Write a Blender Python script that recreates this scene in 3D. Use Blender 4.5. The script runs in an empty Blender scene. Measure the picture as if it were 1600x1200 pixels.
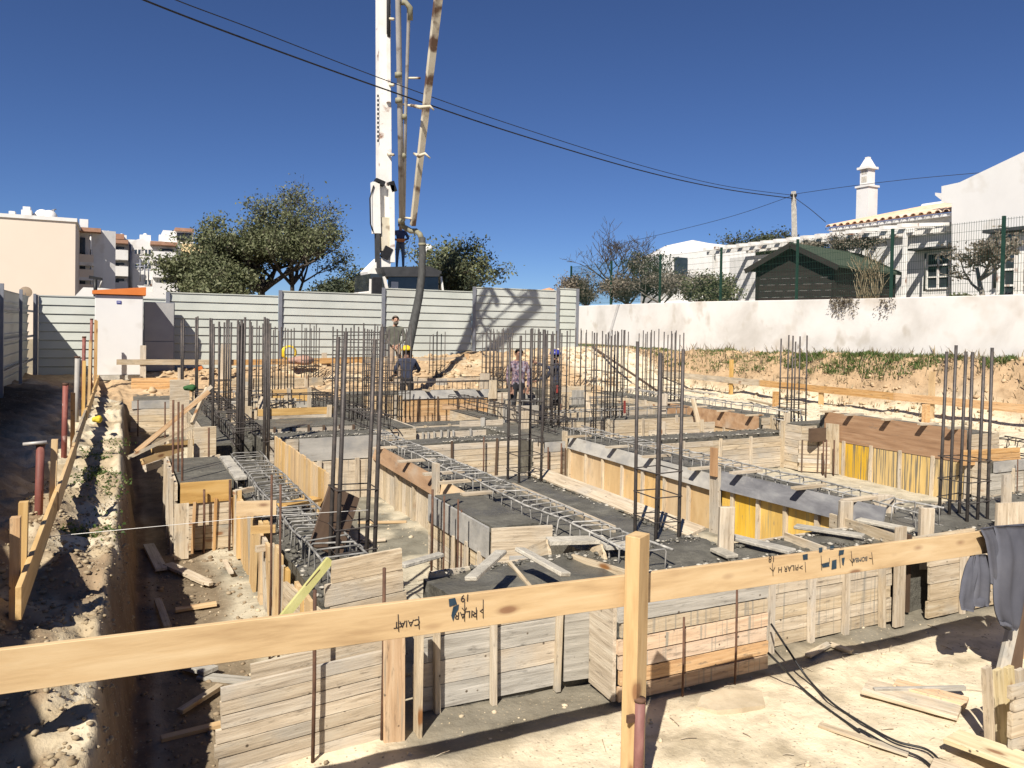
import bpy, bmesh, math, random
import numpy as np
from mathutils import Vector, Matrix, Quaternion
random.seed(7); RNG = np.random.default_rng(11)
SC = bpy.context.scene; COL = SC.collection; R = math.radians

# ---------------------------------------------------------------- camera
cam = bpy.data.cameras.new('camera'); camo = bpy.data.objects.new('camera', cam); COL.objects.link(camo)
YAW, PIT, ROL = R(27.1), R(1.0), R(1.0)
fw = Vector((math.sin(YAW)*math.cos(PIT), math.cos(YAW)*math.cos(PIT), -math.sin(PIT)))
r0 = Vector((math.cos(YAW), -math.sin(YAW), 0)); u0 = r0.cross(fw)
rt = r0*math.cos(ROL)+u0*math.sin(ROL); up = u0*math.cos(ROL)-r0*math.sin(ROL)
camo.matrix_world = Matrix(((rt.x, up.x, -fw.x, 0), (rt.y, up.y, -fw.y, 0), (rt.z, up.z, -fw.z, 0), (0, 0, 0, 1)))
cam.sensor_width = 36; cam.lens = 27.0; cam.shift_y = -0.04254; cam.clip_end = 3000; cam.clip_start = 0.05
SC.camera = camo

# ---------------------------------------------------------------- world, sun, exposure
SUN_EL, SUN_AZ = R(44.8), R(225)
w = bpy.data.worlds.new('World'); SC.world = w; w.use_nodes = True
nt = w.node_tree; nt.nodes.clear()
sky = nt.nodes.new('ShaderNodeTexSky'); sky.sky_type = 'NISHITA'; sky.sun_disc = False
sky.sun_elevation = SUN_EL; sky.sun_rotation = SUN_AZ; sky.altitude = 3000; sky.air_density = 1.0; sky.dust_density = 0.0; sky.ozone_density = 10.0
bg = nt.nodes.new('ShaderNodeBackground'); bg.inputs[1].default_value = 0.053
ow = nt.nodes.new('ShaderNodeOutputWorld')
hsv = nt.nodes.new('ShaderNodeHueSaturation'); hsv.inputs['Saturation'].default_value = 1.0; hsv.inputs['Hue'].default_value = 0.506
nt.links.new(sky.outputs[0], hsv.inputs['Color']); nt.links.new(hsv.outputs[0], bg.inputs[0]); nt.links.new(bg.outputs[0], ow.inputs[0])
sl = bpy.data.lights.new('sun', 'SUN'); sl.energy = 5.0; sl.angle = R(0.53); sl.color = (1.0, 0.93, 0.82)
so = bpy.data.objects.new('sun', sl); COL.objects.link(so)
sd = Vector((0.7071*math.cos(SUN_EL), 0.7071*math.cos(SUN_EL), -math.sin(SUN_EL)))
so.rotation_euler = sd.to_track_quat('-Z', 'Y').to_euler(); so.location = (-5, -5, 12)
SC.view_settings.view_transform = 'Standard'; SC.view_settings.look = 'None'
SC.view_settings.exposure = 0.69; SC.view_settings.gamma = 1.0; SC.view_settings.use_curve_mapping = False

# ---------------------------------------------------------------- materials
def new_mat(name):
    m = bpy.data.materials.new(name); m.use_nodes = True
    n = m.node_tree.nodes; n.clear(); return m, n, m.node_tree.links
def ramp(n, stops):
    r = n.new('ShaderNodeValToRGB'); e = r.color_ramp.elements
    while len(e) < len(stops): e.new(0.5)
    for i, (p, c) in enumerate(stops):
        e[i].position = p; e[i].color = (*c, 1) if len(c) == 3 else c
    return r
def M(name, stops, scale=6, stretch=(1, 1, 1), detail=5, rough=0.8, bump=0.25, bscale=None, bdist=0.01, rnd=0.0,
      spots=None, drips=None, metal=0.0, attr=None, spec=0.3, knots=False, coord='Object', speck=None, grit=None):
    """noise based colour (stops) on stretched coordinates, per object variation, optional dark spots / vertical drips / vertex tone"""
    m, n, L = new_mat(name)
    out = n.new('ShaderNodeOutputMaterial'); b = n.new('ShaderNodeBsdfPrincipled'); L.new(b.outputs[0], out.inputs[0])
    b.inputs['Roughness'].default_value = rough; b.inputs['Metallic'].default_value = metal
    b.inputs['Specular IOR Level'].default_value = spec
    tc = n.new('ShaderNodeTexCoord'); oi = n.new('ShaderNodeObjectInfo')
    add = n.new('ShaderNodeVectorMath'); add.operation = 'ADD'
    mul = n.new('ShaderNodeVectorMath'); mul.operation = 'SCALE'; mul.inputs[3].default_value = 37.0 if coord == 'Object' else 0.0
    cmb = n.new('ShaderNodeCombineXYZ')
    for k in range(3): L.new(oi.outputs['Random'], cmb.inputs[k])
    L.new(cmb.outputs[0], mul.inputs[0]); L.new(tc.outputs[coord], add.inputs[0]); L.new(mul.outputs[0], add.inputs[1])
    mp = n.new('ShaderNodeMapping'); mp.inputs['Scale'].default_value = stretch; L.new(add.outputs[0], mp.inputs[0])
    nz = n.new('ShaderNodeTexNoise'); nz.inputs['Scale'].default_value = scale; nz.inputs['Detail'].default_value = detail
    nz.inputs['Roughness'].default_value = 0.6; nz.inputs['Distortion'].default_value = 0.3
    L.new(mp.outputs[0], nz.inputs[0])
    rp = ramp(n, stops); L.new(nz.outputs[0], rp.inputs[0]); c = rp.outputs[0]
    def mix(a, bcol, fac, mode='MIX'):
        x = n.new('ShaderNodeMix'); x.data_type = 'RGBA'; x.blend_type = mode
        if isinstance(fac, float): x.inputs[0].default_value = fac
        else: L.new(fac, x.inputs[0])
        L.new(a, x.inputs[6])
        if isinstance(bcol, tuple): x.inputs[7].default_value = (*bcol, 1)
        else: L.new(bcol, x.inputs[7])
        return x.outputs[2]
    if attr:
        at = n.new('ShaderNodeAttribute'); at.attribute_name = attr
        c = mix(c, at.outputs[0], 1.0, 'MULTIPLY')
    if knots:
        mk = n.new('ShaderNodeMapping'); mk.inputs['Scale'].default_value = (2.6, 2.6, 7.0); L.new(add.outputs[0], mk.inputs[0])
        vo = n.new('ShaderNodeTexVoronoi'); vo.inputs['Scale'].default_value = 1.0; L.new(mk.outputs[0], vo.inputs[0])
        kr = ramp(n, [(0.0, (1, 1, 1)), (0.11, (0.85, 0.85, 0.85)), (0.15, (0.35, 0.35, 0.35)), (0.21, (0, 0, 0))]); L.new(vo.outputs['Distance'], kr.inputs[0])
        c = mix(c, (0.22, 0.10, 0.04), kr.outputs[0])
    if spots:
        col, sc, lo, hi = spots
        n2 = n.new('ShaderNodeTexNoise'); n2.inputs['Scale'].default_value = sc; n2.inputs['Detail'].default_value = 4; L.new(add.outputs[0], n2.inputs[0])
        r2 = ramp(n, [(lo, (0, 0, 0)), (hi, (1, 1, 1))]); L.new(n2.outputs[0], r2.inputs[0]); c = mix(c, col, r2.outputs[0])
    if speck:
        col, sc, lo, hi = speck
        n2 = n.new('ShaderNodeTexVoronoi'); n2.inputs['Scale'].default_value = sc; L.new(add.outputs[0], n2.inputs[0])
        r2 = ramp(n, [(lo, (1, 1, 1)), (hi, (0, 0, 0))]); L.new(n2.outputs['Distance'], r2.inputs[0]); c = mix(c, col, r2.outputs[0])
    if grit:
        col, sc, lo, hi = grit
        mg = n.new('ShaderNodeMapping'); mg.inputs['Scale'].default_value = (sc, sc*5, sc*5); L.new(add.outputs[0], mg.inputs[0])
        n2 = n.new('ShaderNodeTexNoise'); n2.inputs['Scale'].default_value = 1.0; n2.inputs['Detail'].default_value = 7; n2.inputs['Roughness'].default_value = .7; L.new(mg.outputs[0], n2.inputs[0])
        r2 = ramp(n, [(lo, (0, 0, 0)), (hi, (1, 1, 1))]); L.new(n2.outputs[0], r2.inputs[0]); c = mix(c, col, r2.outputs[0])
    if drips:
        col, sx, lo, hi = drips
        m3 = n.new('ShaderNodeMapping'); m3.inputs['Scale'].default_value = (sx, sx, 1.2)
        ge = n.new('ShaderNodeNewGeometry'); L.new(ge.outputs['Position'], m3.inputs[0])
        n3 = n.new('ShaderNodeTexNoise'); n3.inputs['Scale'].default_value = 1.0; n3.inputs['Detail'].default_value = 3; L.new(m3.outputs[0], n3.inputs[0])
        r3 = ramp(n, [(lo, (0, 0, 0)), (hi, (1, 1, 1))]); L.new(n3.outputs[0], r3.inputs[0]); c = mix(c, col, r3.outputs[0])
    if rnd:
        mr = n.new('ShaderNodeMapRange'); mr.inputs[3].default_value = 1-rnd; mr.inputs[4].default_value = 1+rnd
        L.new(oi.outputs['Random'], mr.inputs[0])
        hs = n.new('ShaderNodeHueSaturation'); L.new(mr.outputs[0], hs.inputs['Value'])
        mr2 = n.new('ShaderNodeMapRange'); mr2.inputs[3].default_value = 1.15; mr2.inputs[4].default_value = 0.8
        fr = n.new('ShaderNodeMath'); fr.operation = 'FRACT'; m7 = n.new('ShaderNodeMath'); m7.operation = 'MULTIPLY'; m7.inputs[1].default_value = 7.31
        L.new(oi.outputs['Random'], m7.inputs[0]); L.new(m7.outputs[0], fr.inputs[0]); L.new(fr.outputs[0], mr2.inputs[0]); L.new(mr2.outputs[0], hs.inputs['Saturation'])
        L.new(c, hs.inputs['Color']); c = hs.outputs[0]
    L.new(c, b.inputs['Base Color'])
    if bump:
        nb = n.new('ShaderNodeTexNoise'); nb.inputs['Scale'].default_value = bscale or scale*2; nb.inputs['Detail'].default_value = 6; nb.inputs['Roughness'].default_value = 0.65
        L.new(mp.outputs[0], nb.inputs[0])
        bp = n.new('ShaderNodeBump'); bp.inputs['Strength'].default_value = bump; bp.inputs['Distance'].default_value = bdist
        L.new(nb.outputs[0], bp.inputs['Height']); L.new(bp.outputs[0], b.inputs['Normal'])
    return m
WS = (1.0, 14, 14)   # grain runs along local x
W = {}
W['blond'] = M('blond_board', [(.3, (.48, .38, .21)), (.5, (.60, .50, .30)), (.75, (.68, .59, .40))], 2.0, WS, 5, .75, .3, rnd=.08, knots=True, grit=((.16, .125, .09), 7.0, .56, .72), speck=((.10, .075, .05), 8, .05, .09))
W['fresh'] = M('fresh_pine', [(.3, (.40, .25, .105)), (.5, (.53, .355, .16)), (.7, (.60, .43, .22))], 1.6, (1.1, 9, 9), 5, .65, .15, rnd=.10, knots=True)
W['old'] = M('weathered_board', [(.25, (.28, .215, .145)), (.45, (.44, .36, .255)), (.7, (.58, .505, .39))], 2.2, WS, 6, .85, .5, rnd=.16, spots=((.30, .28, .24), 3.0, .52, .75), knots=True, grit=((.16, .125, .09), 7.0, .56, .72), speck=((.10, .075, .05), 8, .05, .09))
W['pale'] = M('cement_washed_board', [(.25, (.29, .225, .15)), (.5, (.47, .385, .275)), (.75, (.60, .53, .41))], 2.4, WS, 6, .85, .5, rnd=.13, spots=((.36, .34, .30), 2.4, .5, .8), grit=((.16, .125, .09), 7.0, .56, .72), speck=((.10, .075, .05), 8, .05, .09))
W['grey'] = M('grey_cement_board', [(.25, (.24, .22, .19)), (.5, (.36, .34, .30)), (.75, (.50, .47, .42))], 2.4, WS, 6, .85, .5, rnd=.12, grit=((.13, .12, .105), 7.0, .56, .72), speck=((.10, .075, .05), 8, .05, .09))
W['drip'] = M('board_with_cement_drips', [(.25, (.31, .24, .155)), (.5, (.50, .41, .29)), (.75, (.60, .52, .39))], 2.2, WS, 6, .85, .5, rnd=.12, drips=((.30, .27, .22), 42, .55, .68), grit=((.16, .125, .09), 7.0, .56, .72), speck=((.10, .075, .05), 8, .05, .09))
W['pink'] = M('pinkish_board', [(.3, (.40, .27, .17)), (.5, (.54, .39, .26)), (.75, (.62, .49, .35))], 2.0, WS, 5, .8, .4, rnd=.12, drips=((.28, .25, .20), 40, .58, .70), grit=((.16, .125, .09), 7.0, .56, .72), speck=((.10, .075, .05), 8, .05, .09))
W['orange'] = M('orange_board', [(.3, (.36, .20, .09)), (.5, (.50, .31, .15)), (.75, (.60, .42, .24))], 2.0, WS, 5, .8, .4, rnd=.14, grit=((.16, .125, .09), 7.0, .56, .72), speck=((.10, .075, .05), 8, .05, .09))
W['yellow'] = M('yellow_shutter_board', [(.3, (.50, .29, .02)), (.55, (.66, .40, .03)), (.8, (.72, .50, .08))], 1.5, (1, 6, 6), 4, .55, .2, rnd=.06, drips=((.36, .28, .12), 34, .58, .68), grit=((.17, .14, .11), 5.0, .58, .76))
W['yellow_drip'] = M('yellow_shutter_with_grey_runs', [(.3, (.46, .30, .08)), (.55, (.56, .37, .10)), (.8, (.62, .44, .16))], 1.5, (1, 6, 6), 4, .6, .2, rnd=.08, drips=((.17, .145, .10), 40, .49, .58))
W['ply'] = M('plywood_brown', [(.3, (.26, .15, .08)), (.5, (.36, .22, .12)), (.75, (.46, .31, .19))], 1.4, (1, 5, 5), 5, .7, .2, rnd=.12, spots=((.42, .36, .28), 1.8, .55, .8), grit=((.17, .14, .11), 5.0, .58, .76))
W['ply_tan'] = M('plywood_tan', [(.3, (.44, .29, .14)), (.5, (.55, .38, .19)), (.75, (.62, .46, .27))], 1.4, (1, 4, 4), 5, .7, .2, rnd=.1, spots=((.35, .3, .24), 2.2, .6, .8), grit=((.17, .14, .11), 5.0, .58, .76))
W['ply_grey'] = M('plywood_grey', [(.3, (.25, .24, .22)), (.5, (.34, .325, .295)), (.75, (.43, .41, .375))], 2.0, (1, 3, 3), 6, .7, .25, rnd=.08, spots=((.22, .22, .22), 4, .5, .75), grit=((.17, .14, .11), 5.0, .58, .76))
W['ply_slate'] = M('plywood_slate', [(.3, (.12, .12, .13)), (.5, (.18, .18, .19)), (.75, (.28, .28, .28))], 3.0, (1, 3, 3), 6, .7, .3, spots=((.34, .33, .32), 5, .55, .8))
W['ply_dark'] = M('plywood_dark', [(.3, (.07, .045, .03)), (.7, (.12, .08, .055))], 2, (1, 4, 4), 4, .6, .15)
W['red_ply'] = M('plywood_reddish', [(.3, (.22, .125, .07)), (.5, (.31, .185, .105)), (.75, (.40, .26, .16))], 1.5, (1, 12, 12), 6, .7, .25, spots=((.44, .34, .25), 1.6, .58, .85), grit=((.17, .14, .11), 5.0, .58, .76))
conc_wet = M('wet_concrete', [(.3, (.078, .073, .060)), (.5, (.106, .10, .083)), (.62, (.135, .128, .106)), (.8, (.20, .19, .165))], 4.5, detail=9, rough=.75, bump=.8, bscale=18, bdist=.03, spec=.4)
_n = conc_wet.node_tree; _b = [q for q in _n.nodes if q.type == 'BSDF_PRINCIPLED'][0]
_w = _n.nodes.new('ShaderNodeTexNoise'); _w.inputs['Scale'].default_value = 1.7; _w.inputs['Detail'].default_value = 4; _r = ramp(_n.nodes, [(.42, (.30, .30, .30)), (.56, (.85, .85, .85))])
_t = _n.nodes.new('ShaderNodeTexCoord'); _n.links.new(_t.outputs['Object'], _w.inputs[0]); _n.links.new(_w.outputs[0], _r.inputs[0]); _n.links.new(_r.outputs[0], _b.inputs['Roughness'])
conc_dry = M('cement_crust', [(.3, (.30, .28, .24)), (.55, (.42, .39, .33)), (.75, (.55, .52, .45))], 7, detail=8, rough=.9, bump=.8, bscale=25, bdist=.02, rnd=.1)
steel = M('rebar_steel', [(.3, (.05, .045, .043)), (.6, (.085, .074, .069)), (.8, (.15, .105, .078))], 14, detail=4, rough=.55, bump=.4, bscale=60, bdist=.003, metal=.35)
rust = M('rusty_rebar', [(.3, (.07, .04, .03)), (.6, (.13, .07, .045)), (.8, (.20, .12, .08))], 14, detail=4, rough=.8, bump=.4, bscale=60, bdist=.003, metal=.2)
splash_dark = M('cement_dulled_rebar', [(.35, (.10, .098, .094)), (.5, (.19, .185, .175)), (.7, (.36, .35, .325))], 9, detail=4, rough=.8, bump=.3, bscale=40, bdist=.003)
splash = M('cement_splashed_rebar', [(.35, (.13, .125, .118)), (.5, (.28, .272, .255)), (.7, (.48, .46, .425))], 9, detail=4, rough=.8, bump=.3, bscale=40, bdist=.003)
white_plaster = M('white_plaster', [(.3, (.50, .475, .44)), (.5, (.66, .64, .61)), (.75, (.74, .725, .70))], .55, detail=8, rough=.9, bump=.15, bscale=20, spots=((.46, .39, .31), .7, .56, .78), drips=((.44, .40, .34), 1.6, .60, .75), coord='Object')
white_wall = M('white_house_paint', [(.3, (.60, .59, .575)), (.7, (.68, .67, .655))], .5, detail=5, rough=.9, bump=.05, bscale=20, drips=((.52, .49, .45), 1.2, .58, .75))
cream = M('cream_render', [(.3, (.62, .53, .44)), (.7, (.67, .58, .485))], .15, detail=4, rough=.9, bump=0)
yel_paint = M('yellow_render', [(.3, (.66, .50, .27)), (.7, (.72, .56, .32))], .3, detail=3, rough=.9, bump=0)
sheet = M('grey_painted_sheet', [(.3, (.37, .39, .36)), (.55, (.43, .45, .415)), (.8, (.49, .51, .475))], .9, (1, 1, 1), 4, .5, .04, spots=((.38, .38, .34), .8, .58, .85), rnd=.04, spec=.4)
post_m = M('fence_post_steel', [(.3, (.17, .18, .21)), (.7, (.24, .25, .28))], 3, rough=.5, bump=.05, metal=.3)
dark_fill = M('dark_infill', [(.3, (.012, .013, .016)), (.7, (.03, .032, .036))], .8, rough=.2, bump=0, spec=.5)  # near-black colour stands for shade inside balconies, also for distant panes
glass = M('window_glass', [(.3, (.02, .025, .03)), (.7, (.05, .06, .07))], 1, rough=.06, bump=0, spec=.8)
terracotta = M('terracotta_tile', [(.3, (.48, .22, .11)), (.55, (.58, .31, .17)), (.8, (.66, .42, .27))], 3, detail=5, rough=.85, bump=.2, rnd=.12)
roof_red = M('weathered_roof_edge', [(.3, (.26, .14, .09)), (.7, (.36, .21, .145))], 2, detail=5, rough=.9, bump=.1)
salmon = M('old_roof_tile', [(.3, (.56, .38, .26)), (.55, (.66, .47, .33)), (.8, (.72, .55, .42))], 3, detail=5, rough=.9, bump=.2, rnd=.08)
orange_paint = M('orange_metal_roof', [(.3, (.55, .15, .03)), (.7, (.62, .20, .05))], 3, rough=.6, bump=.05)
green_pnt = M('green_coated_steel', [(.3, (.010, .035, .025)), (.7, (.018, .05, .036))], 5, rough=.5, bump=0)
white_pnt = M('chipped_white_paint', [(.25, (.62, .58, .52)), (.5, (.74, .72, .68)), (.8, (.80, .78, .75))], 1.2, detail=6, rough=.55, bump=.1, spots=((.22, .10, .05), 2.2, .60, .70))
cream_pnt = M('rusty_cream_paint', [(.3, (.46, .40, .29)), (.55, (.58, .52, .40)), (.8, (.64, .59, .49))], 2.0, detail=6, rough=.6, bump=.15, spots=((.12, .07, .045), 1.6, .53, .62))
grey_pipe = M('worn_steel_pipe', [(.3, (.34, .32, .30)), (.6, (.46, .44, .42)), (.8, (.56, .54, .52))], 3, (1, 1, .4), 6, .5, .15, metal=.2, spots=((.16, .12, .09), 3, .6, .72))
olive_pipe = M('dirty_hose_elbow', [(.3, (.16, .15, .10)), (.7, (.30, .28, .20))], 6, rough=.7, bump=.2)
rubber = M('dusty_rubber', [(.3, (.035, .035, .034)), (.6, (.06, .06, .057)), (.8, (.12, .115, .108))], 5, (3, 3, .6), 5, .8, .2)
black_m = M('black_plastic', [(.3, (.012, .012, .013)), (.7, (.025, .025, .027))], 8, rough=.5, bump=.1)
dark_metal = M('dark_cab_metal', [(.3, (.035, .036, .038)), (.7, (.06, .06, .062))], 4, rough=.5, bump=.05)
red_tube = M('worn_red_prop', [(.3, (.13, .05, .042)), (.55, (.20, .078, .066)), (.8, (.30, .15, .12))], 6, (2, 2, .8), 6, .6, .25, spots=((.42, .30, .27), 5, .62, .68), rnd=.12)
grey_tube = M('grey_prop', [(.3, (.24, .22, .20)), (.7, (.36, .34, .31))], 5, rough=.6, bump=.2)
jacket_m = M('faded_navy_cotton', [(.3, (.060, .062, .078)), (.6, (.085, .087, .105)), (.8, (.115, .116, .13))], 3, detail=6, rough=.95, bump=.35, bscale=90, bdist=.004)
skin_m = M('skin', [(.3, (.34, .19, .13)), (.7, (.45, .27, .19))], 6, rough=.6, bump=0)
shed_wood = M('dark_stained_boards', [(.3, (.014, .012, .010)), (.6, (.024, .019, .016)), (.8, (.04, .03, .024))], 3, WS, 5, .7, .4, rnd=.2)
shed_roof = M('green_felt_shingle', [(.3, (.034, .048, .032)), (.7, (.055, .073, .048))], 8, detail=5, rough=.9, bump=.3)
bark = M('bark', [(.3, (.035, .028, .022)), (.7, (.085, .07, .055))], 9, (1, 1, .3), 5, .9, .5)
bark_pale = M('pale_bark', [(.3, (.16, .14, .115)), (.7, (.30, .27, .23))], 9, (1, 1, .3), 5, .9, .4)
def leaf_mat(name, c1, c2, c3):
    m, n, L = new_mat(name)
    out = n.new('ShaderNodeOutputMaterial'); b = n.new('ShaderNodeBsdfPrincipled')
    ge = n.new('ShaderNodeNewGeometry'); r = ramp(n, [(0, c1), (.5, c2), (1, c3)])
    L.new(ge.outputs['Random Per Island'], r.inputs[0]); L.new(r.outputs[0], b.inputs['Base Color'])
    b.inputs['Roughness'].default_value = .6; b.inputs['Specular IOR Level'].default_value = .3
    tr = n.new('ShaderNodeBsdfTranslucent'); L.new(r.outputs[0], tr.inputs[0])
    mx = n.new('ShaderNodeMixShader'); mx.inputs[0].default_value = .25
    L.new(b.outputs[0], mx.inputs[1]); L.new(tr.outputs[0], mx.inputs[2]); L.new(mx.outputs[0], out.inputs[0])
    return m
leaf_olive = leaf_mat('olive_leaves', (.075, .09, .04), (.12, .135, .065), (.20, .205, .115))
leaf_dark = leaf_mat('dark_leaves', (.03, .042, .025), (.055, .07, .038), (.10, .11, .06))
leaf_dry = leaf_mat('dry_brown_leaves', (.11, .09, .065), (.19, .16, .12), (.29, .255, .20))
grass_m = leaf_mat('weed_green', (.04, .075, .018), (.075, .12, .03), (.16, .18, .06))
dry_grass = leaf_mat('dry_stalks', (.16, .12, .07), (.24, .19, .11), (.34, .28, .18))

# ---------------------------------------------------------------- object helpers
def tag(o, label=None, cat=None, group=None, kind=None):
    if label: o['label'] = label
    if cat: o['category'] = cat
    if group: o['group'] = group
    if kind: o['kind'] = kind
    return o
def thing(name, label, cat, loc=(0, 0, 0), group=None, rz=0.0):
    o = bpy.data.objects.new(name, None); COL.objects.link(o); o.location = loc; o.rotation_euler = (0, 0, rz)
    o.empty_display_size = .1
    return tag(o, label, cat, group)
def link(name, me, parent=None, mat=None):
    if mat is not None and not me.materials: me.materials.append(mat)
    o = bpy.data.objects.new(name, me); COL.objects.link(o)
    if parent is not None: o.parent = parent
    return o
def mesh_from(name, v, f, mat=None, smooth=False):
    me = bpy.data.meshes.new(name); me.from_pydata([tuple(map(float, p)) for p in v], [], [tuple(int(i) for i in q) for q in f]); me.update()
    if mat: me.materials.append(mat)
    if smooth: me.polygons.foreach_set('use_smooth', [True]*len(me.polygons))
    return me
def base_of(parent):
    """world position of a thing or part whose ancestors are only moved, not turned"""
    p = Vector((0, 0, 0))
    while parent is not None: p += parent.location; parent = parent.parent
    return p
_box = {}
def box_mesh(l, t, w_, mat, ch=0.0):
    key = (round(l, 2), round(t, 3), round(w_, 3), mat.name, ch)
    if key in _box: return _box[key]
    x, y, z = l/2, t/2, w_/2
    if ch:
        bm = bmesh.new(); bmesh.ops.create_cube(bm, size=1.0)
        bmesh.ops.scale(bm, vec=(l, t, w_), verts=bm.verts)
        bmesh.ops.bevel(bm, geom=list(bm.edges), offset=ch, segments=1, affect='EDGES')
        me = bpy.data.meshes.new('board'); bm.to_mesh(me); bm.free(); me.materials.append(mat)
    else:
        v = [(-x, -y, -z), (x, -y, -z), (x, y, -z), (-x, y, -z), (-x, -y, z), (x, -y, z), (x, y, z), (-x, y, z)]
        f = [(0, 3, 2, 1), (4, 5, 6, 7), (0, 1, 5, 4), (1, 2, 6, 5), (2, 3, 7, 6), (3, 0, 4, 7)]
        me = mesh_from('board', v, f, mat)
    _box[key] = me
    return me
def plank(parent, a, b, width, thick, mat, up=(0, 0, 1), name='plank', ch=0.0, label=None):
    """board from a to b (world points on its axis); 'up' is the direction of its width"""
    a, b = Vector(a), Vector(b); d = b-a; l = d.length; x = d.normalized()
    z = Vector(up); z = (z-x*z.dot(x)).normalized(); y = z.cross(x)
    me = box_mesh(l, thick, width, mat, ch)
    o = link(name, me, parent)
    c = (a+b)/2-base_of(parent)
    o.matrix_local = Matrix(((x.x, y.x, z.x, c.x), (x.y, y.y, z.y, c.y), (x.z, y.z, z.z, c.z), (0, 0, 0, 1))) @ Matrix.Diagonal((l/max(round(l, 2), .01) if round(l, 2) > 0 else 1, 1, 1, 1))
    if label: o['label'] = label
    return o
def block(parent, lo, hi, mat, name='panel', ch=0.0):
    lo, hi = Vector(lo), Vector(hi); s = hi-lo
    me = box_mesh(s.x, s.y, s.z, mat, ch); o = link(name, me, parent)
    o.location = (lo+hi)/2-base_of(parent)
    return o
def tube_data(pts, r, sides=6, closed=False, caps=True):
    pts = [Vector(p) for p in pts]; n = len(pts); V = []; F = []
    rs = r if isinstance(r, (list, tuple)) else [r]*n
    prev = None
    for i, p in enumerate(pts):
        if closed: t = (pts[(i+1) % n]-pts[i-1])
        else: t = pts[min(i+1, n-1)]-pts[max(i-1, 0)]
        t = t.normalized() if t.length > 1e-9 else Vector((0, 0, 1))
        if prev is None:
            a = Vector((0, 0, 1)) if abs(t.z) < .9 else Vector((1, 0, 0)); u = (a-t*a.dot(t)).normalized()
        else: u = (prev-t*prev.dot(t)); u = u.normalized() if u.length > 1e-6 else prev
        prev = u; v = t.cross(u)
        for k in range(sides):
            an = 2*math.pi*k/sides; V.append(p+(u*math.cos(an)+v*math.sin(an))*rs[i])
    m = n if closed else n-1
    for i in range(m):
        for k in range(sides):
            a0 = i*sides+k; a1 = i*sides+(k+1) % sides; b0 = ((i+1) % n)*sides+k; b1 = ((i+1) % n)*sides+(k+1) % sides
            F.append((a0, a1, b1, b0))
    if caps and not closed:
        F.append(tuple(range(sides-1, -1, -1))); F.append(tuple((n-1)*sides+k for k in range(sides)))
    return V, F
def tube(name, pts, r, mat, parent=None, sides=6, closed=False, smooth=True):
    off = base_of(parent) if parent is not None else Vector(pts[0])
    V, F = tube_data([Vector(p)-off for p in pts], r, sides, closed)
    o = link(name, mesh_from(name, V, F, mat, smooth), parent)
    if parent is None: o.location = off
    return o
class MB:
    def __init__(s): s.v = []; s.f = []
    def add(s, V, F):
        k = len(s.v); s.v += [tuple(p) for p in V]; s.f += [tuple(i+k for i in q) for q in F]
    def box(s, lo, hi):
        (a, b, c), (d, e, f) = lo, hi
        s.add([(a, b, c), (d, b, c), (d, e, c), (a, e, c), (a, b, f), (d, b, f), (d, e, f), (a, e, f)],
              [(0, 3, 2, 1), (4, 5, 6, 7), (0, 1, 5, 4), (1, 2, 6, 5), (2, 3, 7, 6), (3, 0, 4, 7)])
    def tube(s, pts, r, sides=5, closed=False): s.add(*tube_data(pts, r, sides, closed))
    def obj(s, name, mat, parent=None, smooth=False):
        off = base_of(parent) if parent is not None else Vector((0, 0, 0))
        v = [(p[0]-off.x, p[1]-off.y, p[2]-off.z) for p in s.v]
        return link(name, mesh_from(name, v, s.f, mat, smooth), parent)
def copy_tree(o, parent=None):
    c = o.copy(); COL.objects.link(c)
    if parent is not None: c.parent = parent
    for ch in list(o.children): copy_tree(ch, c)
    return c
# value noise
def vnoise(x, y, seed=0):
    xi = np.floor(x).astype(np.int64); yi = np.floor(y).astype(np.int64); fx = x-xi; fy = y-yi
    def h(a, b):
        n = (a*374761393+b*668265263+seed*982451653) & 0x7fffffff
        n = ((n ^ (n >> 13))*1274126177) & 0x7fffffff
        return ((n ^ (n >> 16)) & 0xffff)/65535.0
    u = fx*fx*(3-2*fx); v = fy*fy*(3-2*fy)
    return (h(xi, yi)*(1-u)+h(xi+1, yi)*u)*(1-v)+(h(xi, yi+1)*(1-u)+h(xi+1, yi+1)*u)*v
def fbm(x, y, o=4, seed=0):
    s = 0; a = .5
    for k in range(o): s = s+a*(vnoise(x, y, seed+k)-.5); x = x*2.03; y = y*2.03; a *= .55
    return s
def sm(a, b, x):
    t = np.clip((x-a)/(b-a), 0, 1); return t*t*(3-2*t)

# survey helpers: a sight line of the photograph met with a known plane gives the place where a thing stands
def sight(x, y): return fw+rt*((x-800)/1200)-up*((y-531.946)/1200)
def G(x, y, z): v = sight(x, y); return tuple(v*(z/v.z))
def GX(x, y, X): v = sight(x, y); return tuple(v*(X/v.x))
def GY(x, y, Y): v = sight(x, y); return tuple(v*(Y/v.y))
def GD(x, y, d): return tuple(sight(x, y)*d)

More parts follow.
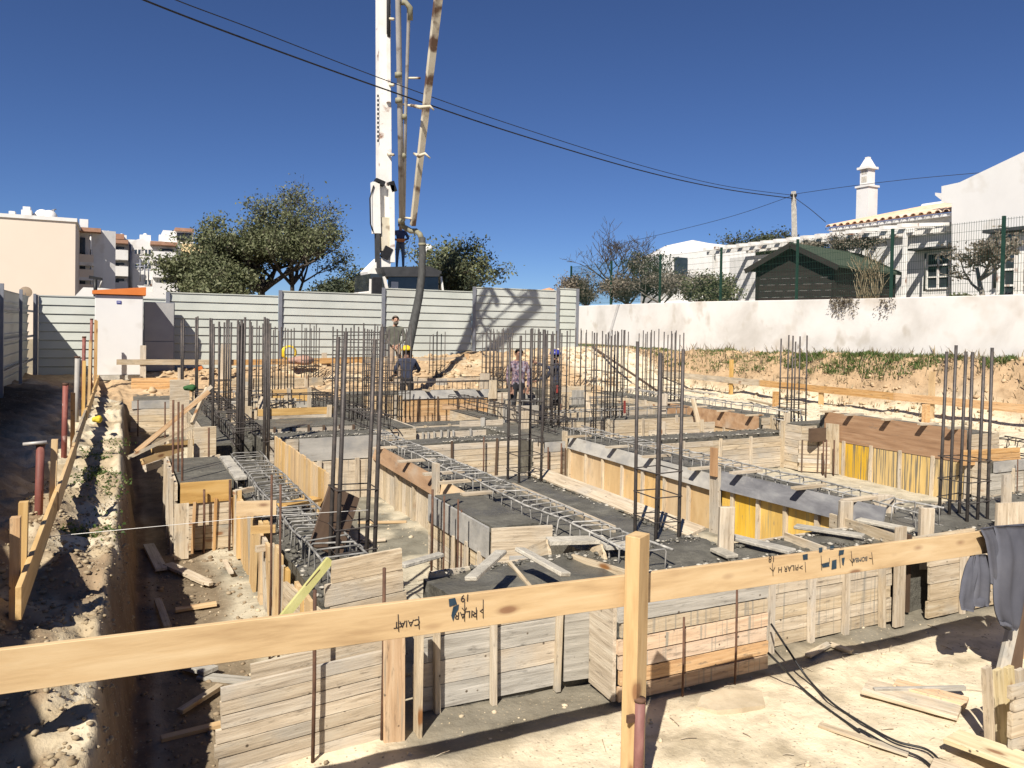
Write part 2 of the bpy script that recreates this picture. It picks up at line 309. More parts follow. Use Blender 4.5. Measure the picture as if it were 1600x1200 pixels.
# ---------------------------------------------------------------- ground
def edge_x(Y): return -0.09+.12*sm(4, 11, Y)+.16*fbm(Y*1.1, Y*0+3.3, 4, 5)
def height(X, Y):
    X = np.asarray(X, float); Y = np.asarray(Y, float)
    fl = -2.52+.22*sm(12, 17, Y)+.07*fbm(X*1.3, Y*1.3, 4, 1)+.05*fbm(X*5, Y*5, 3, 8)
    lump = .22*fbm(X*1.7, Y*1.7, 5, 2)+.10*fbm(X*7, Y*7, 4, 12)
    left = -1.42-.24*sm(-1.6, -.1, X)+lump*1.3+.10*np.abs(fbm(X*4.3, Y*3.7, 4, 17))+.07*fbm(X*14, Y*14, 4, 15)
    e = edge_x(Y); t = sm(0, .2, X-e)
    left = left*(1-t)+(-2.6)*t
    left = np.where(X > e+.3, -9, left)
    rz = np.interp(X, [-2, 0, 7, 14, 17], [-1.4, -1.4, -1.0, -.68, -.68])
    r1 = sm(17.9, 18.5, Y+.5*fbm(X*.9, Y*.9, 3, 4)); r2 = sm(18.6, 21.8, Y)
    rear = -2.3+(.62)*r1+(rz+1.68)*r2*r1+lump*.9*r1
    rear = np.where(Y < 17.3, -9, rear)
    q1 = sm(12.35, 12.75, X+.3*fbm(X*.8, Y*.8, 3, 6)); q2 = sm(15.3, 16.8, X+.7*fbm(Y*.7, X*.7+9, 3, 7))
    wz = np.interp(Y, [5, 9.6, 27], [-.45, -.5, -.8])
    right = -2.5+.72*q1+(wz+1.78)*q2*q1+lump*(.5+.5*q2)*q1+.12*q2*q1*fbm(X*3, Y*3, 4, 22)
    right = np.where(X < 12.2, -9, right)
    fr = -2.52+.87*(1-sm(.4, 1.9, Y)); fr = np.where(Y > 2.0, -9, fr)
    h = np.maximum.reduce([fl, left, rear, right, fr])
    h = np.where(X > 17.1, .15+.1*fbm(X, Y, 3, 3), h)
    h = np.where(Y > 22.6, np.where(X > 17.1, .15-1.1*sm(30, 50, Y), rz+.0), h)
    h = np.where(X < -2.05, -1.42+.05*fbm(X, Y, 3, 3), h)
    return h
def axis(parts):
    out = []
    for a, b, s in parts: out += list(np.arange(a, b, s))
    out.append(parts[-1][1]); return np.array(out)
gx = axis([(-900, -60, 60), (-60, -4, 4), (-4, -1.0, .1), (-1.0, -.3, .05), (-.3, .3, .025), (.3, 12.2, .075), (12.2, 17.3, .07), (17.3, 24, .6), (24, 100, 8), (100, 1200, 80)])
gy = axis([(-300, -20, 40), (-20, 2, .7), (2, 7, .055), (7, 14, .08), (14, 23, .09), (23, 40, 1.2), (40, 120, 10), (120, 1500, 80)])
GXm, GYm = np.meshgrid(gx, gy); GZ = height(GXm, GYm)
nx, ny = len(gx), len(gy)
verts = np.stack([GXm.ravel(), GYm.ravel(), GZ.ravel()], 1)
idx = np.arange(nx*ny).reshape(ny, nx)
faces = np.stack([idx[:-1, :-1].ravel(), idx[:-1, 1:].ravel(), idx[1:, 1:].ravel(), idx[1:, :-1].ravel()], 1)
gme = bpy.data.meshes.new('ground'); gme.vertices.add(len(verts)); gme.vertices.foreach_set('co', verts.ravel())
gme.loops.add(faces.size); gme.loops.foreach_set('vertex_index', faces.ravel())
gme.polygons.add(len(faces)); gme.polygons.foreach_set('loop_start', np.arange(0, faces.size, 4)); gme.polygons.foreach_set('loop_total', np.full(len(faces), 4))
gme.update(calc_edges=True)
# soil colours by area, with the hoarding's shade painted into the left bank
X, Y = GXm, GYm
def mixc(c, d, m): return c*(1-m[..., None])+np.array(d)*m[..., None]
c = np.ones(X.shape+(3,))*np.array((.62, .535, .395))
gravel = sm(4.9, 5.4, Y)*(1-sm(17, 18, Y))*sm(.1, .6, X)*(1-sm(12.2, 12.6, X))
c = mixc(c, (.44, .40, .31), gravel)
wet = gravel*sm(-.02, .08, fbm(X*1.1, Y*1.1, 4, 31))
c = mixc(c, (.15, .145, .12), wet*.85)
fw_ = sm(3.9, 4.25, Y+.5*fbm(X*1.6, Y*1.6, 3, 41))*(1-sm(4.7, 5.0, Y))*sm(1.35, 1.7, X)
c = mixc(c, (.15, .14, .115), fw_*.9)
dirt = sm(.06, .2, fbm(X*1.4+3, Y*1.9, 5, 131))*(1-sm(4.0, 4.6, Y)); c = mixc(c, (.30, .25, .17), dirt*.7)
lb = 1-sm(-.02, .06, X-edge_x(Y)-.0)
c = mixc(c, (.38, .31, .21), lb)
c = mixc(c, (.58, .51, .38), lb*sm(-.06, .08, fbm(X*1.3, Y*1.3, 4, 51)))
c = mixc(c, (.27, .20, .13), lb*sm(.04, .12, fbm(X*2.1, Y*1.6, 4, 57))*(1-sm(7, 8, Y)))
c = mixc(c, (.12, .09, .06), lb*(1-sm(-1.5, -.55, X)))  # soil painted darker beside the hoarding, where its shadow falls
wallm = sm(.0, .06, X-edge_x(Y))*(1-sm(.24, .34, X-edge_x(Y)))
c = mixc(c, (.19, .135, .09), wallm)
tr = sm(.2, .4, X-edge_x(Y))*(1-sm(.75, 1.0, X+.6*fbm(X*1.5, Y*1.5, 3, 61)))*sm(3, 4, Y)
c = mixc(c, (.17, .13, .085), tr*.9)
re = sm(17.6, 18.4, Y); c = mixc(c, (.43, .31, .19), re)
c = mixc(c, (.54, .44, .30), re*sm(.02, .12, fbm(X*1.2, Y*1.2, 4, 71)))
rg = sm(12.2, 12.6, X); c = mixc(c, (.60, .53, .40), rg)
rb = sm(15.4, 16.1, X+.5*fbm(Y*.8, X*.8, 3, 81)); c = mixc(c, (.38, .27, .165), rb)
out = (X < -2.0) | (Y > 22.7) | (X > 17.2); c[out] = (.28, .24, .17)
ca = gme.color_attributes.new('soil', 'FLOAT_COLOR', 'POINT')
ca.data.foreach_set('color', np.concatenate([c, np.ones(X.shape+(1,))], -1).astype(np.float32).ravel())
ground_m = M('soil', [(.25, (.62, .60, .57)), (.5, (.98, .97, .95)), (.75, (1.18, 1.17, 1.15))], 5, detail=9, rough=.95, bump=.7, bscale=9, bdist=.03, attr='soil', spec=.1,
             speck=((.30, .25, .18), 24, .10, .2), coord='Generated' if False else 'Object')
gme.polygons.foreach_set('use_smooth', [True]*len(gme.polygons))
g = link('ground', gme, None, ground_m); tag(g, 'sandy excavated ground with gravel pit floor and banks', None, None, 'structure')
def hz(x, y): return float(height(np.array([x]), np.array([y]))[0])

# loose stones and clods: many small uneven rocks, one object per area
def rock_data(r, seed):
    rr = random.Random(seed); bm = bmesh.new(); bmesh.ops.create_icosphere(bm, subdivisions=1, radius=r)
    sx, sy, sz = rr.uniform(.7, 1.4), rr.uniform(.7, 1.3), rr.uniform(.45, .9)
    V = [Vector((v.co.x*sx, v.co.y*sy, v.co.z*sz))*rr.uniform(.62, 1.25) for v in bm.verts]
    F = [tuple(v.index for v in f.verts) for f in bm.faces]; bm.free(); return V, F
ROCKS = [rock_data(1.0, s) for s in range(12)]
ROCKS = [(np.array([tuple(p) for p in V]), np.array(F)) for V, F in ROCKS]
def np_mesh(name, V, F, mat=None):
    """mesh from arrays; all faces have the same number of corners"""
    me = bpy.data.meshes.new(name); k = F.shape[1]
    me.vertices.add(len(V)); me.vertices.foreach_set('co', np.ascontiguousarray(V, dtype=np.float32).ravel())
    me.loops.add(F.size); me.loops.foreach_set('vertex_index', F.astype(np.int32).ravel())
    me.polygons.add(len(F)); me.polygons.foreach_set('loop_start', np.arange(0, F.size, k, dtype=np.int32)); me.polygons.foreach_set('loop_total', np.full(len(F), k, dtype=np.int32))
    me.update(calc_edges=True)
    if mat: me.materials.append(mat)
    return me
def scatter_rocks(name, n, fn, rmin, rmax, mat, label):
    P = np.array([fn() for i in range(n)]); Z = height(P[:, 0], P[:, 1]); VV = []; FF = []; k = 0
    for i in range(n):
        r = rmin+(rmax-rmin)*random.random()**4
        V, F = ROCKS[random.randrange(12)]; a = random.uniform(0, 6.28); ca_, sa = math.cos(a), math.sin(a)
        VV.append(V @ (np.array([[ca_, sa, 0], [-sa, ca_, 0], [0, 0, 1]])*r)+np.array([P[i, 0], P[i, 1], Z[i]+r*.15])); FF.append(F+k); k += len(V)
    me = np_mesh(name, np.concatenate(VV), np.concatenate(FF), mat); o = link(name, me)
    tag(o, label, None, None, 'stuff'); return o
rock_pale = M('pale_rubble', [(.3, (.38, .31, .21)), (.55, (.50, .42, .30)), (.8, (.60, .53, .41))], 3, detail=6, rough=.95, bump=.4, bscale=30)
rock_tan = M('tan_clods', [(.3, (.34, .24, .14)), (.55, (.46, .34, .21)), (.8, (.56, .44, .30))], 3, detail=6, rough=.95, bump=.4, bscale=30)
rock_soil2 = M('tan_bank_clods', [(.3, (.20, .15, .095)), (.55, (.33, .265, .175)), (.8, (.45, .38, .27))], 3, detail=6, rough=.95, bump=.4, bscale=30)
rock_soil = M('brown_clods', [(.3, (.14, .10, .065)), (.55, (.26, .20, .13)), (.8, (.42, .35, .25))], 3, detail=6, rough=.95, bump=.4, bscale=30)
U = random.uniform
scatter_rocks('gravel', 2600, lambda: (U(.5, 11), U(5, 16)), .008, .035, rock_pale, 'loose pale gravel on the pit floor')
scatter_rocks('clods', 4200, lambda: (U(-.75, .02)+.1*random.random(), U(2.6, 9)**1.0), .005, .022, rock_soil2, 'brown clods and stones along the left bank')
scatter_rocks('rubble', 1700, lambda: (U(.5, 14), U(18.3, 22.2)), .015, .11, rock_tan, 'tan rubble heaped below the metal hoarding')
scatter_rocks('bank_clods', 1800, lambda: (U(15.2, 16.9), U(5.5, 24)), .012, .07, rock_tan, 'tan clods on the bank under the white wall')
scatter_rocks('chalk_rubble', 900, lambda: (U(12.6, 15.2), U(5.5, 22)), .015, .10, rock_pale, 'whitish rubble on the right edge of the pit')
scatter_rocks('sand_crumbs', 500, lambda: (U(1.3, 7), U(2.4, 4.5)), .005, .02, rock_pale, 'small crumbs on the sand in front of the forms')
scatter_rocks('trench_spoil', 900, lambda: (U(.12, 1.1), U(3.2, 9)), .005, .03, rock_soil, 'brown spoil in the bottom of the left trench')
# ================================================================ hoarding (corrugated metal fence)
def corr_sheet(x0, x1, z0, z1, ribs=9):
    """pressed sheet: wide flats stepped by narrow grooves, local x along the sheet"""
    V = []; F = []; h = (z1-z0)/ribs; prof = []
    for k in range(ribs):
        b = z0+k*h; prof += [(b, .0), (b+h*.04, -.045), (b+h*.90, -.018), (b+h*.91, .0)]
    prof.append((z1, .0))
    for (z, d) in prof: V += [(x0, d, z), (x1, d, z)]
    for i in range(len(prof)-1): F.append((2*i, 2*i+1, 2*i+3, 2*i+2))
    return V, F
fence = thing('hoarding', 'pale grey corrugated metal hoarding across the back of the site', 'fence', (-1.9, 22.5, -1.4))
FX = [-1.85, 1.15, 4.07, 7.1, 10.1, 13.2, 13.98]
FT = [(0.57, -1.42), (0.75, -1.27), (0.90, -1.12), (1.09, -1.00), (1.24, -.95), (1.32, -.72)]
for i in range(6):
    a, b = FX[i], FX[i+1]; t, bt = FT[i]
    V, F = corr_sheet(a+.05, b-.05, bt, t)
    link('sheet', mesh_from('sheet', [(x+1.9, y, z+1.4) for x, y, z in V], F, sheet), fence)
    plank(fence, (a+.05, 22.485, t+.012), (b-.05, 22.485, t+.012), .03, .05, sheet, name='top_rail')
for i, x in enumerate(FX):
    t = max(FT[max(i-1, 0)][0], FT[min(i, 5)][0])+.03
    plank(fence, (x, 22.44, -1.6), (x, 22.44, t), .09, .07, post_m, up=(1, 0, 0), name='post')
fence2 = thing('hoarding', 'shaded corrugated metal hoarding running along the left bank', 'fence', (-1.98, 22.4, -1.4))
k = 0; y = 22.35
while y > -2.5:
    htop = .55 if y > 15 else (.70 if y < 6 else .32)  # unseen near panels: tops shaped to sun the bank and shade the corner
    V, F = corr_sheet(0, 3.02, -1.62, htop, 10)
    o = link('sheet', mesh_from('sheet', V, F, sheet), fence2); o.location = (0, y-22.4, 1.4); o.rotation_euler = (0, 0, -math.pi/2)
    o.location.z = 1.4
    for zz in (-1.0, -.42, .18): plank(fence2, (-1.90, y-.05, zz), (-1.90, y-2.95, zz), .05, .03, post_m, name='rail')
    plank(fence2, (-1.87, y+.03, -1.6), (-1.87, y+.03, htop+.07), .07, .06, post_m, up=(0, 1, 0), name='post')
    y -= 3.0
# thin roots: satellite dish behind the left hoarding corner
d = thing('satellite_dish', 'small round brown dish above the hoarding corner on the left', 'dish', (-2.935, 31.849, 0.624))
V = []; F = []
for i in range(5):
    r = .20*i/4
    for j in range(16): an = j*math.pi/8; V.append((r*math.cos(an), .5*r*r, r*math.sin(an)))
for i in range(4):
    for j in range(16): F.append((i*16+j, i*16+(j+1) % 16, (i+1)*16+(j+1) % 16, (i+1)*16+j))
o = link('reflector', mesh_from('reflector', V, F, M('dish_brown', [(.3, (.22, .16, .11)), (.7, (.32, .25, .18))], 3, rough=.6, bump=0), True), d); o.location = (0, 0, .30)
o = tube('stem', [(0, .05, -.6), (0, .05, .28)], .02, post_m, None); o.parent = d; o.location = (0, .05, -.6)
o = tube('feed_arm', [(0, .0, .12), (0, -.14, .28)], .01, post_m, None); o.parent = d; o.location = (0, 0, .12)

# ================================================================ white garden wall with green mesh fence
wall_y = np.arange(4.0, 29.01, 1.0)
V = []; F = []
top = np.interp(wall_y, [4, 9.6, 14, 20, 27, 29], [.86, .88, .89, .95, .925, .92]); 
for i, yy in enumerate(wall_y):
    for (x, z) in ((17.0, -1.6), (17.0, top[i]-.015), (17.02, top[i]), (17.19, top[i]), (17.2, -1.6)): V.append((x, yy, z))
n = len(wall_y)
for i in range(n-1):
    for k in range(4): F.append((i*5+k, (i+1)*5+k, (i+1)*5+k+1, i*5+k+1))
F.append((0, 1, 2, 3, 4)); F.append(tuple((n-1)*5+k for k in (4, 3, 2, 1, 0)))
wl = link('garden_wall', mesh_from('garden_wall', V, F, white_plaster)); tag(wl, 'long stained white plaster wall on the right above the earth bank', 'wall')
mf = thing('mesh_fence', 'dark green welded mesh fence standing on the white wall', 'fence', (17.1, 16, .9))
fy = [6.2, 8.6, 10.05, 12.75, 15.75, 18.85, 21.95, 25.0, 28.0]
for yy in fy:
    zt = float(np.interp(yy, wall_y, top)); plank(mf, (17.1, yy, zt), (17.1, yy, zt+1.72), .06, .06, green_pnt, up=(0, 1, 0), name='post')
for i in range(len(fy)-1):
    mb = MB(); a, b = fy[i]+.04, fy[i+1]-.04; zt = float(np.interp((a+b)/2, wall_y, top))+.06
    m = int((b-a)/.055)
    for q in range(m+1):
        yy = a+(b-a)*q/m; mb.box((17.1-.0025, yy-.0025, zt), (17.1+.0025, yy+.0025, zt+1.62))
    for q in range(9):
        zz = zt+.03+q*.195; mb.box((17.1-.004, a, zz-.003), (17.1+.004, b, zz+.003))
    mb.obj('mesh_panel', green_pnt, mf)['kind'] = 'stuff'

# ================================================================ electrical box and cabinet by the hoarding
eb = thing('electrical_box', 'tall white electrical hut with an orange pitched cap', 'utility box', (-.1, 21.3, -1.4))
EX0, EX1 = -.52, .52
block(eb, (EX0, 20.9, -1.33), (EX1, 21.7, .60), white_wall, 'body', .01)
V = [(EX0-.06, 20.83, .62), (EX1+.06, 20.83, .62), (EX1+.06, 21.77, .62), (EX0-.06, 21.77, .62), (EX0-.06, 20.83, .70), (EX1+.06, 20.83, .82), (EX1+.06, 21.77, .82), (EX0-.06, 21.77, .70)]
F = [(0, 3, 2, 1), (4, 5, 6, 7), (0, 1, 5, 4), (1, 2, 6, 5), (2, 3, 7, 6), (3, 0, 4, 7)]
link('cap', mesh_from('cap', [(x+.1, y_-21.3, z+1.4) for x, y_, z in V], F, orange_paint), eb)
blue_sign = M('blue_plate', [(.3, (.02, .03, .22)), (.7, (.03, .045, .28))], 3, rough=.4, bump=0)
block(eb, (-.06, 20.885, .40), (.04, 20.897, .47), blue_sign, 'plate')
block(eb, (-.045, 20.882, .43), (.025, 20.884, .445), white_wall, 'plate_text')
block(eb, (EX0-.03, 20.86, -1.45), (EX1+.03, 21.73, -1.335), conc_dry, 'plinth')
cb = thing('steel_cabinet', 'grey steel cabinet beside the white electrical hut', 'utility cabinet', (.9, 22, -1.4))
block(cb, (.56, 21.75, -1.30), (1.28, 22.25, .48), post_m, 'carcass', .006)
cabm = M('grey_cabinet_paint', [(.3, (.30, .30, .30)), (.7, (.36, .36, .355))], 2, rough=.5, bump=.02)
block(cb, (.58, 21.73, -.52), (1.26, 21.747, .46), cabm, 'door'); block(cb, (.58, 21.73, -1.28), (1.26, 21.747, -.54), cabm, 'door')

# ================================================================ batter boards (profile boards round the dig)
def lettering(parent, text, loc, size, mat, rot=0.0, flip=True):
    """handwritten mark lying on the -Y face of the front board"""
    cu = bpy.data.curves.new('mark', 'FONT'); cu.body = text; cu.size = size; cu.align_x = 'CENTER'; cu.align_y = 'CENTER'; cu.extrude = .0004
    t = bpy.data.objects.new('t', cu); COL.objects.link(t); dg = bpy.context.evaluated_depsgraph_get()
    me = bpy.data.meshes.new_from_object(t.evaluated_get(dg)); bpy.data.objects.remove(t)
    me.materials.clear(); o = link('lettering', me, parent, mat)
    q = Matrix.Rotation(math.pi/2, 4, 'X')
    o.matrix_local = Matrix.Translation(Vector(loc)-base_of(parent)) @ Matrix.Rotation(rot, 4, 'Y') @ q @ (Matrix.Rotation(math.pi, 4, 'Z') if flip else Matrix.Identity(4))
    return o
ink = M('marker_ink', [(.3, (.02, .015, .015)), (.7, (.04, .03, .03))], 30, rough=.6, bump=0)
ink_blue = M('blue_black_ink', [(.3, (.012, .03, .05)), (.7, (.03, .06, .09))], 30, rough=.6, bump=0)
fb = thing('batter_board', 'long fresh pine profile board across the foreground nailed to a tall post', 'profile board', (2.526, 3.382, -2.500))
pa, pb, pc, pd = (-0.563, 3.400, -1.314), (2.453, 3.400, -1.418), (2.491, 3.400, -1.418), (5.696, 3.400, -1.515)
plank(fb, pa, pb, .168, .027, W['fresh'], ch=.002); plank(fb, pc, pd, .166, .027, W['fresh'], ch=.002)
plank(fb, (3.445, 3.440, -1.503)[:2]+(-1.45,), (2.521, 3.440, -1.435)[:2]+(-1.45,), .13, .025, W['fresh'], name='splice_board')
# square post, turned a little so that two faces show
pp = Vector((2.482, 3.335, -1.400)); prz = R(28)
post_me = box_mesh(1.47, .125, .085, W['fresh'], .003)
po = link('post', post_me, fb); pu = Vector((math.cos(prz), math.sin(prz), 0))
px_, py_ = pu, Vector((0, 0, 1)).cross(pu)
cpos = Vector((pp.x, pp.y, -1.10-.735+.0))-base_of(fb)
lean = Vector((.004, 0, 1)).normalized()
po.matrix_local = Matrix(((lean.x, px_.x, py_.x, cpos.x), (lean.y, px_.y, py_.y, cpos.y), (lean.z, px_.z, py_.z, cpos.z), (0, 0, 0, 1)))
def on_board(px, py): return Vector(GY(px, py, 3.384))
ang = math.atan2(pd[2]-pa[2], pd[0]-pa[0])*-1
for (t, px, py, s, m) in [('CAIAT', 636, 974, .045, ink), ('19', 727, 934, .05, ink), ('PILAR', 728, 960, .05, ink), ('18', 1206, 873, .055, ink), ('PILAR H', 1232, 888, .05, ink), ('15', 1316, 852, .04, ink), ('BOMBA', 1344, 874, .042, ink_blue)]:
    lettering(fb, t, on_board(px, py), s, m, ang)
def stroke(pts, r=.0022, m=ink): tube('ink_line', [on_board(*p) for p in pts], r, m, fb, 4)
for p in ([(622, 960), (623, 987)], [(654, 963), (655, 983)], [(726, 940), (726, 971)], [(722, 950), (726, 955), (729, 949)], [(744, 949), (745, 968)], [(755, 937), (755, 966)], [(755, 951), (750, 955), (755, 958)], [(738, 961), (743, 958), (738, 955)],
          [(624, 974), (628, 977), (624, 980)], [(1207, 880), (1208, 900)], [(1203, 887), (1208, 893), (1211, 886)], [(1258, 878), (1259, 894)], [(1254, 884), (1249, 887), (1254, 889)], [(1283, 868), (1284, 891)], [(1283, 882), (1296, 880), (1296, 872)],
          [(1312, 868), (1313, 887)], [(1330, 861), (1332, 884)], [(1328, 874), (1332, 880), (1334, 873)], [(1362, 863), (1364, 882)], [(1362, 873), (1358, 872)]): stroke(p)
def blot(pts, m=ink_blue):
    V = [on_board(*p)-base_of(fb)+Vector((0, -.0008, 0)) for p in pts]; link('ink_patch', mesh_from('ink_patch', V, [tuple(range(len(V)))[::-1]], m), fb)
blot([(701, 936), (711, 934), (714, 944), (702, 948)]); blot([(708, 948), (717, 944), (716, 952), (711, 960), (708, 971), (705, 962)])
blot([(1254, 867), (1262, 865), (1262, 874), (1255, 875)]); blot([(1279, 856), (1285, 855), (1285, 862), (1280, 864)]); blot([(1297, 853), (1303, 852), (1303, 857), (1297, 858)])
blot([(1284, 881), (1295, 878), (1296, 885), (1285, 887)]); blot([(1300, 876), (1307, 874), (1307, 888), (1299, 890)]); blot([(1311, 860), (1319, 859), (1318, 866), (1310, 868)]); blot([(1315, 872), (1320, 871), (1318, 884), (1316, 882)])
# red steel tube standing against the post
rtb = thing('steel_prop', 'chipped red steel tube upright against the tall pine post', 'prop tube', (2.530, 3.335, -2.500))
xx, yy, zz = (2.468, 3.270, -1.958)
tube('tube', [(xx, yy, -2.56), (xx+.004, yy, zz)], .029, red_tube, rtb, 14)
tube('rim', [(xx+.004, yy, zz-.012), (xx+.004, yy, zz+.003)], .0325, rust, rtb, 14)
block(rtb, (xx-.075, yy-.005, zz-.115), (xx-.03, yy+.01, zz-.075), rust, 'wedge')
# left profile board with its stakes and tubes
lbb = thing('batter_board', 'profile board running away along the left bank, nailed to stakes', 'profile board', (-.42, 12, -1.6))
ys = [4.55, 7.0, 9.6, 12.9, 16.4, 21.3]; zs = [-1.40, -1.41, -1.40, -1.39, -1.40, -1.40]
for i in range(5):
    plank(lbb, (-.43+.01*(i % 2), ys[i]-.12, zs[i]), (-.43+.01*(i % 2), ys[i+1]+.1, zs[i+1]-.01), .165, .027, W['fresh'] if i != 2 else W['old'], ch=.002)
stake = [(5.0, -.16), (7.2, -.62), (7.9, .02), (11.6, .1), (13.8, .2), (16.3, .3), (19.8, .5), (20.6, .45)]
for i, (yy, dz) in enumerate([(4.72, -1.04), (5.0, -1.02), (7.15, -.97), (10.3, -.86), (13.2, -.62), (15.6, -.36), (19.6, .0), (20.3, -.02)]):
    plank(lbb, (-.475, yy, -1.75), (-.475+.01*(i % 3), yy+.02, dz), .07, .045, W['fresh'] if i % 3 else W['orange'], up=(0, 1, 0), name='stake')
for (yy, zt, r, m, lab) in [(4.55, -1.0, .045, grey_tube, 'grey steel tube at the near end of the left board'), (7.05, -.98, .030, red_tube, 'tall red prop tube nearest on the left bank'),
                            (10.2, -.74, .030, red_tube, 'leaning red prop tube second from the front on the left bank'), (13.0, -.55, .034, grey_tube, 'slim grey prop tube on the left bank between red ones'),
                            (15.4, -.30, .029, red_tube, 'dark red prop tube far along the left bank'), (19.4, .02, .029, red_tube, 'farthest and tallest red prop tube by the electrical hut')]:
    t = thing('steel_prop', lab, 'prop tube', (-.56, yy, -1.7))
    lx = .06 if '4.55' == str(yy) else -.0
    tube('tube', [(-.56-lx, yy, -1.85), (-.545-lx, yy+.02, zt)], r, m, t, 12)
    tube('collar', [(-.545-lx, yy+.02, zt-.02), (-.545-lx, yy+.02, zt+.006)], r*1.16, rust, t, 12)
    if yy < 7.1 and yy > 7: tube('pin', [(-.66, yy-.01, zt+.0), (-.5, yy-.02, zt+.01)], .014, grey_pipe, t, 8)
# profile board along the right bank
rb = thing('batter_board', 'long profile board on short stakes along the right earth bank', 'profile board', (15.2, 14, -1.6))
for (y0, y1) in [(3.0, 7.2), (7.15, 11.2), (11.15, 15.2), (15.15, 19.3), (19.25, 21.4)]:
    plank(rb, (15.2, y0, -1.38-.01*U(-1, 1)), (15.2, y1, -1.385-.01*U(-1, 1)), .165, .03, W['old'] if y0 > 15 else W['orange'])
for yy, zt in [(10.35, -.78), (16.3, -.80), (20.8, -.95), (6.2, -.9), (13.2, -1.33)]:
    plank(rb, (15.245, yy, -1.9), (15.245, yy, zt), .12, .05, W['fresh'], up=(0, 1, 0), name='stake')
stk = thing('timber_block', 'short square timber standing in front of the right profile board', 'timber', (14.6, 10.0, -1.75)); block(stk, (14.53, 9.95, -1.9), (14.63, 10.07, -1.42), W['orange'], 'stub', .004)
stk = thing('timber_block', 'small upright timber stub behind the far brown wall form', 'timber', (13.5, 12.9, -1.75)); block(stk, (13.42, 12.9, -1.9), (13.54, 13.0, -1.38), W['orange'], 'stub', .004)
# profile board at the back
bb = thing('batter_board', 'pale profile board across the back left in front of the electrical hut', 'profile board', (.9, 20.6, -1.5))
plank(bb, (-.05, 20.6, -1.0), (2.6, 20.6, -1.02), .13, .027, W['pale'])
plank(bb, (.52, 20.64, -1.9), (.52, 20.64, -.60), .13, .05, W['pale'], up=(1, 0, 0), name='stake'); plank(bb, (1.35, 20.64, -1.9), (1.35, 20.64, -1.15), .11, .05, W['pale'], up=(1, 0, 0), name='stake')
bb2 = thing('batter_board', 'weathered profile board along the foot of the hoarding', 'profile board', (6, 21.2, -1.4))
for (a, b, m) in [(2.6, 6.2, 'orange'), (6.15, 9.3, 'old'), (9.3, 12.6, 'old')]: plank(bb2, (a, 21.2, -1.06), (b, 21.2, -1.0), .15, .03, W[m])
for xx, zt, m in [(3.5, -.5, 'fresh'), (5.05, -.80, 'pale'), (8.6, -1.05, 'old'), (9.35, -.82, 'orange'), (11.1, -.78, 'orange'), (12.3, -.7, 'pale')]:
    plank(bb2, (xx, 21.24, -1.9), (xx, 21.24, zt), .14, .04, W[m], up=(1, 0, 0), name='stake')

# ================================================================ formwork builders
def form(label, P, Q, zb, zt, n, m, t=.028, bats=(), bm='old', side=1, group=None, bw=.08, bt=.03, bover=.05, skew=0.0, name='formwork_panel', zt2=None, gap=.006, joints=()):
    """boarded form from P to Q (xy), n boards high; battens at fractions on the side 'side' (1: right hand of PQ)"""
    P, Q = Vector((*P, 0)), Vector((*Q, 0)); d = (Q-P).normalized(); nrm = Vector((d.y, -d.x, 0))*side
    t0 = thing(name, label, 'formwork', ((P+Q)/2+Vector((0, 0, zb)))[:], group)
    h = (zt-zb)/n
    for i in range(n):
        z = zb+h*(i+.5); e0 = U(-.02, .02); e1 = U(-.02, .02); off = nrm*U(-.004, .004)
        cuts = [0.0]+[q+U(-.05, .05) for q in joints]+[1.0]
        for c0, c1 in zip(cuts[:-1], cuts[1:]):
            a = P.lerp(Q, c0); b = P.lerp(Q, c1)
            if c0 == 0: a = a-d*e0
            if c1 == 1: b = b+d*e1
            plank(t0, a+Vector((0, 0, z+skew*c0+U(-.002, .002)))+off, b+Vector((0, 0, z+skew*c1+U(-.002, .002)))+off, h-gap, t, W[m] if isinstance(m, str) else W[m[i % len(m)]])
    for q in bats:
        p = P.lerp(Q, q)+nrm*(t/2+bt/2+.004)
        plank(t0, p+Vector((U(-.01, .01), U(-.01, .01), zb-.03)), p+Vector((U(-.02, .02)*d.x, U(-.02, .02)*d.y, zt+bover*U(.2, 1.2))), bw, bt, W[bm], up=d, name='batten')
    return t0
def clamp_sticks(t0, P, Q, z, fr, ln=.22, m='pale', side=1):
    """short spacer boards nailed flat across the top of a form; they throw the slanted shadows"""
    P, Q = Vector((*P, 0)), Vector((*Q, 0)); d = (Q-P).normalized(); nrm = Vector((d.y, -d.x, 0))*side
    for q in fr:
        p = P.lerp(Q, q)+Vector((0, 0, z)); plank(t0, p+nrm*.16, p-nrm*ln, .085, .026, W[m], up=d, name='spacer')
def pin(label, p, zt, zb=-2.6, r=.011, lean=(0, 0), mat=None, group='steel pins driven in along the forms'):
    o = tube('steel_pin', [(p[0], p[1], zb), (p[0]+lean[0]*.5+.004, p[1]+lean[1]*.5, (zb+zt)/2), (p[0]+lean[0], p[1]+lean[1], zt)], r, mat or rust, None, 7)
    return tag(o, label, 'steel pin', group)
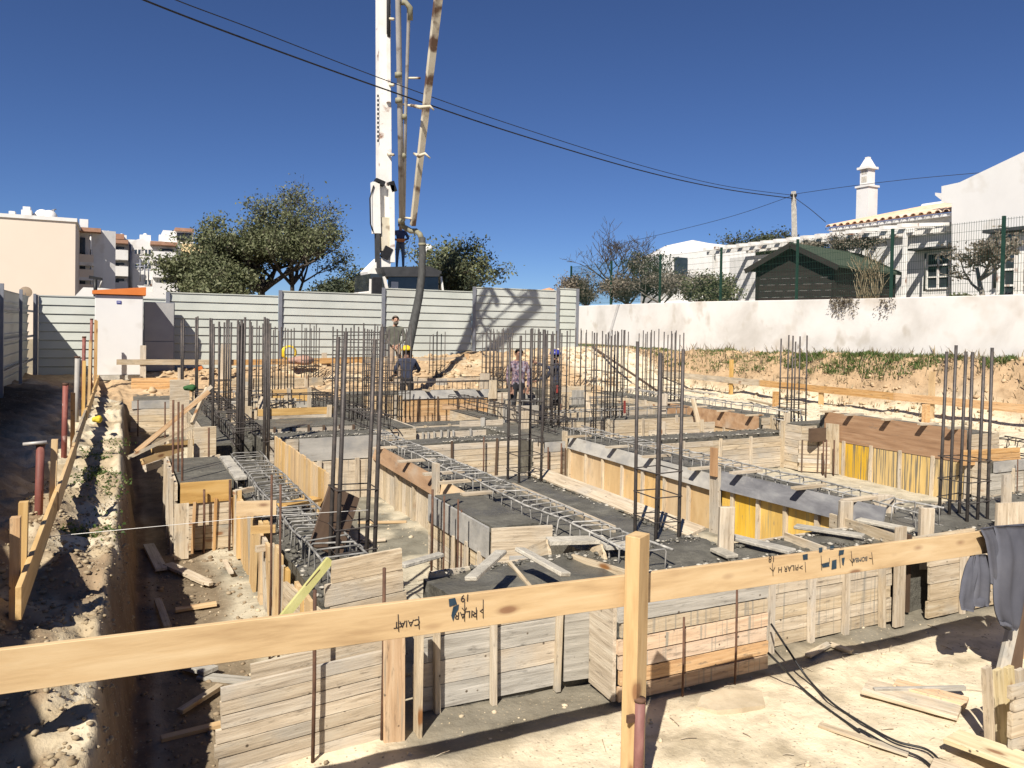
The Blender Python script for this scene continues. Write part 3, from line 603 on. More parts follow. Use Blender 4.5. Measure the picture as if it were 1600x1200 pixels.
# ================================================================ foundation beams (poured concrete)
def beam(label, x0, x1, y0, y1, zt, zb=-2.6, rough=.012):
    nx_, ny_ = max(2, int((x1-x0)/.12)), max(2, int((y1-y0)/.12))
    xs = np.linspace(x0, x1, nx_+1); yv = np.linspace(y0, y1, ny_+1); A, B = np.meshgrid(xs, yv)
    Z = zt+rough*2*fbm(A*2.2, B*2.2, 4, int(abs(x0*13+y0*7)))+rough*fbm(A*9, B*9, 3, 5)
    V = [(a, b, z) for a, b, z in zip(A.ravel(), B.ravel(), Z.ravel())]; w_ = nx_+1
    F = [(j*w_+i, j*w_+i+1, (j+1)*w_+i+1, (j+1)*w_+i) for j in range(ny_) for i in range(nx_)]
    rim = [i for i in range(w_)]+[j*w_+nx_ for j in range(1, ny_+1)]+[ny_*w_+i for i in range(nx_-1, -1, -1)]+[j*w_ for j in range(ny_-1, 0, -1)]
    k0 = len(V); V += [(V[i][0], V[i][1], zb) for i in rim]; m = len(rim)
    F += [(rim[i], k0+i, k0+(i+1) % m, rim[(i+1) % m]) for i in range(m)]
    o = link('concrete_beam', mesh_from('concrete_beam', V, F, conc_wet)); return tag(o, label, 'concrete beam')
ZT = -1.88
beam('wet concrete strip under the left rebar cage', 1.22, 1.74, 5.15, 10.95, ZT, rough=.03)
beam('wet concrete strip continuing back on the left', 1.24, 1.74, 11.65, 20.0, -1.74)
beam('wet concrete strip under the middle rebar cage', 3.46, 4.18, 5.42, 12.0, ZT, rough=.03)
beam('wet concrete pad widening the middle strip at its near end', 4.182, 4.66, 5.42, 8.65, ZT-.003, rough=.03)
beam('far end of the middle concrete strip below the tall mesh cage', 3.44, 4.6, 12.75, 20.0, -1.78)
form('boards closing the near end of the far middle strip', (3.40, 12.70), (4.64, 12.70), -2.3, -1.80, 2, 'old')
beam('wet concrete strip behind the yellow forms under the right cage', 6.74, 7.5, 5.42, 11.0, ZT)
beam('far right concrete strip leading to the worker in the blue helmet', 6.9, 7.5, 13.1, 16.6, -1.96)
form('boards on the left face of the far right strip', (6.87, 16.5), (6.87, 13.15), -2.4, -1.97, 2, 'pale')
beam('front concrete strip behind the foreground forms, left half', 2.05, 4.68, 4.62, 5.4, ZT, rough=.05)
beam('narrow front concrete before the yellow boards', 4.70, 6.0, 4.62, 5.05, ZT, rough=.03)
beam('front concrete at the near end of the right strip', 6.02, 6.72, 4.5, 5.05, ZT-.004, rough=.03)
beam('front concrete strip behind the foreground forms, right half', 6.74, 13.0, 4.5, 5.4, ZT-.005, rough=.03)
beam('raised concrete behind the brown plywood wall', 11.42, 12.1, 7.2, 9.9, -1.50)
form('board end of the raised strip behind the starter bars', (11.4, 7.12), (12.15, 7.12), -2.4, -1.5, 5, 'old')
beam('raised concrete behind the far brown wall form', 11.22, 11.9, 11.1, 17.0, -1.68)
form('pale board end of the far raised strip', (11.15, 11.04), (11.95, 11.04), -2.5, -1.68, 6, 'pale', bats=(.3, .8), bm='old')
form('boards at the far end of the broad middle strip', (4.66, 19.9), (4.66, 12.8), -2.4, -1.79, 4, 'old', side=1)
beam('cross strip of concrete between the left and middle strips, nearer one', 1.76, 3.42, 10.98, 11.6, -1.62)
beam('cross strip of concrete between the left and middle strips, farther one', 1.76, 3.42, 12.2, 13.3, -1.62)
beam('cross strip of concrete right of the middle cage, nearer one', 4.2, 6.0, 11.45, 11.95, ZT)
beam('cross strip of concrete right of the middle cage, farther one', 4.62, 6.66, 12.85, 13.3, ZT)
beam('wide concrete pad at the corner by the worker in plaid', 6.04, 7.5, 11.02, 13.05, ZT)
beam('cross strip of concrete at the right in front of the far wall form', 7.52, 11.2, 10.42, 10.95, ZT)
beam('concrete strip behind the orange board wall', 4.62, 9.9, 17.0, 17.7, -1.58)
beam('smooth concrete top of the square pad on the left', .60, 1.16, 9.06, 10.75, -1.77)
beam('grey concrete strip over the boarded pit on the far left', .28, 1.22, 17.6, 19.6, -1.66)
beam('smooth concrete pad beside the middle cage', 2.98, 3.44, 6.12, 7.55, -1.79)
beam('concrete strip at the far right edge behind the tall starter bars', 11.5, 14.0, 6.9, 7.08, -1.9)
form('tan board closing the left end of the far right form', (11.46, 7.1), (11.46, 6.88), -2.5, -1.9, 1, 'old', side=1)
beam('concrete pad below the six starter bars on the right', 11.0, 12.2, 9.98, 10.4, -1.68)
form('boards on the left side of the pad below the six bars', (10.96, 10.42), (10.96, 9.92), -2.5, -1.69, 6, 'pale', bats=(.2,), bm='pale')
form('boards on the front of the pad below the six bars', (10.98, 9.92), (11.36, 9.92), -2.5, -1.70, 6, 'pale')
beam('rear cross strip of concrete below the hoarding', 1.0, 11.0, 19.6, 20.2, -1.7)

# ================================================================ formwork
# --- front row
f1 = form('big pale boarded form at the front left corner, tilted, with two steel pins', (.50, 4.42), (1.50, 4.45), -2.54, -2.0, 7, 'pale', skew=.035)
f2 = form('raised end form with a cut corner above the front left form', (1.18, 4.78), (1.69, 4.82), -2.35, -1.49, 6, 'pale', skew=.02)
plank(f2, (1.02, 4.76, -2.2), (1.22, 4.78, -2.2), .30, .028, W['pale'])
plank(f2, (1.10, 4.76, -1.95), (1.22, 4.78, -1.95), .18, .028, W['pale'])
# the cut corner: sloping yellow-edged piece
V = [(1.0, 4.70, -2.02), (1.22, 4.76, -1.665), (1.22, 4.785, -1.665), (1.0, 4.725, -2.02)]
yb = thing('edge_board', 'lime yellow edged board sloping down the cut corner of the raised form', 'board', (1.133, 4.800, -1.582))
lime = M('lime_edge_paint', [(.3, (.38, .365, .13)), (.7, (.50, .48, .22))], 8, rough=.7, bump=.1)
plank(yb, (0.879, 4.680, -1.774), (1.196, 4.800, -1.485), .03, .05, lime, up=(0, 1, 0)); plank(yb, (1.016, 4.660, -1.583), (1.104, 4.680, -1.503), .006, .006, W['ply_dark'], up=(0, 1, 0), name='split')
plank(f1, (0.679, 4.500, -1.986), (1.468, 4.530, -1.955), .10, .028, W['pale'])
f3 = thing('upright_board', 'wide pale upright board between the two front left forms', 'formwork', (1.554, 4.490, -2.500))
plank(f3, (1.496, 4.390, -2.478)[:2]+(-2.55,), (1.485, 4.390, -1.777)[:2]+(-1.80,), .13, .027, W['pink'], up=(1, 0, 0), ch=.002); plank(f3, (1.655, 4.42, -2.55), (1.655, 4.42, -1.82), .10, .025, W['old'], up=(0, 1, 0), name='side_board')
f4 = form('grey boarded front form with three leaning battens', (1.72, 4.64), (2.78, 4.60), -2.5, -1.86, 4, ('grey', 'pale'), bats=(.13, .50, .96), bm='old', bw=.035, bt=.05)
f5 = form('narrow grey board return beside the orange front form', (2.80, 4.58), (2.99, 4.55), -2.48, -1.84, 1, 'grey', name='upright_board')
f5b = form('side board where the orange front form juts forward', (2.99, 4.52), (2.97, 4.22), -2.5, -1.86, 1, 'pale', name='upright_board')
f6 = form('orange boarded front form jutting forward with grey runs on top', (2.99, 4.20), (4.28, 4.16), -2.5, -1.86, 6, ('pink', 'orange', 'pink', 'pink', 'drip', 'grey'), gap=.011)
f7 = form('long pale front form streaked with cement, four battens, right of centre', (4.30, 4.44), (5.98, 4.40), -2.5, -1.87, 6, 'drip', bats=(.16, .42, .66, .92), bm='pale', bw=.05, bt=.04)
f8 = form('upright boards turning the corner at the right end of the front forms', (6.02, 4.36), (6.30, 4.56), -2.5, -1.80, 1, 'old', name='upright_board')
plank(f8, (6.00, 4.32, -2.52), (6.00, 4.32, -1.66), .12, .03, W['pale'], up=(1, 0, 0), name='upright'); plank(f8, (6.33, 4.5, -2.5), (6.33, 4.5, -1.8), .08, .03, W['ply_dark'], up=(0, 1, 0), name='upright')
f9 = form('pale boarded form partly hidden behind the hanging jacket', (6.36, 4.30), (7.6, 4.26), -2.5, -1.9, 4, 'pale', bats=(.33,), bm='old', bw=.05)
f9b = form('weathered boards laid across the top behind the hanging jacket', (6.10, 4.26), (6.9, 4.24), -1.86, -1.74, 2, 'pale', name='loose_boards')
f10 = form('back form of the front strip between the left and middle strips', (2.1, 5.42), (2.95, 5.42), -2.4, -1.86, 3, 'old')
f11 = form('back form of the front strip in front of the yellow boards', (4.72, 5.08), (6.62, 5.08), -2.45, -1.87, 3, 'pale')
f12 = form('back form of the front strip at the far right', (7.6, 5.43), (11.2, 5.43), -2.45, -1.88, 3, 'pale')
for (nm, a, b, wd) in [('cement crusted flat board on the front concrete, left', (2.450, 4.900, -1.611), (2.054, 4.550, -1.651), .09), ('cement crusted flat board on the front concrete, middle', (2.653, 5.000, -1.643), (2.750, 4.500, -1.698), .10),
                       ('thick cement crusted plank right of the upright stub', (4.855, 5.166, -1.830), (4.979, 4.565, -1.820), .12), ('thick cement crusted plank in the middle of the right concrete', (5.687, 5.191, -1.830), (5.957, 4.649, -1.820), .11),
                       ('thick cement crusted plank nearest the hanging jacket', (6.463, 5.121, -1.830), (6.558, 4.602, -1.820), .11), ('pale flat board beside the upright stub', (4.486, 4.936, -1.840), (4.465, 4.709, -1.840), .12),
                       ('crusted board across the concrete at the front left', (2.154, 5.300, -1.703), (1.810, 5.200, -1.717), .07)]:
    t = thing('crusted_plank', nm, 'plank', a); plank(t, a, b, wd, .03, conc_dry, up=(0.3, 1, 0), ch=.006)
for (nm, px, py, zz, wd, h, m) in [('upright timber stub at the back of the front concrete', 1133, 858, -1.85, .13, .36, 'pale'), ('upright timber stub right of the concrete planks', 1446, 838, -1.85, .13, .26, 'pale'),
                                 ('short upright board at the end of the slate plywood', 1320, 818, -1.85, .13, .22, 'pale'), ('chipped chunky block beside the short board', 1378, 800, -1.87, .22, .18, 'pale')]:
    x, y, z = G(px, py, zz); t = thing('timber_stub', nm, 'timber', (x, y, z)); plank(t, (x, y, z-.3), (x+.01, y, z+h), wd, .05, W[m], up=(.9, -.4, 0), ch=.004)
# --- left strip (boards on its left face stand upright, fresh yellow)
fl = thing('formwork_panel', 'row of fresh yellow upright boards on the left face of the left strip', 'formwork', (1.15, 7, -2.5))
yv = 5.0
while yv < 8.9:
    wd = U(.11, .17); yv2 = yv+wd; top = -1.86 if yv > 6 else -1.9
    plank(fl, (1.16+U(-.02, .02), yv+wd/2, -2.55), (1.16+U(-.01, .01), yv+wd/2+U(-.02, .02), top+U(-.05, .05)), wd-.008, .028, W['fresh'] if int(yv*7) % 3 else W['old'], up=(0, 1, 0)); yv = yv2+(.02 if int(yv*5) % 4 else .10)
tb = thing('timber_box', 'small fresh timber trestle of rails and pieces on the left strip', 'timber frame', (1.3, 7.6, -1.9))
for (a, b, wd, m) in [((0.978, 7.423, -1.720), (1.318, 7.334, -1.720), .13, 'fresh'), ((1.043, 7.003, -1.820), (1.243, 6.964, -1.820), .06, 'fresh'), ((1.063, 6.847, -1.950), (1.352, 6.891, -1.950), .05, 'old'), ((1.094, 8.511, -1.800), (1.300, 8.633, -1.800), .05, 'old')]:
    plank(tb, a, b, wd, .05, W[m], name='rail')
for (px, py) in [(373, 842), (398, 880), (415, 905)]:
    x, y, z = G(px, py, -2.3); plank(tb, (x, y, -2.5), (x, y, -1.78), .09, .04, W['fresh'], up=(0, 1, 0), name='leg')
plank(tb, (1.407, 7.565, -1.760), (1.824, 7.912, -1.800), .13, .03, W['fresh'], up=(.2, 1, 0), name='rail')
f13 = form('pale board form at the near left corner of the left strip', (1.10, 5.75), (1.22, 4.95), -2.5, -1.9, 3, 'pale', side=-1)
# plywood leaf standing along the right of the left strip
f14 = thing('plywood_sheet', 'tall tan plywood leaf with torn vertical strips right of the left cage', 'plywood', (1.9, 9.3, -2.3))
yv = 7.75
zi = 0
while yv < 10.75:
    wd = U(.10, .17); zt = -1.52+U(-.012, .012)-.02*(yv-7.75)/2.9
    plank(f14, (1.90+U(-.006, .006), yv+wd/2, -2.35), (1.90+U(-.006, .006), yv+wd/2, zt), wd-.004, .022, W['ply_tan'], up=(0, 1, 0)); yv += wd; zi += 1
x, y, z = (1.553, 6.591, -1.950)
f15 = thing('plywood_sheet', 'dark plywood offcut, widened for the shade beside it, leaning against the front column bars', 'plywood', (x, y, z))
plank(f15, (1.483, 6.120, -1.826), (1.691, 6.340, -1.403), .30, .02, W['ply_dark'], up=(1, .3, 0), ch=.002)  # dark sheet enlarged to stand in for the shadow hole beside it
for a, b in [((485, 858), (507, 766))]:
    pass
# --- square pad on the left
f16 = form('fresh plywood lip and planks on the front of the left concrete pad', (.58, 9.0), (1.18, 8.98), -2.5, -1.98, 4, 'old', bats=(.25, .62, .95), bm='orange', bw=.03)
f16p = thing('plywood_sheet', 'clean fresh plywood lip along the front of the left concrete pad', 'plywood', (.88, 8.97, -1.85)); block(f16p, (.60, 8.955, -1.975), (1.12, 8.98, -1.745), W['fresh'], 'panel')
f17 = form('row of narrow weathered boards on the left side of the concrete pad', (.555, 8.95), (.555, 10.8), -2.5, -1.74, 4, 'old', bats=(.05, .14, .25, .4, .58, .8), bm='pale', side=-1, bw=.07)
f17b = form('crusted board on the right edge of the concrete pad', (1.19, 9.1), (1.2, 10.7), -1.98, -1.79, 1, conc_dry and 'grey')
plank(f17b, (1.24, 9.1, -1.77), (1.24, 10.6, -1.76), .13, .03, conc_dry, up=(1, 0, 0), name='cap_board')
f17c = thing('upright_board', 'knotty upright board leaning at the front left of the pad', 'formwork', (.62, 8.8, -2.4)); plank(f17c, (.60, 8.72, -2.5), (.60, 8.74, -1.92), .14, .03, W['old'], up=(1, 0, 0))
# --- far left pit and timber pile
f18 = form('pale boarded form below the grey concrete strip on the far left', (.22, 17.55), (1.12, 17.45), -2.6, -1.82, 6, 'pale')
block(f18, (.24, 17.5, -1.815), (1.1, 17.57, -1.655), W['ply_grey'], 'lip_panel')
f19 = form('brown boarded form behind the grey strip on the far left', (.25, 19.65), (1.25, 19.6), -1.85, -1.32, 5, 'orange')
f20 = thing('upright_board', 'wide pale board upright in front of the brown boards', 'formwork', (1.0, 16.5, -2)); block(f20, (.90, 16.55, -2.3), (1.26, 16.59, -1.16), W['ply_tan'], 'panel', .002)
f20.children[0].data = f20.children[0].data.copy(); f20.children[0].data.materials[0] = W['pale']
f21 = thing('plywood_sheet', 'square grey-brown plywood panel upright behind the timber pile', 'plywood', (1.05, 11.4, -2.2)); block(f21, (.93, 11.4, -2.3), (1.22, 11.43, -1.46), W['pale'], 'panel', .002)
plank(f21, (.86, 11.3, -2.4), (.88, 11.33, -1.62), .06, .05, W['pale'], up=(1, 0, 0), name='batten')
plank(f21, (.88, 11.3, -1.9), (1.26, 11.28, -1.86), .05, .04, W['old'], name='batten')
pile = [((200, 715), (300, 668), .05, 'old'), ((212, 706), (326, 612), .06, 'orange'), ((225, 700), (330, 604), .05, 'old'), ((238, 704), (308, 690), .09, 'fresh'), ((222, 722), (285, 700), .09, 'fresh'), ((226, 732), (250, 724), .10, 'pale'), ((300, 662), (324, 606), .05, 'old'), ((210, 710), (240, 686), .05, 'pale'), ((262, 690), (325, 690), .06, 'old')]
labs = ['loose batten at the bottom of the timber pile in the left trench', 'long reddish batten slanting up across the timber pile', 'slim batten crossing over the timber pile', 'short fresh board on top of the timber pile', 'fresh board lying under the others in the pile',
        'pale stub end poking out of the timber pile', 'thin upright stick behind the timber pile', 'pale batten with its tip over the trench', 'level batten behind the timber pile']
for i, (a, b, wd, m) in enumerate(pile):
    ya = 11.0+.12*i; A = GY(a[0], a[1], ya); B = GY(b[0], b[1], ya+.5)
    t = thing('loose_timber', labs[i], 'timber', A, 'timbers dumped in the left trench'); plank(t, A, B, wd, .045, W[m], up=(0, .4, 1))
# --- cross strips between left and middle
f22 = form('grey plywood on the face of the nearer cross strip, left of the middle cage', (2.25, 10.93), (3.42, 10.93), -1.95, -1.62, 1, 'ply_grey', name='plywood_sheet'); 
f22b = form('streaked pale boards under the grey plywood of the nearer cross strip', (1.80, 10.92), (3.42, 10.9), -2.6, -1.96, 1, 'drip', bats=(.2, .45, .62, .8, .95), bm='pale', bw=.06)
form('tan boards at the left end of the nearer cross strip', (1.78, 10.93), (2.24, 10.93), -1.95, -1.62, 2, 'old')
f23 = form('pale strip form on the farther cross strip with short battens', (2.02, 12.14), (3.42, 12.14), -2.2, -1.63, 2, 'pale', bats=(.08, .25, .45, .62, .8, .95), bm='ply_dark', bw=.035)
f24 = form('fresh board form above the farther cross strip', (2.1, 13.4), (3.4, 13.4), -1.70, -1.45, 2, ('old', 'fresh'), bats=(.1, .9), bm='pale')
f24b = form('small fresh box form in the rear left bay', (2.75, 16.4), (3.6, 16.4), -1.9, -1.38, 4, ('grey', 'grey', 'fresh', 'fresh'), bats=(.02, .5, .98), bm='pale')
# --- middle strip
f25 = thing('formwork_panel', 'cement washed upright boards along the left face of the middle strip', 'formwork', (3.42, 9.4, -2.5))
yv = 7.6
while yv < 10.9:
    wd = U(.13, .2); plank(f25, (3.42+U(-.006, .006), yv+wd/2, -2.55), (3.42+U(-.006, .006), yv+wd/2, -1.98+U(-.01, .01)), wd-.006, .028, W['drip'] if U(0, 1) > .3 else W['pale'], up=(0, 1, 0)); yv += wd
for yv in (8.5, 9.3, 10.0): plank(f25, (3.385, yv, -2.55), (3.385, yv+U(-.04, .04), -2.0), .06, .04, W['ply'] if yv < 9 else W['old'], up=(0, 1, 0), name='batten')
f26 = thing('plywood_sheet', 'brown plywood flap leaning along the top of the middle strip, far half', 'plywood', (3.36, 9.9, -1.9)); plank(f26, (3.35, 8.45, -1.90), (3.35, 10.9, -1.86), .22, .02, W['ply'], up=(.30, 0, 1))
f27 = thing('plywood_sheet', 'tan plywood flap with a chipped corner along the top of the middle strip, near half', 'plywood', (3.36, 7.9, -1.9)); plank(f27, (3.33, 7.1, -1.92), (3.35, 8.3, -1.90), .22, .02, W['ply_tan'], up=(.30, 0, 1))
clamp_sticks(f26, (3.38, 8.4), (3.38, 10.9), -1.76, (.05, .42, .88), .35, 'pale', -1); clamp_sticks(f27, (3.38, 7.0), (3.38, 8.3), -1.77, (.3, .8), .35, 'pale', -1)
f28 = thing('upright_board', 'tall pale post board on the left face of the middle strip', 'formwork', (3.36, 8.4, -2.4)); plank(f28, (3.30, 8.32, -2.55), (3.30, 8.34, -1.60), .14, .05, W['pale'], up=(0, 1, 0), ch=.003)
f29 = form('grey plywood and boards on the left face of the small middle pad', (2.94, 6.08), (2.94, 7.6), -2.5, -2.06, 3, 'drip', bats=(.1, .3, .5), bm='pale', side=-1, bw=.05)
block(f29, (2.905, 6.1, -2.05), (2.93, 7.55, -1.775), W['ply_grey'], 'lip_panel')
f30 = form('pale board front of the small middle pad', (2.94, 6.05), (3.46, 5.95), -2.45, -1.77, 1, 'pale')
f31 = form('grey board beside the front of the small middle pad', (2.96, 5.80), (3.16, 5.72), -2.4, -1.95, 1, 'ply_grey', name='upright_board')
V3 = [('dark gaping box of crusted boards at the front of the middle strip', (3.2, 5.55), (3.62, 5.4)), ('second crusted board box at the front of the middle strip', (3.55, 5.25), (3.86, 5.15))]
for lab, a, b in V3:
    t = form(lab, a, b, -2.2, -1.90, 1, 'pale', name='board_box'); plank(t, (a[0], a[1]-.02, -1.78), (b[0]+.05, b[1]-.02, -1.78), .16, .03, conc_dry, up=(.3, 1, 0), name='cap_board')
    plank(t, (a[0], a[1]+.25, -2.0), (a[0], a[1]-.05, -1.86), .2, .03, W['pale'], name='side_board')
f32 = thing('crusted_plank', 'long pale plank edging the right side of the middle strip', 'plank', (4.7, 6.8, -1.85)); plank(f32, (4.72, 5.45, -1.85), (4.74, 8.6, -1.83), .22, .03, W['pale'], up=(1, 0, .25), ch=.003)
f32b = form('low board form on the right side of the middle strip', (4.70, 5.5), (4.70, 8.65), -2.4, -1.90, 3, 'pale', side=1)
form('board form on the far right side of the middle strip', (4.21, 8.7), (4.21, 11.38), -2.5, -1.88, 4, 'pale', side=1)
form('end board of the pad beside the middle strip', (4.2, 8.69), (4.72, 8.69), -2.45, -1.88, 3, 'old', side=-1)
# --- right strip
f33 = thing('formwork_panel', 'tan streaked shutter boards with pale battens on the left face of the right strip', 'formwork', (6.7, 9.3, -2.5))
f34 = thing('formwork_panel', 'bright yellow shutter boards with pale battens on the left face of the right strip', 'formwork', (6.68, 6.4, -2.5))
def shutter(t0, y0, y1, m, z0=-2.55, z1=-2.0, x=6.70, step=.5):
    yv = y0
    while yv < y1-.02:
        e = min(yv+step, y1); plank(t0, (x+U(-.003, .003), (yv+e)/2, z0), (x+U(-.003, .003), (yv+e)/2, z1), e-yv-.006, .027, W[m], up=(0, 1, 0)); 
        plank(t0, (x-.03, yv+.02, z0), (x-.03, yv+.02+U(-.02, .02), z1+.04), .05, .035, W['pale'], up=(0, 1, 0), name='batten'); yv = e
shutter(f33, 7.35, 11.0, 'ply_tan'); shutter(f34, 5.35, 7.25, 'yellow', -2.55, -1.93, 6.69, .42)
f33.children[0]
f35 = thing('plywood_sheet', 'grey plywood flap along the top of the right strip, far half', 'plywood', (6.66, 9.2, -1.9)); plank(f35, (6.66, 7.4, -1.91), (6.68, 10.9, -1.90), .20, .02, W['ply_grey'], up=(.3, 0, 1))
f36 = thing('plywood_sheet', 'slate plywood flap above the bright yellow shutter boards', 'plywood', (6.62, 6.2, -1.9)); plank(f36, (6.62, 4.95, -1.80), (6.64, 7.25, -1.85), .23, .02, W['ply_slate'], up=(.3, 0, 1))
clamp_sticks(f35, (6.68, 7.4), (6.68, 10.9), -1.78, (.08, .36, .62, .95), .3, 'pale', -1); clamp_sticks(f36, (6.66, 4.95), (6.66, 7.25), -1.69, (.16, .44, .85), .3, 'pale', -1)
f37 = thing('upright_board', 'tall post board between the tan and yellow shutters, brown at its tip', 'formwork', (6.6, 7.3, -2.5)); plank(f37, (6.60, 7.28, -2.55), (6.60, 7.30, -1.68), .17, .04, W['pale'], up=(0, 1, 0), ch=.003); plank(f37, (6.56, 7.28, -1.80), (6.565, 7.29, -1.45), .11, .03, W['ply'], up=(0, 1, 0), name='tip_board')
f38 = thing('upright_board', 'pale corner board at the far end of the tan shutters', 'formwork', (6.66, 11, -2.4)); plank(f38, (6.64, 10.98, -2.5), (6.64, 10.98, -1.72), .12, .04, W['pale'], up=(0, 1, 0))
# --- cross strips right of middle
f39 = form('pale board face with plank seams on the nearer cross strip right of the middle cage', (4.24, 11.4), (6.0, 11.4), -2.5, -1.90, 6, 'pale', bats=(.3, .75), bm='ply_dark', bw=.03)
f40 = form('pale face of the farther cross strip right of the middle cage', (4.7, 12.8), (6.4, 12.8), -2.2, -1.90, 2, 'pale', bats=(.05, .12, .19, .26, .33, .4, .6, .9), bm='grey', bw=.03)
f41 = form('boarded pad front with a grey cement lip below the worker in plaid', (6.02, 10.94), (6.66, 10.94), -2.55, -2.05, 7, 'pale', bats=(.45, .95), bm='rust_' if False else 'ply_dark', bw=.02)
block(f41, (6.22, 10.92, -2.045), (6.66, 10.95, -1.885), W['ply_grey'], 'lip_panel'); block(f41, (6.02, 10.91, -2.12), (6.2, 10.94, -1.875), W['pale'], 'corner_panel')
for (a, b) in [((841, 682), (841, 697)), ((850, 684), (850, 698)), ((841, 690), (850, 692)), ((845, 690), (846, 697))]: tube('ink_line', [GY(a[0], a[1], 10.905), GY(b[0], b[1], 10.905)], .008, ink, f41, 4)
f42 = form('long pale boarded face of the cross strip with pale battens at the right', (7.52, 10.36), (11.2, 10.36), -2.5, -1.93, 6, 'pale', bats=(.12, .3, .52, .72, .98), bm='pale', bw=.05, joints=(.5,))
f43 = form('pad of pale horizontal boards with cut corner in front of the brown wall', (10.9, 9.9), (11.3, 9.55), -2.5, -1.95, 7, 'pale', bats=(.1, .6), bm='ply_dark', bw=.025)
block(f43, (10.86, 9.60, -1.94), (11.24, 9.66, -1.70), W['ply_dark'], 'dark_panel'); plank(f43, (11.3, 9.5, -2.5), (11.3, 9.52, -1.62), .26, .03, W['pale'], up=(0, 1, 0), name='upright')
f44 = thing('plywood_sheet', 'reddish brown plywood wall on the right with slanted stick shadows along its top', 'plywood', (11.38, 8.5, -1.7)); plank(f44, (11.375, 7.15, -1.68), (11.375, 9.75, -1.68), .50, .03, W['red_ply'], name='panel')
f45 = thing('formwork_panel', 'yellow boards with dark cement runs under the reddish plywood wall', 'formwork', (11.37, 8.5, -2.5)); shutter(f45, 7.1, 9.8, 'yellow_drip', -2.6, -1.94, 11.38, .55)
clamp_sticks(f44, (11.38, 7.15), (11.38, 9.75), -1.42, (.06, .25, .5, .78, .98), .25, 'old', -1)
f46 = form('pale form boards returning at the far right edge', (11.5, 6.86), (13.2, 6.86), -2.55, -2.05, 4, 'grey', bats=(.32, .5), bm='pale', bw=.05)
block(f46, (11.6, 6.83, -2.04), (13.2, 6.87, -1.885), W['ply_grey'], 'lip_panel')
f46b = form('tan boards behind the right starter bars', (11.2, 7.1), (12.4, 6.95), -1.95, -1.72, 3, 'orange')
f47 = thing('upright_board', 'broad pale board standing at the right edge above the jacket', 'formwork', (9.3, 5.4, -2)); plank(f47, (7.726, 4.399, -1.950), ((7.726, 4.399, -1.950)[0], (7.726, 4.399, -1.950)[1], -1.62), .35, .03, W['pale'], up=(1, -.2, 0)); plank(f47, (8.845, 5.086, -1.900), ((8.845, 5.086, -1.900)[0], (8.845, 5.086, -1.900)[1], -1.55), .12, .03, W['pale'], up=(1, -.2, 0), name='upright')
f48 = form('brown boarded wall form in the far right bay with slanted shadows', (11.18, 14.2), (11.10, 11.1), -2.45, -2.0, 1, 'ply_tan', bats=(.12, .3, .5, .7, .88), bm='pale', side=1, bw=.05)
block(f48, (11.09, 11.1, -1.99), (11.12, 14.1, -1.66), W['ply'], 'lip_panel'); clamp_sticks(f48, (11.12, 14.1), (11.1, 11.1), -1.65, (.1, .4, .68, .95), .25, 'old', 1)
f49 = form('pale boarded box with a cut corner in the far middle bay', (9.0, 13.65), (10.45, 13.6), -2.4, -1.66, 6, 'pale', bats=(.03, .97), bm='pale')
f50 = form('upright pale boards left of the far boarded box', (8.2, 13.9), (9.0, 13.9), -2.3, -1.8, 2, 'pale', bats=(.1,), bm='pale')
# --- rear
f51 = form('bright orange board wall with thin dark battens in the rear bay', (5.75, 16.9), (8.0, 16.9), -2.25, -1.72, 4, 'orange', bats=(.2, .42, .65, .87), bm='ply_dark', bw=.03, joints=(.45,))
f52 = thing('plywood_sheet', 'grey plywood lip above the orange board wall', 'plywood', (6.8, 16.9, -1.7)); plank(f52, (5.75, 16.9, -1.62), (8.05, 16.9, -1.62), .2, .02, W['ply_grey'], up=(0, .3, 1)); clamp_sticks(f52, (5.75, 16.9), (8.0, 16.9), -1.52, (.3, .62, .88), .2, 'old', 1)
f53 = form('tan board form at the right end of the orange wall', (8.02, 16.85), (9.2, 16.8), -2.3, -1.6, 4, 'old', bats=(.1, .5, .85), bm='ply_dark', bw=.03)
plank(f53, (8.1, 16.8, -1.75), (8.1, 16.8, -1.30), .2, .03, W['old'], up=(1, 0, 0), name='upright')
f54 = form('white washed pad form stepping down left of the worker in plaid', (6.9, 14.0), (8.0, 14.0), -2.3, -1.62, 4, 'pale', bats=(.1, .4), bm='grey')
f55 = form('pale low box form below the plaid worker', (5.7, 13.2), (6.6, 13.2), -2.2, -1.78, 2, 'pale', bats=(.5,), bm='grey')
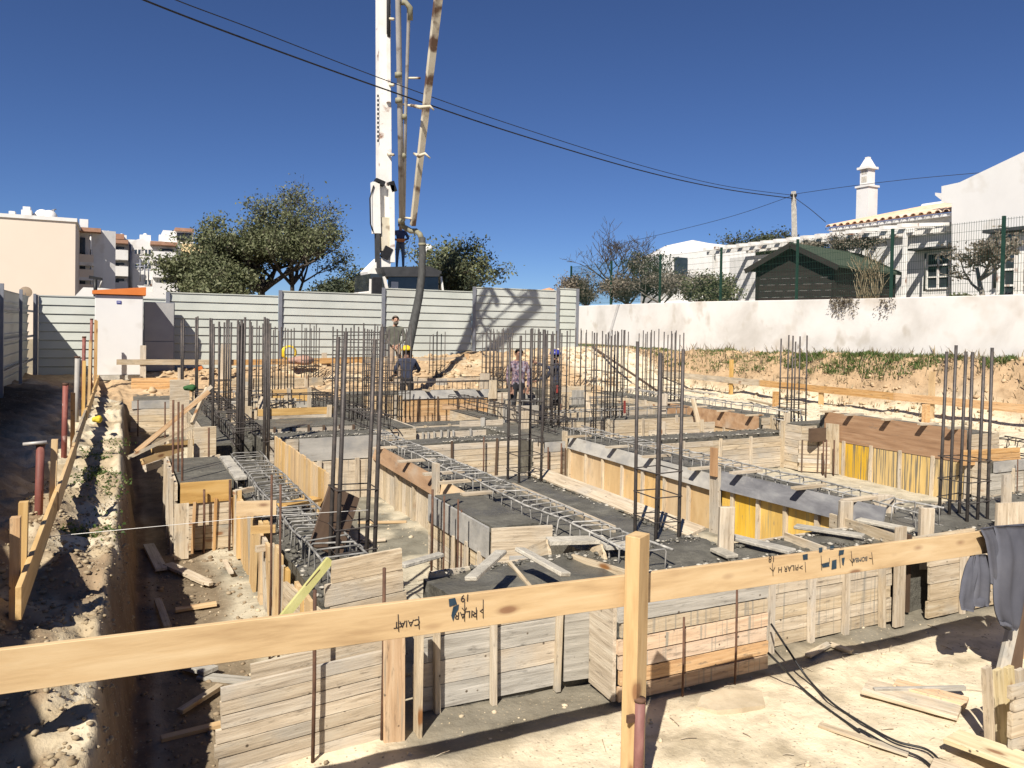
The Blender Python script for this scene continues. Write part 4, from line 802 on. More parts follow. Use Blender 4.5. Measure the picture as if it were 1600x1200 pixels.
for (nm, x, y, zb, zt, wd, m) in [('rear upright pale stub right of the yellow helmet worker', 8.7, 18.6, -1.8, -1.25, .28, 'pale'), ('rear grey stub left of the plaid worker', 7.7, 19.2, -1.8, -1.42, .3, 'grey'), ('pale upright board in the far left bay', 2.5, 17.6, -2, -1.3, .12, 'pale'),
                                 ('tall pale upright board behind the left starter bars', 2.35, 20.3, -1.8, -.55, .22, 'pale'), ('brown upright plank behind the left starter bars', 2.15, 15.2, -2, -1.2, .13, 'old'), ('pale upright stub in the middle bay near the plaid worker', 6.7, 12.5, -2, -1.55, .2, 'pale'),
                                 ('pale upright board at the right end of the far box', 10.6, 13.4, -2.3, -1.4, .16, 'pale'), ('slender pale board in the far middle bay', 9.0, 14.9, -2.2, -1.5, .16, 'pale'), ('pale upright board behind the blue helmet worker', 9.8, 17.5, -2, -1.3, .2, 'pale'),
                                 ('grey upright block in the far middle bay', 9.9, 15.8, -2.1, -1.5, .35, 'grey'), ('pale stub on the left strip under the left bars', 1.9, 13.4, -2, -1.4, .14, 'old'), ('far right pale upright stub beside the six bars', 11.0, 10.3, -2.2, -1.5, .12, 'pale')]:
    t = thing('timber_stub', nm, 'timber', (x, y, zb)); plank(t, (x, y, zb), (x+.02, y, zt), wd, .04, W[m], up=(1, 0, 0))
# steel pins along the forms
PIN_A = ['tall thin pin standing nearest the camera on the left strip', 'second tall thin pin beside the nearest one on the left strip', 'tall pin at the left corner of the square concrete pad', 'leftmost pin beside the square concrete pad', 'middle pin of the three left of the square pad', 'pin in front of the far left boarded form', 'pin left of the wide pale board in the far left bay', 'short pin before the square plywood panel by the timber pile', 'pin on the left of the fresh plywood lip of the pad', 'pin on the right of the fresh plywood lip of the pad', 'tallest pin before the grey plywood of the small middle pad', 'left pin before the grey plywood of the small middle pad', 'right pin before the grey plywood of the small middle pad']
pins = [((489, 1165), 920, 'tall steel pin in front of the big front left form'), ((597, 1140), 885, 'steel pin beside the wide upright board'), ((1236, 1070), 940, None), ((1148, 1065), 915, None)]
xx, yy, _ = (1.001, 4.360, -2.350); pin('tall rusty pin in front of the big front left form', (xx, yy), (0.990, 4.360, -1.512)[2])
xx, yy, _ = (1.428, 4.420, -2.399); pin('rusty pin at the right end of the big front left form', (xx, yy), (1.414, 4.420, -1.459)[2])
for px, py, pt, yy in [(1066, 1090, 965, 4.10), (1148, 1072, 915, 4.10), (560, 900, 800, 6.5)]:
    a = GY(px, py, yy); pin({1066: 'thin rusty pin on the left of the orange front form', 1148: 'thin rusty pin on the right of the orange front form', 560: 'rusty pin standing by the front column bars'}[px], a, GY(px, pt, yy)[2], r=.008)
for i, (px, py, pt, yy) in enumerate([(422, 955, 742, 5.9), (436, 955, 757, 5.8), (283, 850, 632, 9.2), (269, 800, 625, 9.6), (277, 820, 628, 9.8), (215, 690, 625, 17), (257, 720, 628, 14.5), (326, 700, 668, 11.2), (318, 860, 765, 8.9), (358, 860, 750, 8.9), (693, 850, 775, 6.6), (675, 830, 765, 7.2), (715, 850, 780, 6.3), (950, 0, 0, 0)]):
    if yy == 0: continue
    a = GY(px, py, yy); pin(PIN_A[i], a, GY(px, pt, yy)[2], r=.009 if yy < 7 else .013)
PIN_B = ['short pin at the near left corner of the small middle pad', 'pin halfway along the left face of the small middle pad', 'right pin on the grey lipped corner pad below the plaid worker', 'left pin on the grey lipped corner pad below the plaid worker', 'pin on the nearer cross strip right of the middle cage', 'left pin on the pad with a cut corner before the brown wall', 'middle pin on the pad with a cut corner before the brown wall', 'pin on the form at the far right edge', 'left pin on the tan form at the end of the orange wall', 'right pin on the tan form at the end of the orange wall', 'pin on the white washed pad behind the plaid worker', 'right pin on the pad with a cut corner before the brown wall']
for i, (x, y, zt) in enumerate([(2.92, 6.3, -1.9), (2.92, 6.7, -1.75), (6.5, 10.85, -1.9), (6.25, 10.85, -1.95), (5.3, 11.3, -1.8), (11.0, 9.45, -1.9), (11.15, 9.35, -1.88), (12.0, 6.75, -1.85), (8.3, 16.7, -1.6), (8.9, 16.7, -1.6), (8.3, 13.9, -1.6), (10.9, 9.3, -1.85)]):
    pin(PIN_B[i], (x, y), zt, r=.009 if y < 8 else .013)

# ================================================================ reinforcement
def ladder(label, xc, wd, y0, y1, ztop, step, mat, h=.24, n_low=2):
    """beam cage lying along Y: long bars with hooped stirrups"""
    t = thing('beam_cage', label, 'rebar cage', (xc, (y0+y1)/2, ztop-h))
    for s in (-1, 1):
        pts = [(xc+s*wd/2+.014*math.sin(q*1.7+s), y0+(y1-y0)*q/12, ztop-.015+.012*math.sin(q*2.1+s*2)) for q in range(13)]
        tube('long_bar', pts, .010, mat, t, 6)
        tube('long_bar', [(p[0], p[1], p[2]-h+.06) for p in pts], .010, mat, t, 6)
    yv = y0+.05; me = None; i = 0
    while yv < y1:
        c = [(-wd/2, 0, -h), (-wd/2, 0, -.02), (-wd/2+.02, 0, 0), (wd/2-.02, 0, 0), (wd/2, 0, -.02), (wd/2, 0, -h)]
        if me is None:
            V, F = tube_data(c, .0076, 5); me = mesh_from('stirrup', V, F, mat, True)
        o = link('stirrup', me, t); o.location = (U(-.012, .012), yv-(y0+y1)/2, h+U(-.012, .006)); o.rotation_euler = (U(-.2, .2), U(-.05, .05), U(-.22, .22)); o.scale = (U(.94, 1.05), 1, U(.9, 1.08))
        yv += step*U(.7, 1.3); i += 1
    return t
ladder('cement spattered rebar cage lying in the left concrete strip', 1.49, .36, 5.1, 10.6, -1.70, .19, splash_dark)
ladder('second slacker rebar cage lying crooked inside the left one', 1.45, .22, 6.2, 10.2, -1.78, .23, splash_dark)
ladder('pale spattered rebar ladder in the middle concrete strip', 3.72, .30, 4.75, 12.2, -1.72, .185, splash)
ladder('pale spattered rebar ladder in the right concrete strip', 7.05, .34, 4.75, 11.4, -1.70, .20, splash)
ladder('dark rebar cage in the far part of the left strip', 1.6, .4, 10.8, 18, -1.45, .26, steel)
ladder('dark rebar cage in the far part of the middle strip', 3.9, .4, 12.4, 18.5, -1.52, .26, steel)
ladder('dark rebar cage in the far part of the right strip', 7.0, .4, 11.5, 16.5, -1.6, .22, steel)
ladder('rebar cage on the raised strip at the far right', 11.55, .34, 10.6, 16, -1.5, .26, splash)
ladder('rebar cage at the right edge behind the brown wall', 12.6, .34, 4.9, 7.4, -1.62, .22, steel)
def cross_ladder(label, yc, x0, x1, ztop, step, mat):
    t = thing('beam_cage', label, 'rebar cage', ((x0+x1)/2, yc, ztop-.2)); wd = .3; h = .2
    for s in (-1, 1): tube('long_bar', [(x0, yc+s*wd/2, ztop), (x1, yc+s*wd/2, ztop+.01)], .011, mat, t, 5)
    x = x0+.05; me = None
    while x < x1:
        if me is None: V, F = tube_data([(0, -wd/2, -h), (0, -wd/2, 0), (0, wd/2, 0), (0, wd/2, -h)], .008, 5); me = mesh_from('stirrup', V, F, mat)
        o = link('stirrup', me, t); o.location = (x-(x0+x1)/2, U(-.01, .01), .2); o.rotation_euler = (0, U(-.05, .05), U(-.1, .1)); x += step*U(.8, 1.2)
cross_ladder('dark rebar cage along the rear strip beside the yellow helmet worker', 17.35, 5.2, 9.8, -1.36, .25, steel)
cross_ladder('dark rebar cage along the back strip below the hoarding', 19.9, 2.0, 10.8, -1.42, .3, steel)
cross_ladder('rebar cage over the rear left bay', 15.4, 2.0, 3.9, -1.4, .25, steel)
def column(label, x, y, wx, wy, nx_, ny_, zb, zt, stirrups, r=.0135, mat=None, group=None, lean=(0, 0)):
    """upright starter cage: bars on the perimeter of a rectangle and tied stirrups"""
    mat = mat or steel
    t = thing('column_cage', label, 'rebar cage', (x, y, zb), group)
    for i in range(nx_):
        for j in range(ny_):
            if 0 < i < nx_-1 and 0 < j < ny_-1: continue
            bx = x-wx/2+(wx*i/(nx_-1) if nx_ > 1 else 0); by = y-wy/2+(wy*j/(ny_-1) if ny_ > 1 else 0)
            dz = U(-.09, .06); e = (U(-.015, .015)+lean[0], U(-.015, .015)+lean[1])
            tube('bar', [(bx, by, zb), (bx+e[0]*.5, by+e[1]*.5, (zb+zt)/2), (bx+e[0], by+e[1], zt+dz)], r, mat, t, 7)
    a, b = wx/2+r, wy/2+r
    V, F = tube_data([(-a, -b, 0), (a, -b, 0), (a, b, 0), (-a, b, 0)], .0055 if r < .016 else .006, 5, True); me = mesh_from('stirrup', V, F, mat)
    for z in stirrups:
        o = link('stirrup', me, t); o.location = (lean[0]*.3, lean[1]*.3, z-zb); o.rotation_euler = (U(-.04, .04), U(-.04, .04), U(-.03, .03))
    return t
column('four thick starter bars at the near end of the left strip', 1.66, 6.00, .30, .22, 2, 2, -2.3, -.07, [-1.95, -1.78, -1.60, -1.30], .0175, lean=(.05, .03))
column('four starter bars with three ties beside the tall pine post', 4.40, 5.62, .26, .30, 2, 2, -2.3, -.14, [-1.92, -1.72, -1.50, -1.28], .0165, lean=(.0, .0))
column('cluster of starter bars on the middle strip in front of the plaid worker', 4.45, 8.30, .30, .30, 2, 2, -2.2, -.03, [-1.75, -1.55, -1.35, -1.15, -.9], .0165)
column('row of tall starter bars at the right end of the right strip', 7.82, 4.93, .34, .30, 3, 2, -2.2, -.14, [-1.9, -1.7, -1.5, -1.28], .0165, lean=(.03, 0))
column('six starter bars behind the dark plywood pad on the right', 11.75, 10.85, .40, .30, 3, 2, -2.2, -.12, [-1.5, -1.4, -1.3, -1.1, -.9], .015)
column('bundled thick starter bars on the left strip, tallest cluster', 1.52, 11.3, .07, .10, 4, 3, -2.2, .03, [-1.7, -1.55, -1.4], .016)
column('pair of dark starter bars right of the tallest cluster', 1.78, 10.7, .05, .06, 2, 2, -2.2, .02, [-1.6], .015)
column('pair of thick starter bars left of the tallest cluster', 1.42, 13.4, .09, .10, 2, 2, -2.2, .0, [-1.3, -1.1], .017)
column('tall open cage of starter bars in front of the grey cabinet', 1.62, 17.6, .85, .35, 4, 2, -2.0, .08, [], .019)
column('slim tied cage of starter bars behind the tallest cluster', 2.55, 16.5, .26, .30, 3, 2, -2.0, .0, [-1.5, -1.3, -1.1, -.9], .013)
column('distant starter cage near the yellow hose coil by the hoarding', 4.35, 19.8, .36, .30, 4, 2, -1.9, -.05, [-1.7, -1.55, -1.4, -1.25, -1.1, -.95, -.7, -.4], .013)
column('wide dense starter cage with many ties left of the yellow helmet worker', 4.0, 14.0, .95, .30, 7, 2, -2.0, -.02, [-1.6+.14*i for i in range(11)], .0135)
column('dense starter cage just behind the wide one', 5.05, 15.6, .9, .3, 6, 2, -2.0, -.05, [-1.6+.16*i for i in range(6)], .013)
column('distant starter cage in front of the boom shadow', 9.3, 19.4, .45, .30, 5, 2, -2.0, -.1, [-1.6+.15*i for i in range(6)], .013)
column('starter cage standing between the two workers on the right', 8.05, 14.1, .5, .35, 5, 2, -2.1, -.08, [-1.75+.16*i for i in range(8)], .0145)
column('starter cage at the right of the hoarding end', 11.6, 18.4, .55, .3, 4, 2, -2.0, -.05, [-1.5, -1.3, -1.1], .013)
column('starter cage on the right strip right of the blue helmet worker', 8.1, 12.3, .25, .30, 2, 2, -2.2, -.08, [-1.8, -1.6, -1.4, -1.2, -1.0, -.8], .0145)
column('starter cage in front of the white wall end, left one', 11.9, 17.0, .42, .3, 5, 2, -2.0, -.05, [-1.5, -1.35], .013)
column('starter cage in front of the white wall end, right one', 12.3, 16.2, .42, .3, 4, 2, -2.0, -.03, [-1.5, -1.3], .013)
column('starter cage just left of the tall tied cage in the far middle', 9.1, 13.2, .3, .3, 3, 2, -2.1, -.08, [-1.7+.2*i for i in range(5)], .013)
column('starter cage behind the orange wall near its right end', 8.9, 17.9, .4, .3, 4, 2, -2.0, -.06, [-1.5+.15*i for i in range(5)], .013)
column('starter cage at the back between the bearded man and the boom shadow', 7.9, 20.0, .35, .3, 4, 2, -1.9, -.2, [-1.4+.15*i for i in range(4)], .012)
column('starter cage beside the man in plaid, behind the near cluster', 7.4, 12.6, .3, .3, 3, 2, -2.1, -.04, [-1.7+.2*i for i in range(6)], .014)
column('thick starter bars between the cabinet and the tallest cluster', 1.95, 14.6, .35, .25, 3, 2, -2.1, .0, [-1.4, -1.2], .016)
column('far starter cage left of the wide dense cage', 3.2, 17.2, .4, .3, 4, 2, -2.0, -.1, [-1.5+.16*i for i in range(5)], .013)
column('starter cage behind the blue helmet man close to the hoarding', 10.6, 19.3, .4, .3, 4, 2, -1.9, -.08, [-1.4+.15*i for i in range(4)], .012)
column('starter cage behind the bars by the tall pine post', 11.5, 14.2, .34, .3, 4, 2, -2.0, -.05, [-1.6+.16*i for i in range(5)], .013)

# cement crumbs and splashes along the edges of the poured strips
def edge_crumbs(name, strips, n, rmin, rmax, mat, label):
    VV = []; FF = []; k = 0
    for i in range(n):
        x0, x1, y0, y1, z = strips[random.randrange(len(strips))]; lx, ly = x1-x0, y1-y0
        if lx > ly: x = U(x0, x1); q = random.choice((0, 1)); y = (y0, y1)[q]+(1-2*q)*abs(random.gauss(0, .07))
        else: y = U(y0, y0+ly*random.random()**.6) if ly > 6 else U(y0, y1); q = random.choice((0, 1)); x = (x0, x1)[q]+(1-2*q)*abs(random.gauss(0, .06))
        r = rmin+(rmax-rmin)*random.random()**3; V, F = ROCKS[random.randrange(12)]
        VV.append(V*np.array([r, r, r*.55])+np.array([x, y, z+r*.1])); FF.append(F+k); k += len(V)
    o = link(name, np_mesh(name, np.concatenate(VV), np.concatenate(FF), mat)); tag(o, label, None, None, 'stuff')
STR = [(1.22, 1.74, 5.1, 10.9, ZT+.01), (3.46, 4.66, 5.0, 8.6, ZT+.01), (3.46, 4.18, 8, 12, ZT+.01), (6.74, 7.5, 5.0, 11, ZT+.01), (2.1, 4.66, 4.62, 5.4, ZT+.02), (4.7, 6.7, 4.6, 5.05, ZT+.01), (6.8, 11, 4.5, 5.4, ZT+.01), (1.76, 3.42, 10.98, 11.6, -1.61), (7.5, 11.2, 10.4, 10.95, ZT+.01), (6.04, 7.5, 11.0, 13, ZT+.01), (4.68, 6.0, 11.45, 11.95, ZT+.01)]
edge_crumbs('cement_crumbs', STR, 2600, .004, .028, conc_dry, 'pale cement crumbs along the edges of the poured strips')
edge_crumbs('wet_crumbs', STR, 2200, .006, .035, conc_wet, 'lumps of wet concrete along the edges of the poured strips')

for lab, P, Q, z0, z1, n_, m_ in [('low divider board across the front concrete, left one', (2.6, 4.66), (2.75, 5.36), -2.0, -1.84, 1, 'pale'), ('low divider board across the front concrete, right one', (3.5, 4.64), (3.30, 5.3), -2.0, -1.835, 1, 'old'),
                               ('splintered board edge along the front of the concrete, left of the pine post', (2.75, 4.645), (3.0, 4.60), -1.95, -1.80, 1, 'pale'), ('board edge along the front of the concrete, right of the pine post', (4.4, 4.475), (5.9, 4.44), -1.93, -1.83, 1, 'pale'),
                               ('short upright board dividing the concrete before the slate plywood', (5.3, 4.5), (5.35, 5.0), -2.0, -1.80, 1, 'old'), ('short upright board dividing the concrete beside the jacket', (6.2, 4.5), (6.3, 5.3), -2.0, -1.79, 1, 'pale'),
                               ('low board along the right edge of the middle cage', (4.12, 5.9), (4.14, 8.0), -1.95, -1.83, 1, 'pale'), ('stacked shutter boards inside the far left bay', (2.1, 15.9), (3.2, 15.7), -2.2, -1.5, 4, 'old'),
                               ('tan shutter in the rear bay behind the wide dense cage', (4.7, 16.2), (5.6, 16.2), -2.2, -1.55, 4, 'ply_tan'), ('pale shutter at the back below the hoarding, left', (2.4, 19.4), (4.6, 19.4), -1.95, -1.35, 3, 'old'),
                               ('pale shutter at the back below the hoarding, right', (6.5, 19.5), (9.5, 19.5), -1.95, -1.42, 3, 'pale'), ('pale shutter behind the blue helmet man', (9.6, 17.0), (11.0, 16.9), -2.1, -1.5, 4, 'pale'),
                               ('weathered shutter right of the man in plaid', (8.2, 16.0), (8.9, 16.0), -2.2, -1.6, 3, 'grey'), ('slanted pale shutter in the far bay before the white rubble', (9.3, 12.2), (10.8, 12.0), -2.4, -1.85, 4, 'pale')]:
    form(lab, P, Q, z0, z1, n_, m_, bats=(.2, .8) if n_ > 1 else (), bm='old')

# the far half of the grid: more cross strips, each with its boarded face and its cage
for lab, x0, x1, y, zt, m_ in [('between the middle and right strips, behind the first pair', 4.64, 6.84, 14.4, -1.99, 'pale'),
                           ('in the right bay, nearer one', 7.54, 11.05, 12.9, -1.84, 'pale'), ('in the right bay, farther one', 7.54, 11.05, 14.9, -1.80, 'drip'),
                           ('in the left bay before the fresh box form', 1.76, 3.40, 15.3, -1.72, 'pale'), ('in the left bay, farthest one', 1.76, 3.40, 17.8, -1.72, 'old')]:
    beam('cross strip of concrete '+lab, x0, x1, y, y+.5, zt)
    form('boarded face of the cross strip '+lab, (x0+.02, y-.04), (x1-.02, y-.04), -2.4, zt-.01, 4, m_, bats=(.1, .35, .6, .85), bm='old', bw=.05)
    if zt > -1.9: cross_ladder('rebar cage over the cross strip '+lab, y+.25, x0+.1, x1-.1, zt+.17, .24, splash_dark)
form('boards on the left face of the far left strip', (1.21, 19.8), (1.21, 11.7), -2.4, -1.75, 3, 'old', joints=(.3, .65), bats=(.15, .3, .45, .6, .75, .9), bm='pale')
form('boards on the left face of the far middle strip', (3.41, 19.8), (3.41, 13.4), -2.4, -1.79, 3, 'pale', joints=(.5,), bats=(.15, .35, .55, .75, .95), bm='old')
form('boards on the left face of the far raised strip', (11.18, 16.9), (11.18, 14.25), -2.4, -1.70, 4, 'old', bats=(.2, .5, .8), bm='pale')
for lab, x, y, zt in [('slanted brace board over the far cross strip at the right', 9.3, 14.7, -1.45), ('slanted brace board in the far left bay', 2.3, 15.1, -1.4), ('slanted brace board beside the far raised strip', 10.7, 12.7, -1.45)]:
    t = thing('brace_board', lab, 'board', (x, y, -2.3)); plank(t, (x, y-.5, -2.35), (x+.1, y-.03, zt), .1, .03, W['pale'], up=(1, 0, 0))

form('boarded front face of the front strip beyond the jacket', (7.64, 4.46), (13.0, 4.40), -2.5, -1.89, 4, 'pale', bats=(.1, .3, .5, .7, .9), bm='old', bw=.05, joints=(.35, .7))
# ================================================================ concrete pump truck behind the hoarding
tk = thing('pump_truck', 'concrete pump truck behind the hoarding with dark cab roof and white boom mast', 'truck', (8.7, 26.8, -.9))
def poly(parent, name, pts, mat, depth=None):
    """flat face through world points, given thickness along depth"""
    off = base_of(parent); n = len(pts); V = [Vector(p)-off for p in pts]
    d = Vector(depth) if depth else Vector((0, .03, 0)); V += [v+d for v in V]
    F = [tuple(range(n)), tuple(range(2*n-1, n-1, -1))]+[(i, i+n, (i+1) % n+n, (i+1) % n) for i in range(n)]
    return link(name, mesh_from(name, V, F, mat), parent)
yc = 25.6
cabx0, cabx1 = GY(578, 440, yc)[0], GY(690, 440, yc)[0]
block(tk, (cabx0, yc+.05, -.2), (cabx1, yc+2.2, 1.15), white_pnt, 'cab_body', .03)
block(tk, (cabx0+.65, yc, 1.15), (cabx1-.12, yc+.05, 1.86), glass, 'windscreen'); block(tk, (cabx0+.05, yc+.1, 1.15), (cabx0+.6, yc+2.1, 1.75), glass, 'side_glass')
poly(tk, 'roof_visor', [GY(598, 417, yc-.3), GY(672, 416, yc-.3), GY(690, 424, yc-.3), GY(686, 432, yc-.3), GY(604, 432, yc-.3)], dark_metal, (0, 2.4, 0))
block(tk, (cabx0+.6, yc-.1, 1.84), (cabx1-.05, yc+2.2, 1.95), dark_metal, 'roof')
for a, b, w_ in [(GY(600, 432, yc-.1), GY(607, 462, yc-.1), .10), (GY(579, 436, yc-.1), GY(578, 470, yc-.1), .07), (GY(689, 432, yc-.1), GY(693, 462, yc-.1), .06)]: plank(tk, a, b, w_, .06, white_pnt, up=(1, 0, 0), name='pillar')
poly(tk, 'boom_pedestal', [(7.741, 26.200, 1.677), (7.693, 26.200, 1.854), (7.964, 26.200, 2.136), (8.193, 26.200, 2.372), (8.567, 26.200, 2.394), (8.483, 26.200, 1.711)], white_pnt, (0, .9, 0))
mirror = block(tk, (cabx0+.0, yc-.25, 1.0), (cabx0+.35, yc-.15, 1.62), black_m, 'mirror', .03)
block(tk, (cabx0+.75, yc-.03, 1.18), (cabx0+1.0, yc-.005, 1.5), white_pnt, 'sticker'); tube('wiper', [(cabx0+1.75, yc-.03, 1.1), (cabx0+1.72, yc-.03, 1.6)], .012, grey_pipe, tk, 5)
block(tk, (cabx0+.1, yc+2.3, -.3), (cabx1, yc+9, .4), dark_metal, 'chassis')
for wy in (yc+1.0, yc+5.5, yc+7):
    for wx in (cabx0+.15, cabx1-.15):
        o = tube('wheel', [(wx-.15, wy, -.4), (wx+.15, wy, -.4)], .5, rubber, tk, 20)
# mast
def beam_box(parent, name, a, b, w0, w1, d0, mat, up=(0, 1, 0)):
    a, b = Vector(a), Vector(b); x = (b-a).normalized(); z = Vector(up); z = (z-x*z.dot(x)).normalized(); y = z.cross(x); off = base_of(parent); V = []
    for p, w_ in ((a, w0), (b, w1)):
        for s, t in ((-1, -1), (1, -1), (1, 1), (-1, 1)): V.append(p+y*s*w_/2+z*t*d0/2-off)
    return link(name, mesh_from(name, V, [(3, 2, 1, 0), (4, 5, 6, 7), (0, 1, 5, 4), (1, 2, 6, 5), (2, 3, 7, 6), (3, 0, 4, 7)], mat), parent)
MY = 26.6
mt, mbm = GY(598, -150, MY), GY(600, 395, MY)
beam_box(tk, 'boom_mast', mbm, mt, .45, .40, .45, white_pnt)
beam_box(tk, 'mast_web', GY(607, 160, MY-.28), GY(606, 55, MY-.28), .14, .14, .1, white_pnt)
tube('hydraulic_ram', [GY(607, 58, MY-.3), GY(607, -100, MY-.3)], .07, dark_metal, tk, 10)
for (a, b, w_, m) in [((586, 285), (588, 365), .26, white_pnt), ((611, 290), (612, 410), .16, white_pnt), ((589, 365), (590, 420), .11, dark_metal), ((586, 282), (600, 288), .16, black_m), ((610, 284), (615, 300), .2, black_m)]:
    beam_box(tk, 'lift_cylinder' if m is white_pnt else 'cylinder_rod', GY(*a, MY-.35), GY(*b, MY-.35), w_, w_, .25, m)
beam_box(tk, 'mast_foot', GY(601, 340, MY-.3), GY(603, 392, MY-.3), .40, .36, .2, cream_pnt); beam_box(tk, 'pivot', GY(598, 392, MY-.4), GY(609, 398, MY-.4), .42, .42, .2, black_m)
tube('hydraulic_hose', [GY(584, 290, MY-.5), GY(578, 310, MY-.5), GY(579, 350, MY-.5), GY(583, 362, MY-.5)], .025, black_m, tk, 6)
for i in range(11): block(tk, Vector(GY(590.5, 150+i*7, MY-.24))-Vector((.03, .012, .045)), Vector(GY(590.5, 150+i*7, MY-.24))+Vector((.03, 0, .045)), dark_metal, 'mast_mark')
for py in (29, 132, 241): tube('pipe_bracket', [GY(606, py, MY-.2), GY(615, py+1, MY-.6)], .05, cream_pnt, tk, 6)
# folded outer boom reaching over the site
at_, ab = Vector((6.6, 16.6, 9.0)), Vector((6.948, 19.500, 2.666))
beam_box(tk, 'outer_boom', ab, at_, .12, .19, .15, cream_pnt); beam_box(tk, 'boom_section', at_+Vector((-.06, .1, .15)), mt, .2, .38, .25, white_pnt)
tube('boom_elbow', [at_, at_+Vector((-.05, 0, .15)), at_+Vector((-.45, 0, .25)), at_+Vector((-.8, -.1, .15)), (5.634, 17.291, 8.954)], .08, cream_pnt, tk, 10)
tube('delivery_pipe', [(5.634, 17.291, 8.954), (5.889, 17.811, 7.785), (6.273, 18.693, 5.462), (6.697, 19.659, 2.767)], [.066, .068, .072, .076], grey_pipe, tk, 12)
tube('delivery_pipe', [(5.949, 17.892, 7.751), (6.086, 17.822, 7.754), (6.156, 17.784, 7.632), (6.184, 17.878, 7.409), (6.403, 18.627, 5.464), (6.743, 19.636, 2.785)], [.05, .055, .055, .045, .042, .042], grey_pipe, tk, 10)
tube('pipe_elbow', [(5.972, 17.768, 7.726), (6.053, 17.726, 7.727), (6.150, 17.674, 7.606), (6.186, 17.763, 7.340)], .065, olive_pipe, tk, 10)
for px, py in [(622.5, 117), (623, 157), (632, 182), (631, 243), (627, 345)]: dq = 18.3+2.2*py/348; tube('pipe_coupling', [GD(px, py-3, dq), GD(px, py+4, dq)], .092 if px < 630 else .065, olive_pipe, tk, 10)
for a, b in [((634, 122), (657, 122)), ((630, 163), (657, 168)), ((632, 340), (645, 342))]: tube('boom_bracket', [GD(a[0], a[1], 18.4+2.1*a[1]/348), GD(b[0], b[1], 18.4+2.0*b[1]/348)],   .028, cream_pnt, tk, 8)
for a in [((640, 164), (658, 168), (672, 166), (678, 172)), ((647, 240), (655, 244), (664, 240), (672, 247))]: tube('pipe_clamp', [GD(a[0][0], a[0][1], 19.5)]+[GD(p[0], p[1], 18.6) for p in a[1:]], [.03, .05, .035, .02], cream_pnt, tk, 8)
hp = [(6.714, 19.764, 2.848), (6.794, 19.832, 2.656), (6.980, 19.735, 2.539), (7.068, 19.577, 2.529), (7.143, 19.480, 2.439), (7.172, 19.406, 2.298)]
tube('hose_elbow', hp, .075, olive_pipe, tk, 12)
tube('end_hose', [(7.180, 19.403, 2.332), (7.155, 19.296, 1.930), (7.075, 19.100, 1.322), (6.949, 18.929, 0.774), (6.795, 18.773, 0.270), (6.609, 18.522, -0.191), (6.425, 18.271, -0.637), (6.346, 18.082, -0.853)], [.095, .092, .098, .105, .11, .115, .12, .12], rubber, tk, 14)
for py in (382, 404): tube('hose_clamp', [GD(659.7, py-2, 20.45), GD(659.7, py+2, 20.45)], .105, olive_pipe, tk, 14)

# ================================================================ pole and overhead wires
ut = thing('utility_pole', 'concrete utility pole with wires beside the white house', 'pole', (25.799, 23.937, 3.263))
beam_box(ut, 'shaft', (25.824, 23.925, 3.264), (25.754, 24.015, 6.039), .19, .13, .15, conc_dry); 
for dx in (-3, 3): tube('insulator', [GD(1240+dx, 303, 32.9), GD(1240+dx, 307, 32.9)], .06, black_m, ut, 8)
def wire(label, pts, r):
    P = [Vector(p) for p in pts]; out = []
    for i in range(len(P)-1):
        p0, p1, p2, p3 = P[max(i-1, 0)], P[i], P[i+1], P[min(i+2, len(P)-1)]
        for k in range(10):
            t = k/10; out.append(.5*((2*p1)+(p2-p0)*t+(2*p0-5*p1+4*p2-p3)*t*t+(3*p1-p0-3*p2+p3)*t**3))
    out.append(P[-1]); o = tube('overhead_wire', out, r, black_m, None, 6); tag(o, label, 'wire')
wire('thick black overhead cable sagging across the sky', [(-0.632, 13.913, 5.470), (0.345, 15.101, 5.634), (2.415, 16.289, 5.643), (5.636, 18.012, 5.679), (9.975, 19.722, 5.572), (15.957, 21.714, 5.486), (20.964, 23.086, 5.542), (25.629, 23.960, 5.719)], .019)
wire('thin overhead wire just above the thick black cable', [(-0.187, 13.684, 5.458), (0.846, 14.845, 5.644), (2.413, 16.295, 5.901), (5.771, 17.946, 5.852), (9.974, 19.727, 5.792), (15.956, 21.719, 5.662), (20.963, 23.089, 5.667), (25.628, 23.963, 5.856)], .011)
wire('slim wire from the pole to the white house', [(25.750, 23.902, 5.913), (26.031, 21.623, 5.890), (26.501, 19.135, 5.842), (26.875, 16.694, 5.707)], .010)
wire('stay wire running down from the pole behind the shed', [(25.751, 23.898, 5.721), (24.773, 22.249, 4.987), (23.717, 20.527, 4.169)], .014)
wire('faint wire from the bare tree towards the pole', [(22.633, 33.442, 4.286), (23.675, 29.547, 4.727), (24.986, 26.640, 5.281), (25.682, 24.048, 5.845)], .010)

# ================================================================ white house, pergola, chimney and shed on the right
hs = thing('white_house', 'white house with tiled lean-to roof, window and glazed doors on the right', 'house', (25, 16, .4))
HX, GXX = 25.0, 24.5
yR = GX(1487, 400, GXX)[1]
y_l = GX(1140, 400, HX)[1]
ysp = GX(1300, 366, HX)[1]
block(hs, (HX, yR-.3, .2), (HX+.25, ysp, 4.12), white_wall, 'recess_wall'); block(hs, (HX+.02, ysp, .2), (HX+.27, y_l, 3.35), white_wall, 'side_wall')
